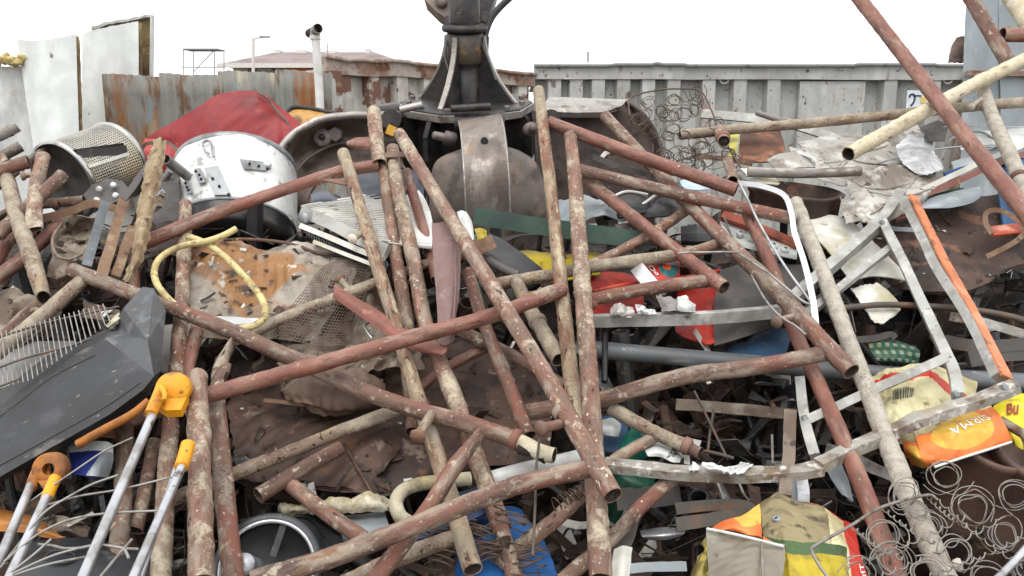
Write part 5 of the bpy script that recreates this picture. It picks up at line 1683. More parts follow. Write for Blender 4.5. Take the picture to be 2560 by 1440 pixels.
t, _ = one('torn_sheet', 'torn khaki sheet at the far left under the pipe ends', SM, [[(-30, 730, .0), (30, 720, .02), (90, 736, .04), (130, 744, .04)], [(-30, 780, .05), (20, 770, .08), (60, 760, .06), (110, 770, .06)], [(-30, 850, .05), (20, 830, .08), (70, 820, .05), (100, 800, .05)]], M_KHAKISHEET, th=.004, n=(30, 20), crumple=.04, cs=6, seed=8, jag=.03)
t, _ = one('rusty_sheet_offcut', 'small rusty sheet offcut below the boiler', SM, [[(370, 556, .0), (430, 544, .02), (480, 560, .02)], [(360, 596, .04), (420, 590, .05), (480, 600, .03)], [(366, 640, .04), (420, 650, .05), (470, 660, .03)]], M_BROWNSHEET, th=.004, n=(24, 18), crumple=.03, cs=8, seed=3, jag=.04)
t, _ = one('grey_machine_housing', 'grey machine housing with rusty corner left of the boiler', 'housing', [[(366, 492, .12), (400, 478, .13), (412, 482, .10)], [(368, 510, .16), (396, 496, .18), (410, 500, .12)], [(370, 526, .16), (396, 516, .18), (408, 520, .12)]], M_RUSTY_WHITE, th=.02, n=(16, 14), crumple=.004, cs=9, seed=2)
t, _ = one('dark_sheet', 'black crumpled sheet under the red flap', SM, [[(380, 440, -.1), (420, 424, -.1), (450, 430, -.1)], [(376, 500, -.05), (420, 500, -.05), (450, 500, -.05)], [(376, 560, 0), (420, 560, 0), (460, 560, 0)]], M_DKSHEET, th=.004, n=(16, 20), crumple=.03, cs=8, seed=3)
P = [(368, 470, .2), (384, 478, .2), (392, 490, .2), (404, 476, .2), (412, 484, .2)]
props(rod('bent_wire', P, .004, M_ALU, n=30), 'bright bent wire lying on the grey machine housing', 'wire')
t, _ = one('grooved_plate', 'narrow grey brown plate resting beside the black plastic box', 'plate', [[(208, 752, .10), (260, 764, .12), (300, 776, .12)], [(206, 770, .12), (256, 784, .14), (296, 796, .14)], [(190, 790, .1), (250, 800, .12), (290, 806, .12)]], M_KHAKISHEET, th=.006, n=(20, 10), crumple=.01, cs=9, seed=2)
t, _ = one('cream_offcut', 'cream plastic offcut sticking out beside the neck of the black box', 'offcut', [[(262, 812, .26), (282, 792, .27), (298, 782, .26)], [(268, 818, .28), (288, 802, .30), (302, 794, .28)], [(274, 824, .26), (294, 812, .28), (304, 806, .26)]], M_LAGGING, th=.012, n=(12, 10), crumple=.006, cs=12, seed=2)
t, _ = one('grey_curved_sheet', 'curved grey sheet lying under the wire rack', SM, [[(-40, 862, .06), (60, 856, .08), (140, 852, .08), (188, 850, .06)], [(-40, 900, .10), (60, 894, .12), (140, 886, .10), (190, 876, .07)], [(-40, 980, .08), (60, 960, .1), (140, 930, .08), (190, 910, .06)]], mat('dull_grey_sheet', rgb(128, 126, 124), [(rgb(104, 100, 96), 5, .55, .12), (rgb(150, 148, 144), 9, .6, .1)], .5, .2, bump=.2), th=.004, n=(30, 16), crumple=.008, cs=5, seed=3, ridge=False)

# wire rack
k = thing('wire_rack', 'rusty wire rack of thin parallel rods above the black plastic box', 'rack', H((140, 850, .3)))
rod('rail', [(-30, 852, .32), (120, 806, .32), (298, 766, .32)], .0034, M_RODDARK, k, n=20)
rod('rail', [(-30, 930, .34), (60, 896, .34), (166, 868, .33), (230, 846, .33)], .0034, M_RODDARK, k, n=20)
rod('rail', [(-30, 978, .35), (50, 946, .35)], .003, M_RODDARK, k, n=6)
for i in range(23):
    u = i / 22
    x = -8 + u * 266
    yt = 848 - u * 74
    b = 128 if x < 60 else (128 - (x - 60) * .48)
    rod('rack_wire', [(x - 1, yt - 14, .325), (x + 18, yt + b * .95, .335)], .0020, M_RODGREY, k, seg=6)

# black plastic box
bx = thing('plastic_box', 'large tapered black plastic duct box with a narrow neck at lower left', 'plastic box', H((180, 980, .4)))


def ray_plane(x, y, p0, nn):
    a_ = W(x, y, 1.0) - CAMV
    return CAMV + a_ * (np.dot(p0 - CAMV, nn) / np.dot(a_, nn))


p1, p2, p3 = H((20, 1000, .30)), H((300, 850, .36)), H((150, 1106, .38))
pn = np.cross(p2 - p1, p3 - p1)
pn /= np.linalg.norm(pn)
if np.dot(pn, CAMV - p1) < 0:
    pn = -pn
TOPO = [(-60, 1008), (27, 960), (111, 893), (215, 845), (279, 819)]
TOPI = [(-60, 1062), (33, 990), (122, 922), (228, 868), (262, 846)]
BOTI = [(385, 941), (358, 974), (274, 1036), (140, 1112), (24, 1178), (-60, 1226)]
BOTO = [(404, 925), (372, 990), (282, 1050), (140, 1134), (20, 1196), (-60, 1246)]
to = [ray_plane(x, y, p1 - pn * .07, pn) for x, y in TOPO]
ti = [ray_plane(x, y, p1, pn) for x, y in TOPI]
bi = [ray_plane(x, y, p1, pn) for x, y in BOTI]
bo = [ray_plane(x, y, p1 - pn * .07, pn) for x, y in BOTO]
V = to + ti + bi + bo
F = [[5, 6, 7, 8, 9, 10, 11, 12, 13, 14, 15]]
F += [[k_, k_ + 1, k_ + 6, k_ + 5] for k_ in range(4)]
F += [[10 + k_, 16 + k_, 17 + k_, 11 + k_] for k_ in range(5)]
bk = [p + (p - CAMV) / np.linalg.norm(p - CAMV) * .14 for p in (to + bo)]
V = V + bk
F += [[k_ + 1, k_, 22 + k_, 23 + k_] for k_ in range(4)]
F += [[16 + k_, 27 + k_, 28 + k_, 17 + k_] for k_ in range(5)]
F += [[22, 23, 24, 25, 26, 27, 28, 29, 30, 31, 32]]
mk('body', V, F, M_BLKPLASTIC, bx, False)
nk = [H((356, 717, .30)), H((385, 721, .33)), H((415, 778, .31)), H((369, 851, .41)), to[4], H((308, 771, .31)), H((405, 880, .33)), bo[0], bi[0], ti[4]]
nb = [p + (p - CAMV) / np.linalg.norm(p - CAMV) * .12 for p in (nk[0], nk[1], nk[2], nk[6], nk[7], nk[4], nk[5])]
mk('neck', nk + nb, [[0, 5, 4, 3, 2, 1], [2, 3, 6], [3, 7, 6], [3, 4, 9, 8, 7], [1, 2, 12, 11], [2, 6, 13, 12], [6, 7, 14, 13], [4, 5, 16, 15], [5, 0, 10, 16], [0, 1, 11, 10]], mat('grey_black_plastic', rgb(74, 76, 78), [(rgb(60, 62, 64), 5, .55, .12), (rgb(104, 106, 108), 12, .62, .08, 7), (rgb(126, 122, 116), 40, .67, .03, 6)], .55, bump=.3, bscale=40), bx, False)
for ln in (((-60, 1086), (40, 1010), (130, 942), (236, 888)), ((-60, 1196), (24, 1150), (140, 1086), (270, 1012), (350, 956))):
    rod('moulded_line', np.array([ray_plane(x, y, p1 + pn * .0005, pn) for x, y in ln]), .0022, M_BLACK, bx, lifted=False, n=20)

# cream hose
ho = rod('hose', [(468, 590, .22), (510, 606, .22), (560, 640, .22), (610, 690, .23), (650, 740, .24), (664, 780, .25), (650, 806, .24), (600, 822, .22), (520, 812, .22), (440, 764, .24), (396, 716, .26), (386, 676, .26), (404, 642, .25), (452, 616, .25), (520, 602, .26), (560, 588, .27), (590, 572, .27)], .0112, M_HOSEY, seg=14, n=140)
props(ho, 'crossed loop of cream yellow rubber hose on the rusty enamel sheet', 'hose')

# ------------------------------------------------------------------ big sheets of the middle left
o, s1 = one('enamel_sheet', 'large crumpled rust stained enamel sheet behind the yellow hose', SM, [
    [(470, 612, -.02), (540, 596, .0), (620, 596, .02), (720, 606, .02), (800, 630, .0), (925, 652, .0)],
    [(462, 660, .04), (540, 640, .05), (630, 640, .08), (716, 650, .08), (790, 676, .05), (900, 690, .02)],
    [(460, 720, .05), (550, 710, .03), (640, 712, .02), (730, 716, .06), (800, 740, .06), (870, 740, .04)],
    [(480, 790, .07), (560, 780, .06), (640, 776, .05), (720, 790, .07), (770, 800, .07), (820, 800, .06)],
    [(470, 850, .04), (560, 850, .03), (640, 842, .04), (700, 846, .05), (740, 850, .04), (790, 850, .03)]], M_RUSTY_WHITE, th=.004, n=(120, 90), crumple=.045, cs=6, seed=4, jag=.03, fine=.004)
P = [(560, 600, .06), (620, 598, .07), (720, 608, .07), (800, 634, .06), (860, 640, .05), (925, 656, .04)]
rod('rolled_edge', P, .006, M_BROWNSHEET, o, n=40)
o, _ = one('brown_sheet', 'brown crumpled sheet with white scuffs below the wire mesh', SM, [
    [(700, 830, -.02), (780, 800, .0), (860, 770, .0), (950, 740, .0), (1010, 740, -.02)],
    [(690, 880, .02), (780, 850, .04), (870, 820, .02), (950, 800, .04), (1030, 820, .0)],
    [(700, 930, .04), (790, 910, .05), (880, 890, .06), (960, 870, .05), (1050, 880, .02)],
    [(720, 1000, .04), (800, 990, .06), (880, 960, .06), (960, 940, .04), (1060, 940, .0)]], M_KHAKISHEET, th=.004, n=(100, 80), crumple=.06, cs=7, seed=6, jag=.04, fine=.004)
o, _ = one('bulging_brown_sheet', 'bulging brown tank skin hanging over the dark hollow', SM, [
    [(690, 930, .06), (760, 910, .08), (830, 912, .10), (900, 930, .10), (960, 950, .06)],
    [(690, 970, .08), (750, 960, .12), (830, 960, .15), (900, 970, .14), (960, 980, .08)],
    [(710, 1004, .06), (760, 1010, .10), (830, 1014, .12), (890, 1016, .12), (950, 1000, .06)],
    [(740, 1022, .02), (780, 1036, .04), (830, 1040, .06), (880, 1034, .06), (930, 1020, .02)]], mat('brown_tank_skin', rgb(112, 92, 78), [(rgb(88, 68, 58), 3.6, .54, .1, 7), (rgb(138, 124, 106), 9, .62, .07, 7)], .6, bump=.4), th=.005, n=(90, 60), crumple=.025, cs=8, seed=7, jag=.04)
o, _ = one('rusted_body_skin', 'wide dark brown rusted body panel in the hollow at lower left', 'panel', [
    [(560, 900, -.16), (700, 880, -.14), (860, 880, -.14), (1010, 890, -.14), (1200, 930, -.16)],
    [(566, 1010, -.10), (700, 1010, -.08), (860, 1010, -.06), (1020, 1010, -.06), (1210, 1010, -.10)],
    [(580, 1110, -.04), (700, 1110, -.01), (860, 1110, .01), (1020, 1110, .0), (1190, 1080, -.04)],
    [(600, 1190, -.02), (700, 1206, .01), (850, 1216, .04), (1000, 1196, .03), (1160, 1130, .0)],
    [(640, 1196, -.04), (740, 1216, .0), (930, 1242, .03), (1040, 1210, .02), (1170, 1150, -.02)]], M_BROWNSHEET, th=.005, n=(110, 90), crumple=.03, cs=5, seed=9, jag=.03)
rod('crease_bead', [(860, 1110, .05), (900, 1180, .06), (932, 1236, .06)], .005, M_BROWNSHEET, o, n=10)
o, _ = one('dark_back_sheet', 'dark brown sheet in the hollow right of the bulging skin', SM, [
    [(1000, 830, -.2), (1120, 840, -.2), (1260, 860, -.2), (1330, 880, -.2)], [(1000, 930, -.16), (1120, 940, -.14), (1260, 950, -.14), (1380, 960, -.16)],
    [(1000, 1060, -.12), (1120, 1060, -.08), (1260, 1060, -.08), (1380, 1060, -.12)], [(1060, 1170, -.1), (1150, 1170, -.06), (1260, 1160, -.06), (1380, 1150, -.1)]], M_BROWNSHEET, th=.004, n=(40, 40), crumple=.03, cs=4, seed=12, jag=.02)

# wire mesh
wm = thing('wire_mesh', 'torn square wire mesh draped beside the enamel sheet', 'wire mesh', H((820, 760, .1)))
ev = patch([[(806, 664, .10), (850, 652, .10), (900, 652, .10), (936, 660, .10)], [(776, 706, .12), (826, 706, .13), (880, 716, .12), (916, 724, .10)], [(726, 772, .13), (780, 782, .14), (840, 796, .12), (890, 800, .10)], [(676, 840, .10), (730, 852, .12), (800, 862, .10), (866, 860, .08)]])
parts = []
for i in range(25):
    u = np.full(26, i / 24)
    v = np.linspace(0, 1, 26)
    P = ev(u, v)
    P = P + (np.stack([fnoise(P * 14 + 3 * q, q, 2) for q in range(3)], 1) - .5) * .014
    V, F, *_ = tube(P, .0011, 4, 0, False, False, False, dents=False)
    parts.append((V, F))
for i in range(30):
    v = np.full(22, i / 29)
    u = np.linspace(0, 1, 22)
    P = ev(u, v)
    P = P + (np.stack([fnoise(P * 14 + 3 * q, q, 2) for q in range(3)], 1) - .5) * .014
    V, F, *_ = tube(P, .0011, 4, 0, False, False, False, dents=False)
    parts.append((V, F))
V, F = merge(parts)
props(mk('mesh_strands', V, F, M_MESHWIRE, wm), kind='stuff')
# blue grey strip behind the hose end, dark oval hole
t, _ = one('grey_trim_strip', 'pale grey metal trim strip lying under the hose end', 'strip', [[(506, 790, .12), (560, 790, .12), (620, 794, .12), (664, 796, .12)], [(510, 800, .13), (570, 808, .14), (630, 812, .14), (668, 806, .13)]], M_ALUBRIGHT, th=.004, n=(20, 6), crumple=.003, cs=9, seed=1)
t, _ = one('white_plaster_piece', 'small white plaster piece behind the short tapering pipe', 'offcut', [[(470, 810, .06), (490, 806, .06), (500, 812, .06)], [(462, 840, .08), (480, 846, .08), (492, 836, .08)]], M_WHITEPLATE, th=.01, n=(8, 8), crumple=.004, seed=1)
t, _ = one('cream_wall_piece', 'cream broken board between the rusty uprights at left', 'board', [[(404, 816, .02), (440, 810, .02), (470, 812, .02)], [(404, 880, .04), (440, 880, .04), (466, 880, .04)], [(404, 930, .04), (436, 930, .04), (462, 926, .04)]], M_WHITEPLATE, th=.012, n=(10, 14), crumple=.006, seed=2)
rod('tin_handle', [(930, 846, .16), (918, 830, .17), (912, 816, .17), (924, 806, .17), (950, 804, .16), (974, 812, .14)], .004, M_ALU, n=24)
props(bpy.data.objects['tin_handle'], 'thin shiny curved handle on the brown crumpled sheet', 'handle')

# ------------------------------------------------------------------ radiator
r_ = thing('radiator', 'white ribbed panel radiator lying flat under the leaning pipes', 'radiator', H((900, 560, .1)))
sheet('top_panel', [[(752, 513, .0), (846, 496, -.04), (940, 479, -.08), (1040, 468, -.12)], [(800, 536, .06), (890, 526, .02), (980, 512, -.02), (1064, 500, -.05)], [(850, 566, .12), (930, 560, .09), (1010, 556, .06), (1080, 548, .02)], [(905, 596, .18), (970, 606, .17), (1030, 614, .15), (1080, 620, .12)]], mat('white_radiator_enamel', rgb(222, 222, 218), [(rgb(196, 192, 184), 6, .58, .1, 6), (rgb(118, 108, 98), 40, .69, .05, 6)], .4, bump=.2), r_, .006, (50, 40), .004, 5, 3)
for i in range(22):
    v = (i + .5) / 22
    a = (752 + (905 - 752) * v, 513 + 83 * v, .005 + .18 * v + .008)
    b = (1040 + (1080 - 1040) * v, 468 + (620 - 468) * v, -.12 + .24 * v + .008)
    sweep('rib', box_prof(.0045, .006), [a, ((a[0] + b[0]) / 2, (a[1] + b[1]) / 2 + 3 * v, (a[2] + b[2]) / 2 + .012), b], mat('radiator_rib', rgb(206, 204, 198), [(rgb(120, 110, 100), 30, .62, .06)], .5, bump=.1), r_, n=10)
sweep('side_channel', box_prof(.045, .03), [(758, 530, .03), (830, 560, .10), (905, 600, .17), (970, 628, .17)], mat('radiator_side', rgb(176, 176, 172), [(rgb(140, 136, 128), 9, .58, .1)], .4, .1), r_, n=10)
sweep('side_channel', box_prof(.02, .03), [(756, 566, .05), (830, 596, .10), (905, 628, .16), (960, 648, .16)], M_WHITEPLATE, r_, n=10)
for i in range(34):
    u = i / 33
    x, y, l = 766 + 200 * u, 584 + 76 * u, .07 + .1 * u
    prism('fin', [(x, y - 8, l), (x + 3, y - 7, l), (x + 3, y + 8, l), (x, y + 7, l)], .03, M_BLACK, r_)
sweep('bottom_rail', box_prof(.014, .03), [(790, 606, .08), (860, 634, .12), (960, 672, .16)], M_WHITEPLATE, r_, n=8)
V, F = lathe([(.001, .03), (.02, .03), (.026, .02), (.026, -.03)], H((768, 545, .05)), (-.5, -1, .1), 12)
mk('end_plug', V, F, M_BRACKET, r_)
t, _ = one('blue_plastic_visor', 'dark blue glossy plastic visor behind the radiator', 'plastic', [[(776, 486, -.08), (810, 478, -.06), (850, 490, -.08)], [(780, 500, -.04), (814, 496, -.02), (854, 502, -.04)], [(790, 512, -.03), (820, 508, -.02), (850, 506, -.04)]], mat('glossy_navy', rgb(30, 42, 66), [], .2, bump=0), th=.004, n=(16, 10))
t, _ = one('dark_blue_tub', 'dark blue tub behind the pink stub pipe under the claw', 'tub', [[(860, 440, -.12), (930, 430, -.1), (1000, 424, -.12), (1060, 430, -.14)], [(864, 470, -.08), (930, 466, -.06), (1000, 460, -.06), (1060, 466, -.1)], [(870, 510, -.06), (930, 506, -.04), (1000, 500, -.06), (1060, 500, -.1)]], mat('dark_navy_plastic', rgb(34, 44, 60), [(rgb(60, 66, 76), 6, .6, .1)], .35, bump=.1), th=.004, n=(24, 14), crumple=.01, seed=3)

# ------------------------------------------------------------------ middle: strips, green channel, yellow panel
t = sweep('green_channel', chan_prof(.066, .05), [(1186, 540, .05), (1300, 558, .04), (1470, 582, .03), (1622, 602, .02)], M_GREEN, rough=.002)
props(t, 'dark green painted steel channel lying under the claw shell', 'channel')
t, _ = one('yellow_plastic_board', 'bright yellow panel behind the black angled plate', 'panel', [[(1284, 630, -.14), (1360, 630, -.14), (1440, 632, -.14), (1500, 636, -.14)], [(1290, 650, -.10), (1360, 654, -.10), (1440, 656, -.10), (1506, 656, -.10)], [(1300, 700, -.06), (1360, 700, -.06), (1440, 700, -.06), (1500, 690, -.06)]], M_YELLOW, th=.004, n=(20, 10), crumple=.012, seed=2)
t, _ = one('yellow_can', 'small yellow can peeping out beside the white carton', 'can', [[(1186, 572, .04), (1202, 570, .05), (1216, 576, .04)], [(1192, 590, .06), (1206, 590, .07), (1218, 592, .05)], [(1196, 606, .05), (1208, 606, .06), (1218, 604, .05)]], M_YELLOW, th=.02, n=(10, 8))
t, _ = one('white_carton', 'folded white carton standing behind the foremost red pipe', 'carton', [[(1142, 530, .16), (1154, 526, .18), (1166, 530, .16)], [(1152, 560, .17), (1170, 558, .19), (1180, 556, .17)], [(1162, 602, .16), (1180, 600, .18), (1186, 598, .16)]], M_PAPER, th=.012, n=(10, 10))
t, _ = one('black_angled_plate', 'black angled plate with a rusty end in front of the yellow panel', 'plate', [[(1222, 584, .10), (1236, 590, .09), (1250, 596, .08)], [(1220, 620, .12), (1270, 640, .10), (1310, 634, .08)], [(1216, 632, .12), (1290, 676, .10), (1366, 680, .08)], [(1222, 650, .1), (1290, 700, .08), (1370, 690, .06)]], M_BLACK, th=.006, n=(16, 16), crumple=.004, seed=3)
sweep('rusty_end', box_prof(.05, .03), [(1186, 622, .20), (1208, 614, .20), (1230, 604, .20)], M_FLAT, t, n=5)
props(rod('dark_tube', [(1212, 644, .12), (1250, 668, .12), (1294, 688, .10)], .016, M_DKSHEET, seg=12, n=8), 'dark rubber tube under the black angled plate', 'tube')
t, _ = one('mauve_strip', 'faded mauve metal strip standing upright in the middle of the pipes', 'strip', [
    [(1080, 560, .28), (1104, 556, .29), (1128, 553, .28), (1150, 550, .27)],
    [(1083, 650, .28), (1104, 650, .295), (1130, 648, .29), (1151, 644, .27)],
    [(1088, 740, .27), (1106, 740, .29), (1130, 740, .29), (1150, 738, .26)],
    [(1090, 800, .26), (1108, 800, .275), (1128, 800, .275), (1142, 798, .25)],
    [(1092, 856, .25), (1106, 860, .26), (1126, 858, .26), (1138, 850, .24)]], M_PURPLE, th=.004, n=(12, 40), crumple=.010, cs=5, seed=6, jag=.015)
rod('fold_line', [(1138, 556, .295), (1140, 650, .305), (1138, 740, .30), (1130, 850, .275)], .003, M_PURPLE, t, n=20)
t, _ = one('red_brown_strip', 'red brown flat strip slanting behind the bright red pipe', 'strip', [
    [(836, 710, .20), (900, 748, .21), (970, 790, .22), (1040, 838, .23), (1120, 868, .24)],
    [(834, 726, .22), (892, 764, .23), (960, 810, .24), (1030, 858, .25), (1112, 886, .25)],
    [(832, 744, .20), (886, 782, .21), (950, 826, .22), (1022, 872, .23), (1100, 890, .23)]], M_REDSTRIP, th=.004, n=(40, 6), crumple=.006, cs=6, seed=3, jag=.02)
t, _ = one('grey_torn_sheet', 'torn grey sheet under the red frame right of the claw', SM, [[(1380, 500, -.06), (1450, 490, -.08), (1500, 500, -.08), (1560, 540, -.08)], [(1380, 530, -.02), (1450, 530, -.02), (1520, 545, -.02), (1570, 552, -.04)], [(1380, 548, .0), (1450, 556, .0), (1510, 556, .0), (1560, 560, -.02)]], M_GALV, th=.004, n=(30, 20), crumple=.04, cs=6, seed=5, jag=.05)
for i, (x, y, w, lab) in enumerate(((1560, 522, 120, 'white edged black bumper trim behind the crossing red pipe'), (1660, 520, 110, 'second black trim piece with a white curved edge'))):
    t, _ = one('bumper_trim', lab, 'trim', [[(x - w / 2, y - 6, -.02), (x, y - 40, -.04), (x + w / 2, y - 34, -.05)], [(x - w / 2, y + 4, .0), (x, y - 10, .02), (x + w / 2, y - 14, .0)], [(x - w / 2 + 10, y + 24, .0), (x, y + 20, .02), (x + w / 2, y + 8, .0)]], M_BLACK, th=.006, n=(18, 12), crumple=.008, seed=i)
    rod('white_edge', [(x - w / 2, y - 8, .0), (x, y - 42, -.02), (x + w / 2, y - 36, -.03)], .006, M_WHITEPAINT, t, n=12)

# red basin, tins and grey rubber sheet to the right of centre
t = thing('red_basin', 'broken red plastic basin lying behind the grey angle iron', 'basin', H((1620, 760, .0)))
sheet('wall', [[(1476, 690, -.10), (1520, 680, -.16), (1570, 684, -.2), (1610, 700, -.2)], [(1476, 726, -.04), (1524, 736, -.10), (1570, 736, -.14), (1612, 728, -.14)], [(1478, 782, -.02), (1524, 784, -.08), (1570, 784, -.1), (1606, 780, -.1)]], M_TINRED, t, .006, (30, 24), .012, 5, 3)
sheet('wall', [[(1690, 706, -.10), (1730, 700, -.08), (1770, 690, -.06), (1802, 676, -.04)], [(1694, 760, -.05), (1730, 756, -.03), (1764, 750, -.01), (1798, 736, .0)], [(1690, 830, -.04), (1724, 830, -.02), (1756, 826, .0), (1790, 810, .01)], [(1714, 850, -.02), (1740, 856, .0), (1766, 868, .01), (1786, 860, .01)]], M_TINRED, t, .006, (30, 30), .016, 5, 5)
rod('rim', [(1482, 728, .0), (1540, 716, .02), (1600, 706, .01), (1680, 696, .0), (1740, 690, .0), (1800, 676, .0)], .008, M_TINRED, t, n=30)
t, _ = one('grey_rubber_sheet', 'dark grey rubber sheet beside the red basin', 'rubber sheet', [[(1800, 676, .0), (1860, 664, .0), (1930, 660, .0), (2010, 660, -.02)], [(1790, 730, .04), (1860, 730, .06), (1930, 726, .05), (2010, 716, .02)], [(1784, 800, .04), (1850, 800, .08), (1920, 790, .08), (2000, 770, .03)], [(1786, 862, .02), (1850, 846, .04), (1910, 824, .04), (1970, 800, .02)]], M_DKSHEET, th=.006, n=(36, 30), crumple=.012, cs=4, seed=4)
t = thing('drink_can_box', 'crumpled red and teal drink tin with white letters above the basin', 'tin', H((1660, 678, .06)))
o, s_ = sheet('tin', [[(1606, 656, .06), (1650, 650, .07), (1700, 650, .06)], [(1612, 680, .09), (1660, 676, .10), (1700, 676, .08)], [(1622, 706, .08), (1664, 700, .09), (1700, 696, .07)]], [mat('tin_red', rgb(176, 44, 40), [(rgb(206, 84, 76), 9, .58, .1)], .35, .2), mat('tin_teal', rgb(40, 104, 104), [(rgb(60, 70, 66), 12, .56, .1)], .35, .2), mat('tin_orange', rgb(206, 72, 40), [], .35, .2)], t, .004, (36, 24), .006, 10, 3, zones=lambda u, v: np.where(((u - .68) / .3) ** 2 + ((v - .4) / .5) ** 2 < 1, np.where(((u - .62) / .12) ** 2 + ((v - .25) / .22) ** 2 < 1, 2, 1), 0))
text_mesh('lettering', "Do", M_WHITEPAINT, lambda x, y: s_(.12 + y * .14 + x * .12, .25 + x * .38 - y * .06, .003)[0], parent=t, bold=.02)
t = sweep('white_bracket', box_prof(.05, .014), [(1592, 668, .11), (1610, 690, .12), (1632, 716, .12)], M_ALUBRIGHT, n=6)
props(t, 'flat white metal bracket between the two level pipes', 'bracket')
for i, (rows, m, lab) in enumerate([
    ([[(1524, 764, .17), (1552, 758, .18), (1582, 772, .17)], [(1524, 780, .20), (1554, 778, .22), (1580, 782, .19)], [(1528, 796, .18), (1556, 794, .2), (1576, 794, .18)]], M_ALUDIRTY, 'crushed grey foil scrap on the left end of the angle iron'),
    ([[(1588, 760, .17), (1614, 764, .18), (1636, 774, .17)], [(1590, 770, .19), (1614, 776, .20), (1640, 780, .18)], [(1596, 784, .18), (1618, 786, .19), (1644, 784, .18)]], M_ALUBRIGHT, 'bright twisted foil scrap in the middle of the angle iron'),
    ([[(1640, 742, .15), (1668, 738, .16), (1694, 746, .15)], [(1648, 760, .18), (1672, 756, .20), (1696, 760, .17)], [(1654, 780, .17), (1676, 780, .19), (1694, 780, .16)]], mat('grey_card', rgb(132, 126, 124), [(rgb(104, 98, 96), 6, .57, .1)], .7), 'grey crumpled card standing on the angle iron'),
    ([[(1696, 744, .15), (1716, 740, .17), (1732, 748, .15)], [(1694, 762, .18), (1716, 762, .21), (1740, 764, .18)], [(1696, 778, .17), (1716, 780, .19), (1738, 780, .16)]], M_PAPER, 'crumpled white paper ball on the angle iron')]):
    t, _ = one('crumpled_scrap', lab, 'scrap', rows, m, th=.004, n=(22, 18), crumple=.02, cs=16, seed=20 + i, jag=.06, smooth=False)

# ------------------------------------------------------------------ grey angle iron frame with one orange bar
A_ = thing('angle_iron_frame', 'bent grey angle iron frame with an orange painted bar on the right', 'frame', H((2200, 850, .2)))



def sqbar(pts, w, m, face=(0, -.8, .5), rough=.0015, label=None, d=None, name='bar'):
    return sweep(name, box_prof(w, d or w), pts, m, A_, face=face, rough=rough, label=label)


sqbar([(2252, 484, .14), (2200, 556, .16), (2063, 678, .18), (1980, 750, .18)], .036, M_ANGLE, (-.3, -.6, .5), d=.044)
sqbar([(2228, 618, .14), (2093, 726, .16), (2010, 790, .16)], .024, M_ANGLE, (-.3, -.6, .5))
sqbar([(2204, 552, .18), (2250, 640, .19), (2288, 722, .20), (2358, 870, .24), (2384, 930, .26), (2394, 990, .27)], .030, M_ANGLE, (-.35, -.8, .3))
sqbar([(2262, 500, .24), (2318, 612, .25), (2344, 668, .25), (2428, 800, .29), (2498, 946, .32)], .026, M_ANGLE, (-.75, -.6, .2), label='grey inner flange of the orange bar', d=.04)
sqbar([(2282, 490, .262), (2330, 588, .27), (2362, 652, .27), (2440, 790, .305), (2518, 944, .342)], .036, M_ORANGEBAR, (.15, -1, .2), d=.008, label='orange painted bar with a dented middle', name='orange_bar')
sqbar([(2540, 966, .34), (2440, 1004, .32), (2330, 1040, .29), (2290, 1052, .29), (2237, 1078, .27), (2130, 1124, .26), (2048, 1164, .25)], .028, M_ANGLEMUD, (0, -1, -.15), .004, d=.036)
sqbar([(2362, 896, .26), (2200, 968, .23), (2018, 1050, .20)], .026, M_ANGLE, (0, -.7, .5))
sqbar([(2000, 948, .18), (2012, 1046, .19), (2038, 1142, .20)], .028, M_ANGLE, (-.35, -.8, .3))
sqbar([(1482, 802, .12), (1640, 798, .13), (1800, 792, .14), (1950, 778, .14)], .038, M_ANGLE, (0, -1, -.1), .002, d=.03)
sqbar([(2052, 1170, .24), (1960, 1184, .24), (1840, 1188, .22), (1700, 1182, .20), (1510, 1162, .16)], .026, M_ANGLEMUD, (0, -1, -.15), .004, d=.040)
for x, y, l in ((2012, 1046, .205), (2512, 968, .36), (2390, 985, .29), (2205, 556, .205)):
    V, F = lathe([(.001, .008), (.008, .008), (.010, 0), (.010, -.01)], H((x, y, l)), (0, -1, .3), 6)
    mk('bolt', V, F, M_BRACKET, A_, False)
for i, (rows, lab) in enumerate([
    ([[(1712, 1154, .24), (1730, 1144, .25), (1750, 1152, .24)], [(1716, 1164, .27), (1736, 1158, .28), (1756, 1162, .26)]], 'torn white foil flake at the left on the long muddy bar'),
    ([[(1752, 1156, .25), (1800, 1160, .26), (1850, 1164, .26), (1884, 1154, .25)], [(1756, 1164, .27), (1800, 1172, .28), (1840, 1176, .28), (1880, 1162, .26)], [(1770, 1170, .26), (1804, 1184, .27), (1836, 1182, .27), (1860, 1168, .26)]], 'long torn white foil ribbon on the muddy bar')]):
    t, _ = one('torn_foil', lab, 'foil', rows, M_PAPER, th=.002, n=(26, 12), crumple=.02, cs=14, seed=40 + i, jag=.08, smooth=False)

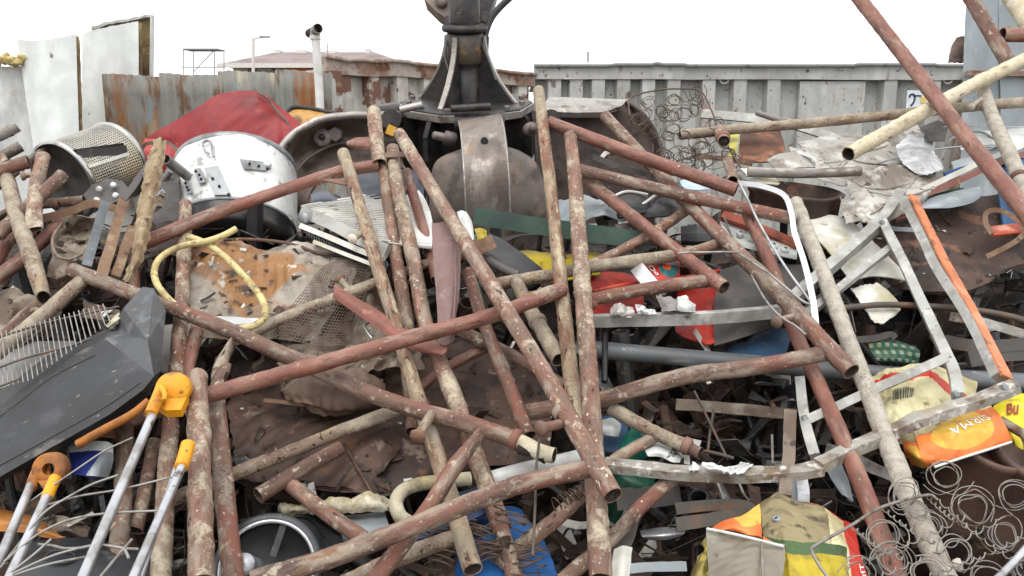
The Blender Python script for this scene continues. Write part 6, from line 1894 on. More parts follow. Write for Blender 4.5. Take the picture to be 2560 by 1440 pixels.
# bright bent rail, cable and wires
t = sweep('bent_rail', chan_prof(.019, .012), [(1850, 458, .26), (1900, 464, .28), (1958, 486, .29), (1978, 530, .29), (1986, 580, .29), (2006, 640, .28), (2022, 700, .27), (2034, 760, .26), (2040, 815, .24)], M_ALUBRIGHT, n=50)
props(t, 'bright bent aluminium rail hanging over the pipes at right', 'rail')
props(rod('slack_cable', [(1846, 452, .30), (1870, 500, .31), (1900, 562, .31), (1960, 662, .30), (2024, 752, .28)], .0045, M_ALU, n=40), 'thin pale cable stretched beside the bent rail', 'cable')
props(rod('hooked_rod', [(1694, 634, .26), (1710, 632, .26), (1760, 631, .27), (1836, 631, .28), (1860, 642, .30), (1930, 690, .34), (2000, 748, .34), (2026, 762, .33)], .0042, M_RODGREY, n=50), 'thin rod with a hooked eye lying over the long pipe', 'rod')
props(rod('bent_wire', [(1808, 540, .10), (1836, 600, .11), (1880, 690, .24), (1914, 750, .3), (1950, 790, .33), (1990, 816, .34), (2014, 836, .33)], .0036, M_RODGREY, n=40), 'bent wire running down under the long pipe', 'wire')
props(rod('reinforcing_rod', [(2060, 776, .12), (2150, 766, .13), (2237, 762, .14), (2405, 772, .17), (2520, 790, .18), (2620, 820, .18)], .0105, M_RODDARK, seg=9, n=50), 'long curved rusty reinforcing rod on the right', 'rod')

# pieces between the pipes at right of centre
t = sweep('grey_flat_bar', box_prof(.045, .012), [(1752, 284, -.30), (1840, 292, -.30), (1960, 306, -.30), (2100, 350, -.26)], M_ANGLE, n=14, face=(0, -1, .4))
props(t, 'pale grey flat bar lying behind the level mortar pipe', 'bar')
t, _ = one('rusty_plate', 'upright rusty brown plate under the level mortar pipe', 'plate', [[(1852, 322, -.2), (1900, 320, -.2), (1950, 326, -.2)], [(1848, 360, -.16), (1900, 360, -.15), (1962, 362, -.16)], [(1846, 402, -.12), (1900, 402, -.11), (1960, 402, -.12)]], M_REDSTRIP if False else mat('rust_plate', rgb(110, 74, 58), [(rgb(84, 58, 48), 5, .53, .06, 8), (rgb(140, 96, 70), 8, .6, .05, 8), (rgb(160, 150, 140), 6, .66, .03, 8)], .8, bump=.5), th=.005, n=(20, 20), crumple=.012, seed=3, jag=.03)
t, _ = one('pale_yellow_offcut', 'pale yellow plastic offcut beside the rusty brown plate', 'offcut', [[(1822, 336, -.14), (1836, 332, -.14), (1848, 334, -.14)], [(1822, 366, -.1), (1834, 364, -.1), (1844, 366, -.1)], [(1818, 396, -.08), (1830, 396, -.08), (1840, 396, -.08)]], mat('pale_yellow_plastic', rgb(190, 186, 96), [(rgb(150, 146, 80), 9, .56, .08)], .6), th=.006, n=(8, 12))
t = thing('white_tray', 'white plastic appliance tray with wires under the orange channel', 'tray', H((1900, 600, .03)))
sheet('tray', [[(1800, 548, -.02), (1860, 560, -.02), (1930, 586, -.02), (1996, 612, -.02)], [(1806, 574, .02), (1866, 590, .03), (1930, 612, .03), (1994, 628, .02)], [(1830, 604, .04), (1880, 616, .05), (1936, 630, .05), (1992, 642, .04)]], M_PAPER, t, .012, (40, 24), .008, 8, 3, linear=True, smooth=False)
sweep('tray_lip', box_prof(.012, .012), [(1832, 606, .055), (1890, 622, .06), (1992, 644, .05)], M_WPVC, t, n=8)
for k_ in range(5):
    x_ = 1850 + k_ * 28
    V, F = lathe([(.008, .012), (.014, .012), (.014, -.006), (.008, -.006)], H((x_, 586 + k_ * 10, .05)), (.1, -.5, 1), 12)
    mk('tray_boss', V, F, M_PAPER, t)
rod('tray_wire', [(1810, 560, .05), (1830, 590, .06), (1838, 612, .06)], .003, M_ALU, t, n=10)
t = sweep('orange_channel', chan_prof(.034, .03), [(1806, 534, .05), (1880, 560, .05), (1996, 610, .04)], mat('worn_orange_red_paint', rgb(160, 72, 48), [(rgb(180, 100, 70), 9, .56, .08, 7), (rgb(110, 66, 50), 12, .58, .06, 8)], .55, bump=.3), n=8, face=(0, -1, .7))
props(t, 'worn orange red channel lying over the white tray', 'channel')
t, _ = one('black_box', 'black plastic casing behind the crossing red pipe', 'casing', [[(1702, 566, -.02), (1740, 560, -.02), (1782, 570, -.02)], [(1702, 584, .02), (1742, 582, .03), (1780, 588, .02)], [(1704, 602, .03), (1742, 604, .04), (1776, 602, .03)]], M_BLACK, th=.02, n=(12, 10), linear=True, smooth=False)
t = sweep('red_strip', box_prof(.028, .006), [(2236, 544, -.02), (2300, 524, -.02), (2370, 500, -.03), (2440, 486, -.04)], M_REDSTRIP, n=8)
props(t, 'short faded red strip between the grey frame and the torn green sheet', 'strip')
t, _ = one('pale_blue_film', 'pale blue film under the top red frame pipe', 'film', [[(1700, 452, .0), (1740, 446, .0), (1780, 452, .0)], [(1704, 464, .03), (1744, 462, .04), (1776, 466, .03)], [(1716, 474, .03), (1746, 476, .04), (1770, 474, .03)]], mat('pale_blue_plastic', rgb(170, 190, 206), [(rgb(200, 206, 210), 9, .56, .1)], .35), th=.003, n=(14, 10), crumple=.006, seed=3)
for i, (pts, w, m, lab) in enumerate([
    ([(1600, 470, -.04), (1660, 486, -.04), (1720, 500, -.04)], .02, M_ALUDIRTY, 'narrow bright strip behind the two upper frame pipes'),
    ([(1484, 392, -.1), (1560, 420, -.08), (1640, 440, -.08)], .024, M_DKSHEET, 'dark strip under the spring heap'),
    ([(1500, 400, -.12), (1520, 380, -.12), (1560, 384, -.12)], .018, M_WHITEPLATE, 'white scrap strip behind the upper frame pipe'),
    ([(1740, 392, -.02), (1820, 398, -.02), (1880, 410, -.02)], .02, M_FLAT, 'rusty strip before the rusty brown plate'),
    ([(2360, 436, .02), (2396, 424, .02), (2440, 414, .02)], .016, M_BLUE, 'small blue strip above the white plastic channel'),
    ([(2200, 560, .0), (2240, 572, .0), (2300, 574, .0)], .018, M_GALV, 'small grey strip inside the grey frame'),
    ([(660, 1000, .02), (760, 1010, .03), (860, 1000, .03)], .012, M_FLAT, 'thin rusty strip on the rusted body skin')]):
    props(sweep('scrap_strip', box_prof(w, .006), pts, m, n=12, rough=.004), lab, 'strip')

# dark grey plastic pipe with white scrawl
P = [(1470, 872, -.01), (1700, 893, -.01), (1985, 918, -.01), (2204, 936, .0), (2470, 950, .02), (2640, 960, .02)]
Q = np.array([H(p) for p in P])
V, F, uv, C, fm = tube(catmull(Q, 80), .0285, 24, 0, True, True, True)
t = mk('plastic_pipe', V, F, [M_DKPVC, INNER], None, True, uv, C, fm)
props(t, 'long dark grey plastic pipe with white scrawl lying level at right', 'pipe')
TPX = Q[0] + (Q[1] - Q[0]) * .36
tdir = (Q[1] - Q[0]) / np.linalg.norm(Q[1] - Q[0])
nrm = CAMV - TPX
nrm -= tdir * np.dot(nrm, tdir)
nrm /= np.linalg.norm(nrm)
upv = np.cross(nrm, tdir)
if upv[2] < 0:
    upv = -upv


def pvc(x, y):
    a = (y * .017 + .006) / .0285
    return TPX + tdir * (np.asarray(x) * .019)[:, None] + (nrm * np.cos(a)[:, None] + upv * np.sin(a)[:, None]) * .0292


text_mesh('scrawl', "BOSSY", mat('faded_scrawl', rgb(176, 178, 178), [(rgb(104, 107, 110), 90, .52, .04)], .6, bump=0), pvc, parent=t, bold=.01)

# stained white plates, dark pan, crumpled aluminium, brown body sheet
t, _ = one('stained_plate', 'stained white plate slanting behind the grey frame', 'plate', [[(2010, 545, .0), (2080, 540, .0), (2130, 560, -.02)], [(2050, 600, .03), (2120, 590, .04), (2180, 600, .02)], [(2110, 680, .05), (2180, 650, .06), (2262, 690, .04)], [(2130, 700, .04), (2190, 690, .05), (2250, 700, .03)]], M_WHITEPLATE, th=.005, n=(24, 30), crumple=.012, cs=4, seed=3, jag=.01)
t, _ = one('stained_plate', 'smaller ragged stained plate below the reinforcing rod', 'plate', [[(2126, 716, .08), (2160, 706, .09), (2196, 704, .08)], [(2150, 750, .10), (2200, 740, .11), (2240, 744, .09)], [(2176, 790, .12), (2216, 782, .12), (2254, 770, .1)], [(2186, 806, .11), (2214, 804, .12), (2240, 790, .1)]], M_WHITEPLATE, th=.005, n=(20, 24), crumple=.012, cs=5, seed=6, jag=.05)
V, F = lathe([(.001, -.10), (.17, -.10), (.178, -.09), (.176, -.02), (.186, -.01), (.188, .0), (.180, .004), (.168, -.01), (.16, -.06), (.001, -.065)], H((1990, 474, .0)), (.06, -.12, 1), 48)
V = V + (np.stack([fnoise(V * 6 + 4 * i, i, 2) for i in range(3)], 1) - .5) * .02
props(mk('dented_pan', V, F, M_BROWNSHEET), 'dented brown round pan behind the bent aluminium rail', 'pan')
def faceted(rows, amp, seed):
    r_2 = random.Random(seed)
    return [[(x + r_2.uniform(-10, 10), y + r_2.uniform(-8, 8), l + r_2.uniform(-amp, amp)) for x, y, l in r] for r in rows]


crs = [
    ([[(1996, 356, -.10), (2050, 340, -.12), (2110, 330, -.14), (2170, 332, -.14), (2230, 326, -.16), (2300, 306, -.18)], [(2010, 384, -.04), (2064, 374, -.05), (2120, 366, -.06), (2180, 366, -.06), (2240, 360, -.08), (2306, 346, -.12)], [(2030, 412, .0), (2080, 410, .0), (2130, 408, .0), (2190, 410, -.01), (2250, 400, -.03), (2310, 380, -.06)], [(2040, 450, .05), (2096, 456, .05), (2150, 460, .04), (2210, 452, .03), (2260, 440, .02), (2320, 420, -.02)]], 'widest crumpled aluminium sheet under the cream pipe end', .035, 3, M_ALUDIRTY),
    ([[(2110, 424, .06), (2160, 430, .07), (2210, 416, .07), (2256, 404, .06), (2310, 388, .04)], [(2114, 462, .09), (2166, 470, .10), (2220, 466, .10), (2270, 452, .09), (2336, 424, .06)], [(2122, 504, .11), (2170, 508, .12), (2226, 506, .12), (2280, 496, .11), (2352, 462, .08)], [(2130, 550, .11), (2180, 556, .12), (2230, 544, .12), (2270, 530, .11), (2310, 504, .08)]], 'crumpled brown stained aluminium sheet hanging in folds at right', .04, 5, M_ALUDIRTY),
    ([[(2244, 356, .0), (2270, 340, .0), (2300, 336, .0), (2334, 350, -.02)], [(2250, 384, .05), (2280, 376, .06), (2312, 374, .06), (2342, 380, .03)], [(2266, 410, .07), (2296, 404, .08), (2322, 404, .08), (2350, 404, .05)], [(2290, 440, .08), (2310, 436, .1), (2330, 434, .1), (2352, 430, .06)]], 'bright folded aluminium flap below the crossing pipes', .03, 8, M_ALUBRIGHT),
    ([[(1916, 404, .0), (1940, 392, .0), (1966, 386, .0), (1994, 382, -.02)], [(1924, 414, .03), (1950, 406, .04), (1978, 402, .04), (2006, 402, .02)], [(1946, 426, .05), (1970, 424, .05), (2000, 424, .05), (2034, 424, .03)]], 'small torn aluminium flake beside the widest crumpled sheet', .02, 9, M_ALUDIRTY),
    ([[(1960, 360, -.04), (1986, 364, -.04), (2010, 376, -.04), (2030, 390, -.03)], [(1962, 370, -.01), (1990, 374, .0), (2014, 388, .0), (2040, 404, .0)], [(1970, 378, -.01), (1994, 386, .0), (2020, 400, .0), (2050, 420, .0)]], 'narrow rolled aluminium edge left of the widest sheet', .012, 10, M_ALUDIRTY),
    ([[(2306, 316, -.02), (2336, 304, -.02), (2366, 312, -.02)], [(2310, 340, .02), (2340, 334, .03), (2370, 338, .02)], [(2318, 362, .03), (2344, 358, .04), (2370, 356, .03)]], 'dark folded tin strip where the long pipes cross', .02, 14, M_DKSHEET),
    ([[(2090, 500, .10), (2110, 492, .11), (2132, 500, .1)], [(2096, 530, .12), (2118, 528, .13), (2142, 532, .12)], [(2110, 564, .12), (2134, 560, .13), (2160, 556, .12)]], 'curled narrow aluminium tail hanging beside the dented pan', .02, 15, M_ALUDIRTY),
    ([[(2390, 344, -.06), (2450, 326, -.08), (2520, 322, -.08), (2600, 318, -.08)], [(2396, 362, -.02), (2456, 346, -.03), (2524, 340, -.04), (2600, 340, -.04)], [(2404, 380, .0), (2460, 366, .0), (2530, 358, -.01), (2600, 358, -.01)]], 'white bent sheet behind the speckled pipe at the right edge', .015, 16, M_PAPER),
    ([[(2376, 400, -.02), (2430, 386, -.02), (2490, 372, -.03)], [(2384, 416, .01), (2440, 402, .02), (2496, 388, .0)], [(2390, 430, .01), (2446, 418, .02), (2500, 404, .0)]], 'grey bent sheet under the thin wires at right', .015, 17, M_GALV),
    ([[(2310, 490, .0), (2360, 478, .0), (2412, 470, .0)], [(2316, 506, .03), (2364, 500, .04), (2410, 494, .03)], [(2330, 524, .03), (2370, 520, .04), (2404, 512, .03)]], 'dark green torn sheet behind the orange bar', .01, 18, M_GREEN)]
for rows, lab, am, sd, mm in crs:
    big = sd in (3, 5)
    t, _ = one('crumpled_aluminium' if mm is M_ALUDIRTY or mm is M_ALUBRIGHT else 'crumpled_sheet', lab, SM, faceted(rows, am, sd), mm, th=.003, n=(100, 72) if big else (40, 30), crumple=.010 if big else .006, cs=6, seed=sd, jag=.05, linear=True, fine=.002)
    if big:
        for k_ in range(3):
            u0, u1 = rnd.uniform(0, .3), rnd.uniform(.6, 1)
            v0, v1 = rnd.uniform(.2, .9), rnd.uniform(.2, .9)
            P, _n = _(np.linspace(u0, u1, 24), np.linspace(v0, v1, 24), .002)
            rod('fold_seam', P, .0035, mm, t, lifted=False, n=24)
t, _ = one('cream_torn_sheet', 'cream torn sheet strip beside the level grey pipe', SM, [[(1850, 418, .10), (1880, 424, .12), (1930, 440, .12)], [(1864, 436, .14), (1900, 446, .15), (1950, 456, .14)], [(1874, 450, .14), (1910, 460, .15), (1944, 464, .14)]], M_WHITEPLATE, th=.003, n=(20, 12), crumple=.015, cs=9, seed=3, jag=.06)
t, _ = one('brown_body_sheet', 'wide dark brown car body sheet behind the orange bar', 'panel', [[(2180, 560, -.10), (2280, 520, -.12), (2380, 500, -.14), (2480, 490, -.16), (2640, 480, -.18)], [(2160, 620, -.06), (2270, 600, -.05), (2380, 590, -.05), (2500, 580, -.06), (2640, 570, -.1)], [(2200, 690, -.04), (2290, 690, -.01), (2380, 690, .0), (2480, 670, .0), (2640, 640, -.04)], [(2240, 720, -.06), (2310, 730, -.02), (2390, 730, .0), (2450, 716, .0), (2520, 680, -.04)]], M_BROWNSHEET, th=.005, n=(50, 36), crumple=.02, cs=3, seed=15, jag=.01)
t, _ = one('glossy_grey_sheet', 'curved glossy blue grey sheet behind the orange bar top', SM, [[(2290, 506, .02), (2350, 490, .03), (2410, 474, .03), (2450, 466, .02)], [(2300, 516, .05), (2360, 508, .07), (2420, 494, .06), (2452, 480, .04)], [(2310, 522, .05), (2370, 522, .06), (2420, 512, .05), (2450, 494, .03)]], M_GALV, th=.003, n=(24, 12), crumple=.008, cs=5, seed=3)
t = sweep('white_red_channel', box_prof(.022, .03), [(2300, 478, .06), (2400, 430, .04), (2500, 386, .02), (2620, 340, .0)], M_WHITEPLATE, n=14)
props(t, 'white plastic channel slanting up to the right edge', 'channel')
t = sweep('red_channel', box_prof(.024, .03), [(2290, 496, .05), (2400, 450, .03), (2500, 406, .01), (2620, 366, -.01)], M_REDSTRIP, n=14)
props(t, 'red channel lying directly under the white plastic one', 'channel')
t, _ = one('blue_tarpaulin_bag', 'blue plastic sack at the right edge behind the leaning pipes', 'sack', [[(2500, 420, -.04), (2540, 400, -.04), (2620, 400, -.06)], [(2496, 480, .02), (2546, 470, .04), (2620, 470, .02)], [(2510, 560, .03), (2550, 560, .04), (2620, 560, .02)]], M_DKBLUE if False else mat('blue_sack', rgb(52, 96, 140), [(rgb(40, 74, 110), 6, .56, .1)], .5, bump=.2), th=.02, n=(20, 24), crumple=.03, cs=7, seed=3)
t, _ = one('orange_tray', 'small orange tray with pale rim inside the strap loop', 'tray', [[(2478, 566, .06), (2520, 560, .05), (2566, 556, .04)], [(2480, 578, .09), (2520, 574, .09), (2560, 570, .08)], [(2484, 588, .09), (2520, 584, .09), (2556, 580, .08)]], mat('orange_tray_plastic', rgb(196, 86, 56), [(rgb(226, 170, 150), 9, .62, .08)], .5), th=.01, n=(14, 8))
t = sweep('looped_strap', box_prof(.018, .004), [(2466, 642, .14), (2510, 620, .15), (2546, 598, .15), (2562, 574, .14), (2540, 548, .13), (2500, 526, .12), (2468, 530, .12), (2464, 556, .13), (2480, 584, .14)], M_FLAT, n=60)
props(t, 'looped rusty steel strap at the right edge', 'strap')
t, _ = one('dull_blue_sheet', 'dull blue sheet in the hollow under the rubber sheet', SM, [[(1840, 850, -.06), (1910, 826, -.06), (1990, 820, -.08)], [(1800, 880, -.03), (1880, 866, -.02), (1970, 866, -.04)], [(1780, 900, -.02), (1860, 900, .0), (1960, 900, -.02)]], M_DKBLUE, th=.004, n=(22, 14), crumple=.02, cs=5, seed=6)
t = thing('woven_basket', 'green and white chequered woven basket lying in the dark at right', 'basket', H((2240, 880, .04)))
sheet('weave', [[(2170, 852, .0), (2230, 848, .0), (2290, 862, .0)], [(2176, 876, .05), (2236, 872, .06), (2300, 880, .04)], [(2190, 896, .05), (2244, 898, .06), (2296, 906, .04)], [(2200, 910, .0), (2250, 916, .0), (2286, 922, .0)]], [mat('weave_green', rgb(44, 100, 80), [(rgb(36, 78, 62), 9, .6, .1)], .5), mat('weave_white', rgb(150, 158, 140), [(rgb(116, 122, 84), 9, .58, .1)], .5), mat('weave_dark', rgb(58, 64, 50), [], .5)], t, .006, (48, 32), .006, 8, 2, zones=lambda u, v: np.where((np.floor(v * 8) % 2 == 1), np.where(np.floor(u * 12 + np.floor(v * 4)) % 2 == 0, 1, 0), np.where(np.floor(u * 12) % 2 == 0, 2, 0)))
for i, (pts, w, d, lab) in enumerate([
    ([(2360, 852, .06), (2460, 866, .08), (2640, 852, .08)], .04, .03, 'dark steel bar lying level near the right edge'),
    ([(2420, 900, .05), (2520, 884, .06), (2640, 878, .06)], .05, .02, 'lower dark steel bar near the right edge'),
    ([(2120, 850, .02), (2180, 846, .03), (2226, 836, .04), (2240, 846, .04)], .022, .01, 'thin dark glossy strip pointing at the woven basket'),
    ([(2374, 790, .06), (2460, 806, .07), (2600, 848, .07)], .03, .012, 'pale edged strip slanting to the right edge')]):
    props(sweep('steel_strip', box_prof(w, d), pts, M_DKSHEET if i != 3 else M_ALUDIRTY, n=14, rough=.002), lab, 'strip')
for i, (x0, y0, x1, y1, lab) in enumerate([(1430, 900, 1432, 1010, 'a'), (1512, 830, 1512, 950, 'b')]):
    pass
props(rod('dark_bolt_rod', [(1513, 836, .08), (1512, 890, .09), (1511, 955, .09)], .010, M_BLACK, seg=8, n=4), 'short black rod hanging under the angle iron', 'rod')

# ------------------------------------------------------------------ clutter of the dark hollow at right
for i, (pts, r, m, lab) in enumerate([
    ([(1736, 978, .06), (1776, 1060, .08), (1820, 1150, .10)], .0042, M_RODDARK, 'thin rod slanting in the dark hollow right of centre'),
    ([(1784, 1026, .05), (1774, 1090, .07), (1764, 1180, .09)], .0046, M_RODDARK, 'thin upright rod in the dark hollow'),
    ([(1930, 1088, .06), (1932, 1160, .08)], .004, M_RODGREY, 'short thin upright rod left of the grey bracket'),
    ([(1762, 1128, .10), (1800, 1136, .12), (1834, 1146, .12)], .0055, M_RODDARK, 'little rusty rod at the ringed pipe end'),
    ([(1846, 1204, .1), (1860, 1236, .12), (1874, 1252, .12)], .004, M_RODGREY, 'thin wire above the tin with the beak shaped flap'),
    ([(1792, 1204, .1), (1806, 1240, .11), (1812, 1262, .12)], .0045, M_RODGREY, 'curved wire stub above the grey curved strips'),
    ([(1348, 1100, .3), (1340, 1180, .34), (1338, 1260, .36), (1332, 1390, .36)], .0036, M_RODDARK, 'fine wire hanging before the blue panel'),
    ([(2188, 410, .02), (2300, 380, .0), (2420, 366, .0), (2600, 372, -.02)], .0035, M_ALU, 'pale wire arching under the leaning pipes at right'),
    ([(2350, 400, .0), (2380, 346, -.02), (2450, 330, -.02), (2500, 360, -.02)], .005, M_RODGREY, 'grey curved wire behind the leaning pipes'),
    ([(2320, 320, .0), (2400, 316, .0), (2600, 318, .0)], .003, M_ALU, 'straight fine wire near the right edge'),
    ([(2200, 330, -.02), (2240, 312, -.02), (2280, 306, -.02)], .003, M_ALU, 'short fine wire on the crumpled aluminium')]):
    props(rod('loose_wire', pts, r, m, seg=7, n=20), lab, 'wire')
for i, (pts, w, d, m, lab) in enumerate([
    ([(1976, 1034, .20), (1972, 1130, .22), (1962, 1246, .24)], .034, .03, M_KHAKISHEET, 'upright split grey channel below the frame corner'),
    ([(1690, 1272, .10), (1780, 1262, .12), (1860, 1264, .13), (1888, 1282, .13)], .030, .012, M_RODDARK, 'curved dark grey strip above the tin flap'),
    ([(1690, 1312, .14), (1790, 1296, .15), (1870, 1288, .15)], .034, .012, M_RODDARK, 'second dark grey strip under the curved one'),
    ([(1690, 1010, .0), (1840, 1022, .02), (1990, 1036, .03)], .034, .02, M_KHAKISHEET, 'dim flat bar crossing behind the thin rods'),
    ([(1700, 1190, .06), (1744, 1196, .10), (1776, 1204, .12)], .05, .05, M_BROWNSHEET, 'rusty square tube end below the long muddy bar'),
    ([(2004, 1190, .12), (2008, 1240, .13), (2006, 1290, .14)], .03, .03, M_ALUBRIGHT, 'bright steel upright behind the tin'),
    ([(1984, 1196, .1), (1988, 1280, .12)], .03, .02, M_GALV, 'grey steel upright beside the bright one'),
    ([(2066, 1120, .1), (2120, 1136, .12), (2180, 1168, .14), (2230, 1188, .14)], .03, .015, M_RODGREY, 'thin grey trim between the frame and the red pipe'),
    ([(1556, 1424, .2), (1640, 1418, .2), (1716, 1416, .2)], .022, .02, M_GALV, 'level grey bar at the bottom edge'),
    ([(1700, 1232, .02), (1640, 1240, .02), (1540, 1248, .02)], .06, .01, M_DKSHEET, 'dark strip under the muddy bar'),
    ([(1520, 1440, .12), (1560, 1340, .1), (1580, 1290, .06)], .05, .02, M_DKSHEET, 'dark slanting strip near the bottom edge')]):
    props(sweep('metal_strip', box_prof(w, d), pts, m, n=14, rough=.003), lab, 'strip')
t, _ = one('pale_blue_plate', 'pale blue grey plate under the frame beside the red pipe', 'plate', [[(2064, 1172, .14), (2090, 1164, .15), (2104, 1164, .14)], [(2080, 1200, .16), (2104, 1196, .17), (2120, 1204, .16)], [(2104, 1236, .16), (2120, 1244, .17), (2134, 1254, .16)]], M_GALV, th=.006, n=(12, 14), crumple=.006, seed=2)
t, _ = one('shiny_curved_plate', 'curved shiny steel plate in the hollow near the bottom', 'plate', [[(1600, 1326, .06), (1660, 1318, .08), (1710, 1322, .08)], [(1604, 1340, .1), (1660, 1336, .12), (1712, 1332, .11)], [(1620, 1350, .08), (1660, 1350, .1), (1700, 1342, .09)]], M_ALU, th=.004, n=(16, 8))
t, _ = one('grey_enamel_block', 'chipped grey enamel block at the bottom right of centre', 'block', [[(1536, 1374, .18), (1560, 1364, .20), (1580, 1370, .18)], [(1530, 1410, .22), (1556, 1406, .24), (1578, 1410, .22)], [(1528, 1456, .24), (1552, 1456, .26), (1572, 1456, .24)]], M_WHITEPLATE, th=.05, n=(12, 14), crumple=.006, seed=2)
t = thing('printed_sheet', 'creased white printed sheet under the ringed pipe end', 'paper sheet', H((1660, 1130, .08)))
o, s2 = sheet('paper', [[(1608, 1116, .06), (1640, 1100, .07), (1680, 1116, .08), (1712, 1140, .08)], [(1614, 1130, .10), (1646, 1126, .11), (1684, 1136, .11), (1704, 1146, .10)], [(1620, 1142, .10), (1650, 1142, .10), (1680, 1154, .11), (1700, 1156, .10)]], M_PAPER, t, .003, (24, 14), .006, 10, 2)
text_mesh('lettering', "per", M_INK, lambda x, y: s2(np.clip(.52 + x * .17 + y * .03, 0, 1), np.clip(.78 - y * .62 - x * .12, 0, 1), .003)[0], parent=t, shear=.35)
V, F = lathe([(.001, .06), (.045, .06), (.045, -.09), (.001, -.09)], H((1590, 1116, -.02)), (.5, -.2, .8), 20)
props(mk('teal_can', V, F, [mat('teal_can_paint', rgb(30, 128, 110), [(rgb(200, 208, 204), 9, .66, .04)], .4)]), 'teal spray can wedged behind the short mortar crusted frame', 'can')
V, F = lathe([(.001, .06), (.06, .06), (.064, .05), (.064, -.09), (.001, -.09)], H((1570, 1225, -.04)), (.3, -.1, .9), 24)
props(mk('green_bucket', V, F, mat('deep_green_plastic', rgb(26, 84, 62), [(rgb(20, 60, 48), 6, .56, .1)], .4)), 'deep green bucket in the dark under the long muddy bar', 'bucket')
t, _ = one('blue_box', 'blue cardboard box behind the teal spray can', 'box', [[(1504, 1040, -.08), (1540, 1040, -.06), (1570, 1050, -.06)], [(1504, 1080, -.04), (1540, 1080, -.02), (1570, 1084, -.03)], [(1506, 1130, -.03), (1540, 1130, -.02), (1566, 1130, -.03)]], M_DKBLUE, th=.03, n=(10, 10), crumple=.006, seed=2)
t, _ = one('grey_cushion', 'small grey padded piece beside the long pink upright', 'padding', [[(1502, 1052, .02), (1530, 1046, .03), (1552, 1062, .02)], [(1504, 1070, .06), (1530, 1068, .07), (1550, 1078, .05)], [(1508, 1086, .04), (1530, 1090, .05), (1546, 1092, .03)]], M_PAPER, th=.02, n=(12, 10), crumple=.008, seed=1)

# ------------------------------------------------------------------ crushed tins at lower right
Torange = mat('tin_print_orange', rgb(226, 126, 62), [(rgb(208, 100, 46), 7, .57, .1), (rgb(128, 92, 60), 30, .69, .05, 6)], .4, .15, bump=.15)
Tyellow = mat('tin_print_yellow', rgb(220, 178, 74), [(rgb(200, 150, 60), 8, .56, .1), (rgb(132, 104, 62), 24, .66, .06, 6)], .4, .15, bump=.15)
Tcream = mat('tin_print_cream', rgb(214, 208, 166), [(rgb(176, 164, 120), 7, .56, .1, 7), (rgb(116, 102, 76), 14, .63, .06, 7)], .5, .1, bump=.2)
Tred = mat('tin_print_red', rgb(202, 58, 42), [(rgb(176, 46, 36), 7, .58, .1), (rgb(220, 120, 100), 40, .71, .03)], .4, .15, bump=.1)
Tblue = mat('tin_print_blue', rgb(58, 146, 196), [(rgb(90, 160, 190), 9, .6, .1)], .4, .15, bump=.1)
Tgreen = mat('tin_print_green', rgb(66, 92, 50), [(rgb(50, 70, 42), 8, .56, .1), (rgb(120, 110, 60), 20, .64, .06)], .45, .1, bump=.1)
Tdirty = mat('tin_mud', rgb(142, 130, 96), [(rgb(104, 92, 66), 9, .52, .1, 7), (rgb(188, 178, 140), 12, .6, .07, 7), (rgb(66, 58, 46), 20, .62, .06, 7)], .8, bump=.5)
Tbare = mat('tin_inside', rgb(132, 126, 112), [(rgb(108, 100, 88), 4, .55, .12, 6), (rgb(156, 152, 142), 9, .62, .08), (rgb(84, 76, 66), 20, .68, .05)], .4, .4, bump=.2)
Tolive = mat('tin_olive_yellow', rgb(190, 170, 40), [(rgb(150, 130, 34), 12, .54, .09, 7), (rgb(96, 88, 36), 22, .62, .06, 7)], .5, .1, bump=.2)
Tgold = mat('tin_lacquer_gold', rgb(206, 190, 98), [(rgb(120, 104, 56), 6, .55, .08), (rgb(230, 222, 160), 9, .6, .06)], .3, .5, bump=.1)
TM = [Torange, Tyellow, Tcream, Tred, Tblue, Tgreen, Tdirty, Tbare, Tolive]

t = thing('flattened_tin', 'flattened orange oil tin printed SIRMA lying under the grey frame', 'tin', H((2390, 1060, .2)))


def z1(u, v):
    z = np.full(u.shape, 0)
    z = np.where(((u - .52) / .34) ** 2 + ((v - .52) / .40) ** 2 < 1, 1, z)
    z = np.where(v + .10 * u < .30, 2, z)
    z = np.where((v + .10 * u > .10) & (v + .10 * u < .21) & (u > .22) & (u < .86), 4, z)
    return z


o, sf = sheet('front', [[(2276, 1060, .22), (2340, 1030, .22), (2400, 1012, .23), (2462, 1000, .23)],
                        [(2290, 1096, .25), (2350, 1064, .26), (2420, 1040, .26), (2490, 1030, .25)],
                        [(2300, 1130, .25), (2370, 1100, .27), (2450, 1072, .27), (2512, 1066, .25)],
                        [(2330, 1164, .22), (2400, 1142, .24), (2470, 1122, .24), (2528, 1104, .22)]], TM, t, .006, (90, 70), .012, 8, 4, fine=.002, zones=z1)
text_mesh('lettering', "SIRMA", M_WHITEPAINT, lambda x, y: sf(np.clip(.86 - x * .158, .02, .98), np.clip(.36 + y * .24 + (.86 - x * .158 < 9) * .035 * x, .02, .98), .003)[0], parent=t, spacing=1.05)
rod('bright_seam', [(2336, 1168, .24), (2400, 1146, .26), (2470, 1124, .26), (2528, 1105, .24)], .0035, M_PAPER, t, n=16)
sheet('folded_corner', [[(2256, 1104, .20), (2290, 1106, .24), (2320, 1108, .25)], [(2262, 1126, .20), (2296, 1144, .26), (2336, 1140, .25)], [(2280, 1160, .16), (2310, 1170, .2), (2340, 1164, .22)]], [Torange, Tyellow], t, .005, (20, 16), .008, 9, 5, zones=lambda u, v: np.where((u > .2) & (u < .55) & (v > .15), 1, 0))
t = thing('crushed_tin', 'crushed cream tin with red band and barcode behind the grey frame', 'tin', H((2290, 1000, .1)))


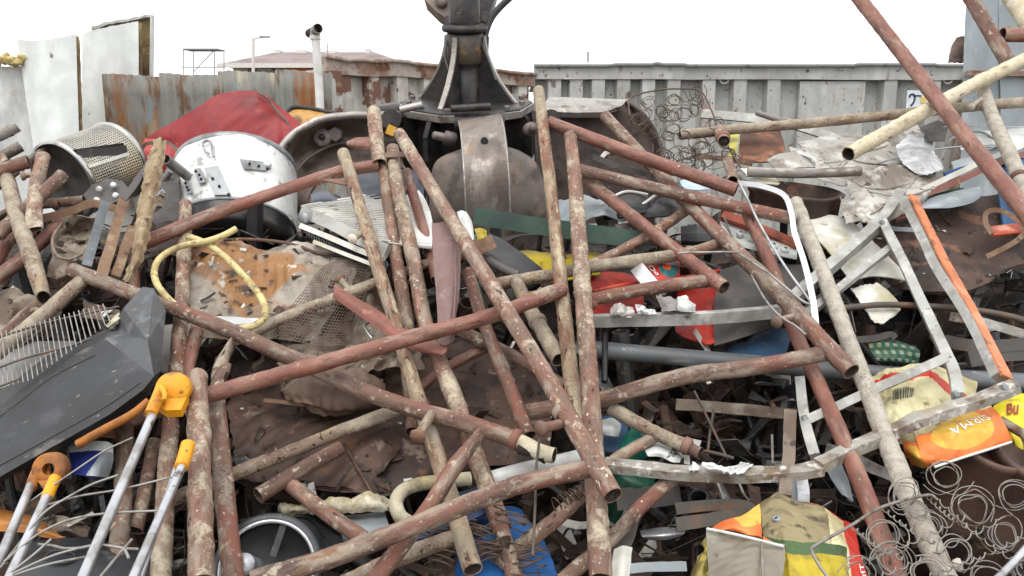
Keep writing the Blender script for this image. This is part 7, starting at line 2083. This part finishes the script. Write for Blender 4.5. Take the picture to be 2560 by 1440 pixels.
def z2(u, v):
    z = np.full(u.shape, 2)
    z = np.where((v > .10 + .14 * u) & (v < .25 + .22 * u ** 2 + .05 * np.sin(u * 9)) & (u < .93), 3, z)
    return z


o, s3 = sheet('front', [[(2176, 934, .06), (2240, 922, .08), (2300, 918, .08), (2350, 926, .08), (2440, 960, .08)],
                        [(2186, 962, .10), (2240, 952, .13), (2310, 952, .14), (2360, 966, .13), (2440, 1000, .10)],
                        [(2196, 1020, .13), (2250, 1014, .16), (2310, 1006, .17), (2360, 1000, .15), (2420, 1020, .11)],
                        [(2214, 1070, .12), (2260, 1070, .15), (2310, 1056, .15), (2360, 1040, .13), (2400, 1040, .1)],
                        [(2250, 1112, .10), (2280, 1108, .12), (2310, 1096, .12), (2340, 1080, .1), (2370, 1066, .08)]], TM, t, .006, (90, 70), .022, 8, 7, fine=.003, zones=z2)
bp_ = random.Random(3)
x = 0.0
while x < 1:
    w = bp_.choice((.02, .03, .05))
    aa = .20 + x * .2
    q = np.array([[aa, .38], [aa + w * .2, .38], [aa + w * .2 - .015, .47], [aa - .015, .47]])
    P, _ = s3(q[:, 0], q[:, 1] - q[:, 0] * .08, .003)
    mk('barcode_bar', P, [[0, 1, 2, 3]], M_INK, t, False)
    x += w + bp_.choice((.03, .05))
t = thing('yellow_bag', 'yellow plastic bag with red letters at the right edge', 'bag', H((2530, 1060, .15)))
o, s4 = sheet('bag', [[(2484, 1012, .10), (2520, 990, .12), (2570, 980, .12), (2640, 980, .1)], [(2474, 1040, .14), (2520, 1020, .17), (2570, 1010, .17), (2640, 1010, .14)], [(2480, 1052, .15), (2520, 1056, .18), (2570, 1060, .18), (2640, 1060, .14)], [(2510, 1080, .14), (2530, 1090, .17), (2580, 1100, .17), (2640, 1100, .13)], [(2530, 1120, .12), (2545, 1130, .14), (2580, 1140, .14), (2640, 1140, .1)]], M_YBAG, t, .004, (40, 36), .010, 6, 6)
text_mesh('lettering', "Bu", mat('red_brown_print', rgb(150, 64, 36), [], .5, bump=0), lambda x, y: s4(np.clip(.30 + x * .22, 0, 1), np.clip(.34 - y * .24 + x * .02, 0, 1), .004)[0], parent=t, bold=.03)
props(rod('thin_pipe', [(2500, 1050, .24), (2560, 1086, .25), (2640, 1130, .25)], .013, M_KHAKISHEET, seg=12, n=8), 'thin grey pipe crossing the yellow bag', 'pipe')

# the nearer tin with beak like flap
t = thing('torn_open_tin', 'torn open square tin with orange flap and bare metal side at the bottom', 'tin', H((1900, 1380, .3)))


def z3(u, v):
    z = np.full(u.shape, 6)
    z = np.where(u > .60 + .08 * v, 2, z)
    z = np.where(v > .62, 5, z)
    z = np.where(v > .74, 8, z)
    z = np.where((u > .80 - .02 * v) & (u < .83 - .02 * v), 2, z)
    z = np.where(u > .83 - .02 * v, 3, z)
    z = np.where((v < .08) & (u > .5), 3, z)
    return z


o, s5 = sheet('printed_side', [[(1898, 1262, .24), (1945, 1236, .24), (2000, 1266, .22), (2040, 1266, .20), (2100, 1300, .20), (2134, 1314, .20)],
                              [(1904, 1290, .32), (1956, 1278, .34), (2006, 1284, .32), (2060, 1290, .30), (2104, 1320, .28), (2140, 1330, .26)],
                              [(1906, 1330, .33), (1956, 1322, .37), (2006, 1326, .37), (2060, 1330, .34), (2110, 1350, .31), (2146, 1356, .29)],
                              [(1920, 1360, .35), (1966, 1380, .40), (2010, 1390, .39), (2066, 1390, .36), (2118, 1400, .33), (2152, 1402, .31)],
                              [(1926, 1470, .36), (1980, 1470, .39), (2030, 1470, .39), (2080, 1470, .37), (2130, 1470, .34), (2168, 1470, .32)]], TM, t, .006, (100, 80), .012, 8, 11, fine=.003, zones=z3, linear=True)
sheet('bare_side', [[(1766, 1324, .40), (1820, 1334, .43), (1880, 1348, .45), (1960, 1368, .44)], [(1770, 1380, .43), (1824, 1390, .46), (1884, 1400, .48), (1960, 1404, .46)], [(1776, 1480, .45), (1830, 1480, .48), (1890, 1480, .5), (1952, 1480, .47)]], Tbare, t, .006, (60, 44), .010, 8, 3)
rod('cut_edge', [(1768, 1322, .42), (1820, 1332, .45), (1880, 1346, .47), (1958, 1366, .46)], .0032, M_PAPER, t, n=16)
rod('side_seam', [(1905, 1356, .475), (1906, 1410, .495), (1908, 1470, .51)], .003, Tbare, t, n=8)
sheet('orange_flap', [[(1776, 1318, .40), (1812, 1298, .42), (1858, 1288, .42), (1898, 1262, .38)], [(1800, 1324, .44), (1836, 1312, .46), (1874, 1308, .46), (1902, 1300, .42)], [(1830, 1332, .44), (1866, 1336, .46), (1892, 1338, .46), (1908, 1344, .43)]], [Torange, Tyellow], t, .004, (36, 20), .004, 8, 4, zones=lambda u, v: np.where((u > .5) & (v < .6), 1, 0))
sheet('orange_lip', [[(1908, 1340, .42), (1930, 1354, .42), (1952, 1366, .42)], [(1910, 1352, .45), (1928, 1362, .45), (1950, 1370, .44)]], Torange, t, .004, (12, 6), 0)
V, F = lathe([(.004, .006), (.007, .008), (.010, .005), (.011, -.004)], s5([.16], [.40], .0)[0][0], s5([.16], [.40], .0)[1][0], 14)
mk('spout_ring', V, F, M_BRACKET, t)
text_mesh('lettering', "Th", M_WHITEPAINT, lambda x, y: s5(np.clip(.975 - y * .075, 0, 1), np.clip(.80 + x * .11, 0, 1), .003)[0], parent=t, bold=.02)
t, _ = one('gold_tin_lining', 'crumpled gold lacquered tin skin at the bottom left of the tins', SM, [[(1764, 1340, .34), (1770, 1336, .35), (1776, 1334, .34)], [(1744, 1390, .38), (1760, 1386, .40), (1780, 1386, .38)], [(1728, 1430, .40), (1752, 1430, .42), (1784, 1430, .4)], [(1716, 1480, .40), (1750, 1480, .43), (1790, 1480, .4)]], Tgold, th=.004, n=(24, 34), crumple=.03, cs=14, seed=6)

# rusty barrels
for i, (x, y, r, ax_, lab) in enumerate([(2425, 1215, .105, (.12, -.35, 1), 'rusty barrel lying behind the springs, left of two'), (2530, 1240, .13, (.18, -.4, 1), 'rusty barrel with pale worn stripe, right of two')]):
    V, F = lathe([(.001, -.3), (r, -.3), (r, -.1), (r * 1.03, -.09), (r, -.08), (r, .14), (r * 1.05, .15), (r * 1.03, .165), (r * .95, .165), (r * .93, .14), (.001, .135)], H((x, y, .0)), ax_, 40)
    V = V + (np.stack([fnoise(V * 6 + 4 * q, q, 2) for q in range(3)], 1) - .5) * .02
    props(mk('rusty_barrel', V, F, M_BARREL), lab, 'barrel')

# ------------------------------------------------------------------ mattress springs
def coil(cx, cy, l, rpx, ax_=(.18, .8, -.55), turns=3.6, L=.11, parent=None, m=M_SPRING, wr=.0015, squash=1.0, seed=0, waist=.55):
    c = H((cx, cy, l))
    R = rpx * (base(cy) - l) / FPX
    a = np.asarray(ax_, float)
    a /= np.linalg.norm(a)
    e1_ = np.cross(a, [0, 0, 1.0])
    e1_ /= np.linalg.norm(e1_)
    e2_ = np.cross(a, e1_)
    n = int(turns * 26)
    th = np.linspace(0, turns * 2 * math.pi, n) + seed
    s = np.linspace(0, 1, n)
    rr = R * (1 - (1 - waist) * np.sin(np.clip(s, 0, 1) * math.pi) ** .8)
    P = c + a * (s * L)[:, None] + e1_ * (rr * np.cos(th))[:, None] + e2_ * (rr * np.sin(th) * squash)[:, None]
    P = P + (np.stack([vnoise(P * 22 + 5 * k + seed, k) for k in range(3)], 1) - .5) * R * .42
    V, F, *_ = tube(P, wr, 6, 0, False, False, False, dents=False)
    return mk('coil', V, F, m, parent)


sp = thing('mattress_springs', 'bare mattress spring core of open coils at the lower right corner', 'mattress springs', H((2330, 1320, .45)))
rod('border_wire', [(2075, 1450, .46), (2046, 1410, .47), (2030, 1378, .48), (2038, 1364, .48), (2127, 1314, .47), (2204, 1268, .45), (2315, 1238, .43), (2345, 1250, .43)], .0036, M_SPRING, sp, n=60)
cs_ = [(2370, 1188, 60), (2252, 1236, 58), (2446, 1262, 62), (2325, 1318, 58), (2207, 1346, 60), (2410, 1378, 60), (2520, 1330, 58), (2224, 1410, 62), (2330, 1436, 60), (2480, 1440, 60), (2290, 1268, 40), (2560, 1236, 56), (2150, 1440, 56), (2570, 1420, 56)]
for i, (x, y, r) in enumerate(cs_):
    coil(x + 12 * math.sin(i * 2.1), y, .40 + .02 * (i % 3), r * (.86 + .06 * math.sin(i * 3.7)), (.30 + .08 * math.sin(i), .75, -.42 + .1 * math.cos(i * 1.7)), 3.4 + .3 * math.sin(i), .085 + .02 * math.cos(i * 2), sp, seed=i * 1.3)
for i, (a, b) in enumerate((((2204, 1268), (2340, 1360)), ((2315, 1238), (2420, 1320)), ((2345, 1250), (2560, 1420)), ((2127, 1314), (2260, 1400)), ((2150, 1400), (2420, 1290)), ((2200, 1440), (2500, 1300)), ((2320, 1440), (2580, 1330)))):
    P = catmull(np.array([H((a[0], a[1], .41)), H(((a[0] + b[0]) / 2, (a[1] + b[1]) / 2 + 8, .41)), H((b[0], b[1], .41))]), 90)
    ph = np.linspace(0, 60, 90)
    P = P + np.stack([np.cos(ph), np.sin(ph) * .5, np.sin(ph)], 1) * .004
    V, F, *_ = tube(P, .0017, 5, 0, False, False, False, dents=False)
    mk('helical_link', V, F, M_SPRING, sp)
rod('clamp_bar', [(2490, 1450, .47), (2540, 1400, .47), (2600, 1330, .47)], .008, M_ALU, sp, n=8)
sp = thing('mattress_springs', 'tangled rusted mattress springs before the grey container', 'mattress springs', H((1690, 330, .0)))
rod('border_wire', [(1574, 290, -.1), (1576, 246, -.12), (1630, 228, -.14), (1690, 222, -.14), (1750, 228, -.14), (1776, 270, -.10), (1800, 330, -.04), (1840, 400, .04), (1868, 440, .08)], .004, M_SPRINGDARK, sp, n=60)
q_ = random.Random(8)
for i in range(30):
    u, v = (i % 6 + .5) / 6 + q_.uniform(-.09, .09), (i // 6 + .5) / 5 + q_.uniform(-.1, .1)
    x = (1578 * (1 - u) + 1752 * u) * (1 - v) + (1640 * (1 - u) + 1850 * u) * v
    y = (250 * (1 - u) + 230 * u) * (1 - v) + 440 * v
    coil(x, y, -.13 + (y - 240) * .0009, q_.uniform(17, 27), (q_.uniform(-.5, .5), .9, q_.uniform(-.4, .4)), q_.uniform(1.6, 3), q_.uniform(.03, .12), sp, M_SPRINGDARK, .0018, q_.uniform(.7, 1), i, q_.uniform(.6, .95))
for i in range(22):
    x, y = q_.uniform(1600, 1800), q_.uniform(330, 450)
    pts = [(x, y, -.06)]
    for k_ in range(4):
        pts.append((pts[-1][0] + q_.uniform(-20, 70), pts[-1][1] + q_.uniform(-30, 40), -.04 + q_.uniform(-.06, .08)))
    rod('stray_wire', pts, .0018, M_SPRINGDARK, sp, n=30, seg=6)
sp = thing('mattress_springs', 'crushed dark mattress springs lying over the bright blue panel', 'mattress springs', H((1240, 1380, .22)))
for i in range(15):
    coil(q_.uniform(1060, 1340), q_.uniform(1300, 1440), .20 + q_.uniform(-.02, .03), q_.uniform(30, 52), (q_.uniform(-.4, .4), .5, q_.uniform(.4, .9)), q_.uniform(2, 3), q_.uniform(.03, .08), sp, M_SPRINGDARK, .0022, .5, i, .8)
for i in range(3):
    coil(1380 + 26 * i, 1262 - 10 * i, .2, 16, (.8, .3, .3), 6, .1, sp, M_SPRINGDARK, .0018, 1, i, .9)

# ------------------------------------------------------------------ bottom centre: blue panel, lagging, white pipe, machines
t, _ = one('blue_plastic_board', 'bright blue plastic panel under the dark springs at the bottom', 'panel', [[(1150, 1290, .06), (1220, 1270, .06), (1290, 1262, .06), (1330, 1300, .04)], [(1150, 1350, .12), (1230, 1340, .12), (1310, 1330, .11), (1360, 1350, .08)], [(1130, 1470, .16), (1230, 1470, .16), (1320, 1470, .15), (1400, 1470, .12)]], M_BLUE, th=.006, n=(30, 26), crumple=.014, cs=4, seed=3)
props(rod('white_pipe', [(1200, 1206, .14), (1290, 1180, .15), (1380, 1160, .16), (1460, 1140, .14)], .022, M_WPVC, seg=18, n=30), 'white plastic pipe lying behind the flat topped rusty pipe', 'pipe')
t, _ = one('white_cover', 'white plastic cover plate beside the white plastic pipe', 'cover', [[(1270, 1200, .12), (1330, 1186, .14), (1400, 1180, .14)], [(1250, 1226, .14), (1320, 1214, .16), (1396, 1196, .16)], [(1240, 1240, .14), (1300, 1232, .15), (1370, 1214, .15)]], M_WPVC, th=.004, n=(18, 10), crumple=.006, seed=2)
props(rod('lagged_pipe', [(1176, 1196, .20), (1120, 1202, .21), (1050, 1210, .22), (1006, 1228, .23), (990, 1258, .24), (1000, 1290, .24), (1020, 1306, .23)], .018, M_LAGGING, seg=16, n=50), 'bent pipe wrapped in cream lagging at lower centre', 'pipe')
t, _ = one('lagging_strip', 'ragged strip of cream insulation below the brown panel', 'insulation', [[(690, 1262, .06), (780, 1256, .08), (880, 1244, .10), (980, 1246, .10)], [(700, 1272, .10), (790, 1268, .12), (880, 1258, .14), (980, 1262, .13)], [(710, 1284, .08), (800, 1280, .10), (890, 1278, .12), (970, 1276, .11)]], M_LAGGING, th=.016, n=(50, 12), crumple=.02, cs=14, seed=5, jag=.08, fine=.01)
t, _ = one('navy_board', 'navy board with pale edge under the lagged pipe', 'board', [[(980, 1320, .12), (1060, 1280, .12), (1140, 1230, .12), (1220, 1210, .1)], [(1000, 1336, .15), (1080, 1300, .16), (1160, 1262, .16), (1230, 1240, .13)], [(1020, 1356, .16), (1100, 1330, .17), (1180, 1300, .17), (1240, 1270, .14)]], M_NAVY, th=.008, n=(24, 14), crumple=.006, seed=3)
t, _ = one('grey_appliance', 'grey plastic appliance casing beside the rusty tee', 'casing', [[(846, 1296, .04), (900, 1290, .06), (960, 1280, .06)], [(850, 1320, .10), (904, 1316, .12), (970, 1308, .10)], [(860, 1350, .12), (910, 1348, .14), (980, 1336, .12)]], M_GALV, th=.04, n=(16, 12), crumple=.008, seed=4)
t, _ = one('dark_hood', 'dark grey hood beside the round machine wheel', 'hood', [[(600, 1296, .04), (680, 1280, .06), (760, 1290, .06), (800, 1320, .04)], [(610, 1310, .10), (690, 1296, .12), (770, 1312, .11), (820, 1350, .08)], [(640, 1330, .12), (700, 1316, .14), (780, 1340, .13), (836, 1400, .1)]], M_WHEELDK, th=.006, n=(26, 16), crumple=.02, cs=6, seed=4)
t = thing('round_machine_fan', 'round dark machine wheel with bright rim and ribbed hub at the bottom', 'wheel', H((670, 1420, .14)))
wc = H((672, 1424, .14))
wa = np.array([.12, -.8, .60])
wa /= np.linalg.norm(wa)
V, F = lathe([(.115, .0), (.128, .006), (.134, .02), (.128, .034), (.115, .03)], wc, wa, 60)
mk('rim', V, F, M_WHEELDK, t)
V, F = lathe([(.108, .028), (.113, .034), (.118, .028)], wc, wa, 60)
mk('bright_ring', V, F, M_ALU, t)
V, F = lathe([(.001, -.02), (.11, -.02), (.112, .0)], wc, wa, 40)
mk('disc', V, F, M_BLACK, t)
V, F = lathe([(.001, .10), (.026, .10), (.027, .09), (.024, .088), (.027, .08), (.024, .075), (.027, .07), (.024, .062), (.027, .055), (.03, .02), (.034, -.02)], wc + np.array([-.045, 0, .0]), wa, 24)
mk('ribbed_hub', V, F, M_ALU, t)
for a in (0.5, 2.4, 4.4):
    f1 = np.cross(wa, [0, 0, 1.0])
    f1 /= np.linalg.norm(f1)
    f2 = np.cross(wa, f1)
    d_ = math.cos(a) * f1 + math.sin(a) * f2
    sweep('spoke', box_prof(.016, .008), np.array([wc + d_ * .03 + wa * .01, wc + d_ * .115 + wa * .015]), M_WHEELDK, t, lifted=False, n=3)

# lower left: dark machine lid, blue white can, orange pieces
t = thing('machine_cover', 'dark plastic machine lid with moulded oval at the lower left', 'lid', H((200, 1400, .2)))
sheet('lid', [[(60, 1360, .14), (160, 1346, .17), (260, 1350, .18), (370, 1380, .16)], [(40, 1400, .2), (150, 1392, .24), (270, 1396, .24), (390, 1420, .20)], [(20, 1480, .24), (150, 1480, .27), (280, 1480, .27), (400, 1480, .22)]], M_WHEELDK, t, .01, (40, 20), .006, 4, 3)
A = np.linspace(0, 2 * math.pi, 40)
rod('moulded_oval', [(152 + 36 * math.cos(a), 1392 + 16 * math.sin(a), .255) for a in A], .003, M_BLACK, t, n=60)
t = thing('blue_white_can', 'crumpled blue and white can in the dark under the black box', 'can', H((230, 1150, .2)))
sheet('skin', [[(172, 1112, .20), (220, 1104, .23), (262, 1104, .24), (282, 1112, .22)], [(176, 1150, .23), (216, 1150, .26), (250, 1150, .26), (282, 1150, .22)], [(180, 1184, .22), (210, 1190, .25), (240, 1192, .25), (270, 1194, .2)]], [mat('can_blue', rgb(44, 56, 124), [(rgb(36, 44, 96), 8, .6, .1)], .35, .2), M_PAPER, M_GALV], t, .02, (40, 26), .006, 8, 3, zones=lambda u, v: np.where(v < .26, 1, np.where(u > .66 - .35 * (v - .3), 2, 0)))
t, _ = one('orange_shell', 'cracked orange brown plastic shell behind the airer legs', 'plastic', [[(-30, 1276, .14), (40, 1284, .16), (90, 1300, .16), (120, 1320, .14)], [(-30, 1300, .18), (40, 1304, .2), (100, 1322, .2), (150, 1340, .17)], [(-30, 1330, .17), (40, 1330, .18), (100, 1340, .18), (168, 1350, .16)]], mat('orange_brown_plastic', rgb(196, 130, 62), [(rgb(150, 104, 66), 6, .52, .12), (rgb(210, 190, 160), 6, .63, .08)], .5), th=.008, n=(26, 14), crumple=.014, seed=4, jag=.04)
t, _ = one('rusty_orange_sheet', 'rusty orange sheet edge under the black box', SM, [[(200, 1078, .14), (240, 1068, .15), (290, 1078, .14)], [(206, 1094, .16), (246, 1090, .17), (292, 1092, .15)]], mat('rusty_orange', rgb(156, 112, 78), [(rgb(120, 82, 56), 9, .54, .1)], .7), th=.004, n=(16, 8), crumple=.01, seed=3)
t, _ = one('pale_mud_sheet', 'pale crumpled sheet behind the thin rods at the lower left', SM, [[(120, 1300, .1), (170, 1300, .12), (222, 1326, .1)], [(100, 1326, .14), (170, 1322, .15), (222, 1330, .13)]], M_KHAKISHEET, th=.004, n=(16, 8), crumple=.02, seed=3)

# folded clothes airer with silver legs
ca_ = thing('clothes_airer', 'folded clothes airer with silver legs, thin rods and yellow joints', 'clothes airer', H((330, 1250, .55)))


def leg(a, b, r, m=M_ALU):
    P = np.array([H(a), H(b)])
    V, F, uv, C, fm = tube(catmull(P, 12), r, 16, 0, False, False, False, dents=False)
    return mk('leg', V, F, m, ca_, True, uv, C)


leg((380, 1040, .52), (196, 1470, .60), .0108)
leg((457, 1160, .54), (318, 1480, .60), .0098)
leg((442, 1166, .515), (338, 1480, .57), .007)
leg((78, 1212, .44), (-40, 1490, .56), .010)
leg((118, 1240, .47), (8, 1480, .56), .0105)
leg((66, 1230, .43), (-10, 1420, .52), .006)


def joint(pts, r0, r1, m=M_YPLASTIC, name='joint'):
    P = np.array([H(p) for p in pts])
    V, F, uv, C, fm = tube(catmull(P, 12), r0, 18, 0, False, False, False, r1=r1, dents=False)
    return mk(name, V, F, m, ca_, True, uv, C)


j = joint([(408, 962, .50), (394, 996, .515), (376, 1036, .525)], .0165, .0150)
V, F = lathe([(.001, .018), (.038, .018), (.042, .014), (.042, -.03), (.038, -.034), (.001, -.034)], H((434, 972, .49)), (.25, -1, .35), 40)
mk('hinge_disc', V, F, M_YPLASTIC, j)
for x, y in ((425, 947), (460, 978)):
    V, F = lathe([(.001, .024), (.004, .024), (.005, .018)], H((x - 4, y + 2, .495)), (.25, -1, .35), 10)
    mk('rivet', V, F, M_YDIRTY, j)
prism('hinge_web', [(384, 976, .48), (408, 950, .49), (432, 940, .48), (470, 986, .48), (452, 1024, .48), (414, 1026, .49), (388, 1008, .49)], .026, M_YPLASTIC, j, smooth=False)
joint([(402, 968, .54), (412, 984, .545), (410, 1000, .545)], .007, .006)
joint([(470, 1112, .53), (462, 1140, .535), (453, 1168, .54)], .0165, .0158)
joint([(372, 1002, .46), (330, 1036, .44), (260, 1074, .40), (196, 1110, .36)], .010, .012, M_YDIRTY, 'arm')
joint([(92, 1182, .43), (84, 1200, .435), (76, 1222, .44)], .0135, .0125, M_YDIRTY)
joint([(138, 1196, .455), (130, 1214, .46), (117, 1244, .47)], .0135, .0130, M_YPLASTIC)
V, F = lathe([(.014, .012), (.034, .012), (.038, .008), (.038, -.02), (.034, -.024), (.014, -.024), (.014, .012)], H((126, 1172, .45)), (.15, -1, .35), 36)
mk('hinge_disc', V, F, M_YDIRTY, ca_)
prism('hinge_web', [(96, 1160, .44), (116, 1140, .44), (130, 1210, .44), (112, 1226, .44), (92, 1200, .44)], .02, M_YDIRTY, ca_)
for pts, r in (([(332, 1094, .53), (260, 1128, .5), (188, 1176, .48), (120, 1222, .47), (67, 1260, .45)], .0022), ([(440, 1190, .55), (302, 1223, .55), (200, 1240, .52), (120, 1262, .48)], .0024),
               ([(295, 1188, .54), (232, 1210, .53), (175, 1240, .52), (110, 1282, .52), (60, 1344, .53), (0, 1420, .55)], .0026), ([(393, 1277, .56), (285, 1282, .57), (200, 1293, .56), (140, 1312, .55), (80, 1346, .54), (10, 1404, .55)], .0026),
               ([(346, 1373, .57), (312, 1371, .58), (248, 1362, .59), (200, 1370, .58), (161, 1371, .56), (130, 1364, .54), (97, 1361, .52)], .003), ([(215, 1392, .59), (117, 1412, .57), (10, 1446, .55)], .0026),
               ([(330, 1348, .60), (292, 1392, .60), (248, 1446, .60)], .003), ([(312, 1374, .6), (318, 1386, .6), (322, 1396, .6)], .003), ([(128, 1348, .56), (80, 1390, .56), (20, 1436, .56)], .0026),
               ([(214, 1366, .58), (130, 1390, .57), (40, 1430, .56), (0, 1450, .55)], .0024)):
    rod('rod', pts, r, M_RODGREY, ca_, seg=7, n=40)

# ------------------------------------------------------------------ flakes and chips lying on the sheets: nobody could count them
cr_ = random.Random(77)
for key in ('rust', 'steel', 'white', 'brown', 'black'):
    parts = []
    for s_f, ar_ in SURFS:
        for q_i in range(int(1 + ar_ * (34 if key in ('rust', 'brown') else 14))):
            V, F = (frag_plate if cr_.random() < .55 else frag_strip)(cr_, None)
            V = V * cr_.uniform(.12, .42)
            P, Nn = s_f([cr_.uniform(.06, .94)], [cr_.uniform(.06, .94)], .006)
            n_ = Nn[0] + np.array([cr_.uniform(-.4, .4) for _k in range(3)])
            n_ /= np.linalg.norm(n_)
            t_ = np.cross(n_, [cr_.uniform(-1, 1), cr_.uniform(-1, 1), cr_.uniform(-1, 1)])
            t_ /= np.linalg.norm(t_)
            parts.append((V @ np.stack([t_, np.cross(n_, t_), n_], 1).T + P[0], F))
    V, F = merge(parts)
    props(mk('scrap_flakes', V, F, FR[key], None, False), kind='stuff')
# slivers, wires and strips in the dark hollows
for key, cnt in (('steel', 90), ('brown', 110), ('wire', 70), ('white', 24), ('rust', 90)):
    parts = []
    for q_i in range(cnt):
        V, F = (frag_wire if key == 'wire' else cr_.choice((frag_strip, frag_plate, frag_strip)))(cr_, None)
        V = V * cr_.uniform(.4, .9)
        px, py = (cr_.uniform(1480, 2560), cr_.uniform(900, 1440)) if cr_.random() < .6 else (cr_.uniform(0, 1480), cr_.uniform(640, 1440))
        c_ = H((px, py, cr_.uniform(-.2, -.03)))
        R_ = np.array(Matrix.Rotation(cr_.uniform(0, 6.28), 3, 'Z') @ Matrix.Rotation(cr_.uniform(-.5, 1.2), 3, 'X') @ Matrix.Rotation(cr_.uniform(0, 6.28), 3, 'Z'))
        parts.append((V @ R_.T + c_, F))
    V, F = merge(parts)
    props(mk('small_scrap', V, F, FR[key], None, False), kind='stuff')

# ------------------------------------------------------------------ repeats belong together
GROUPS = {'insulated_panel': 'white insulated panels at the left', 'flat_bar': 'rusty flat bars in the left heap', 'crumpled_aluminium': 'crumpled aluminium sheets at upper right', 'crumpled_sheet': 'bent sheets at upper right',
          'loose_wire': 'loose wires among the scrap', 'metal_strip': 'metal strips in the dark hollow', 'scrap_strip': 'small strips among the pipes', 'crumpled_scrap': 'crumpled scraps on the angle iron',
          'bumper_trim': 'black trims behind the red pipe', 'stained_plate': 'stained white plates', 'steel_strip': 'steel strips near the right edge', 'mattress_springs': 'mattress springs in the heap',
          'rusty_barrel': 'rusty barrels behind the springs', 'torn_foil': 'torn foil on the muddy bar', 'bent_wire': 'bent wires among the scrap'}
for o in SC.objects:
    if o.parent is None and o.get('category') and not o.get('group'):
        g_ = GROUPS.get(o.name.split('.')[0])
        if g_:
            o['group'] = g_
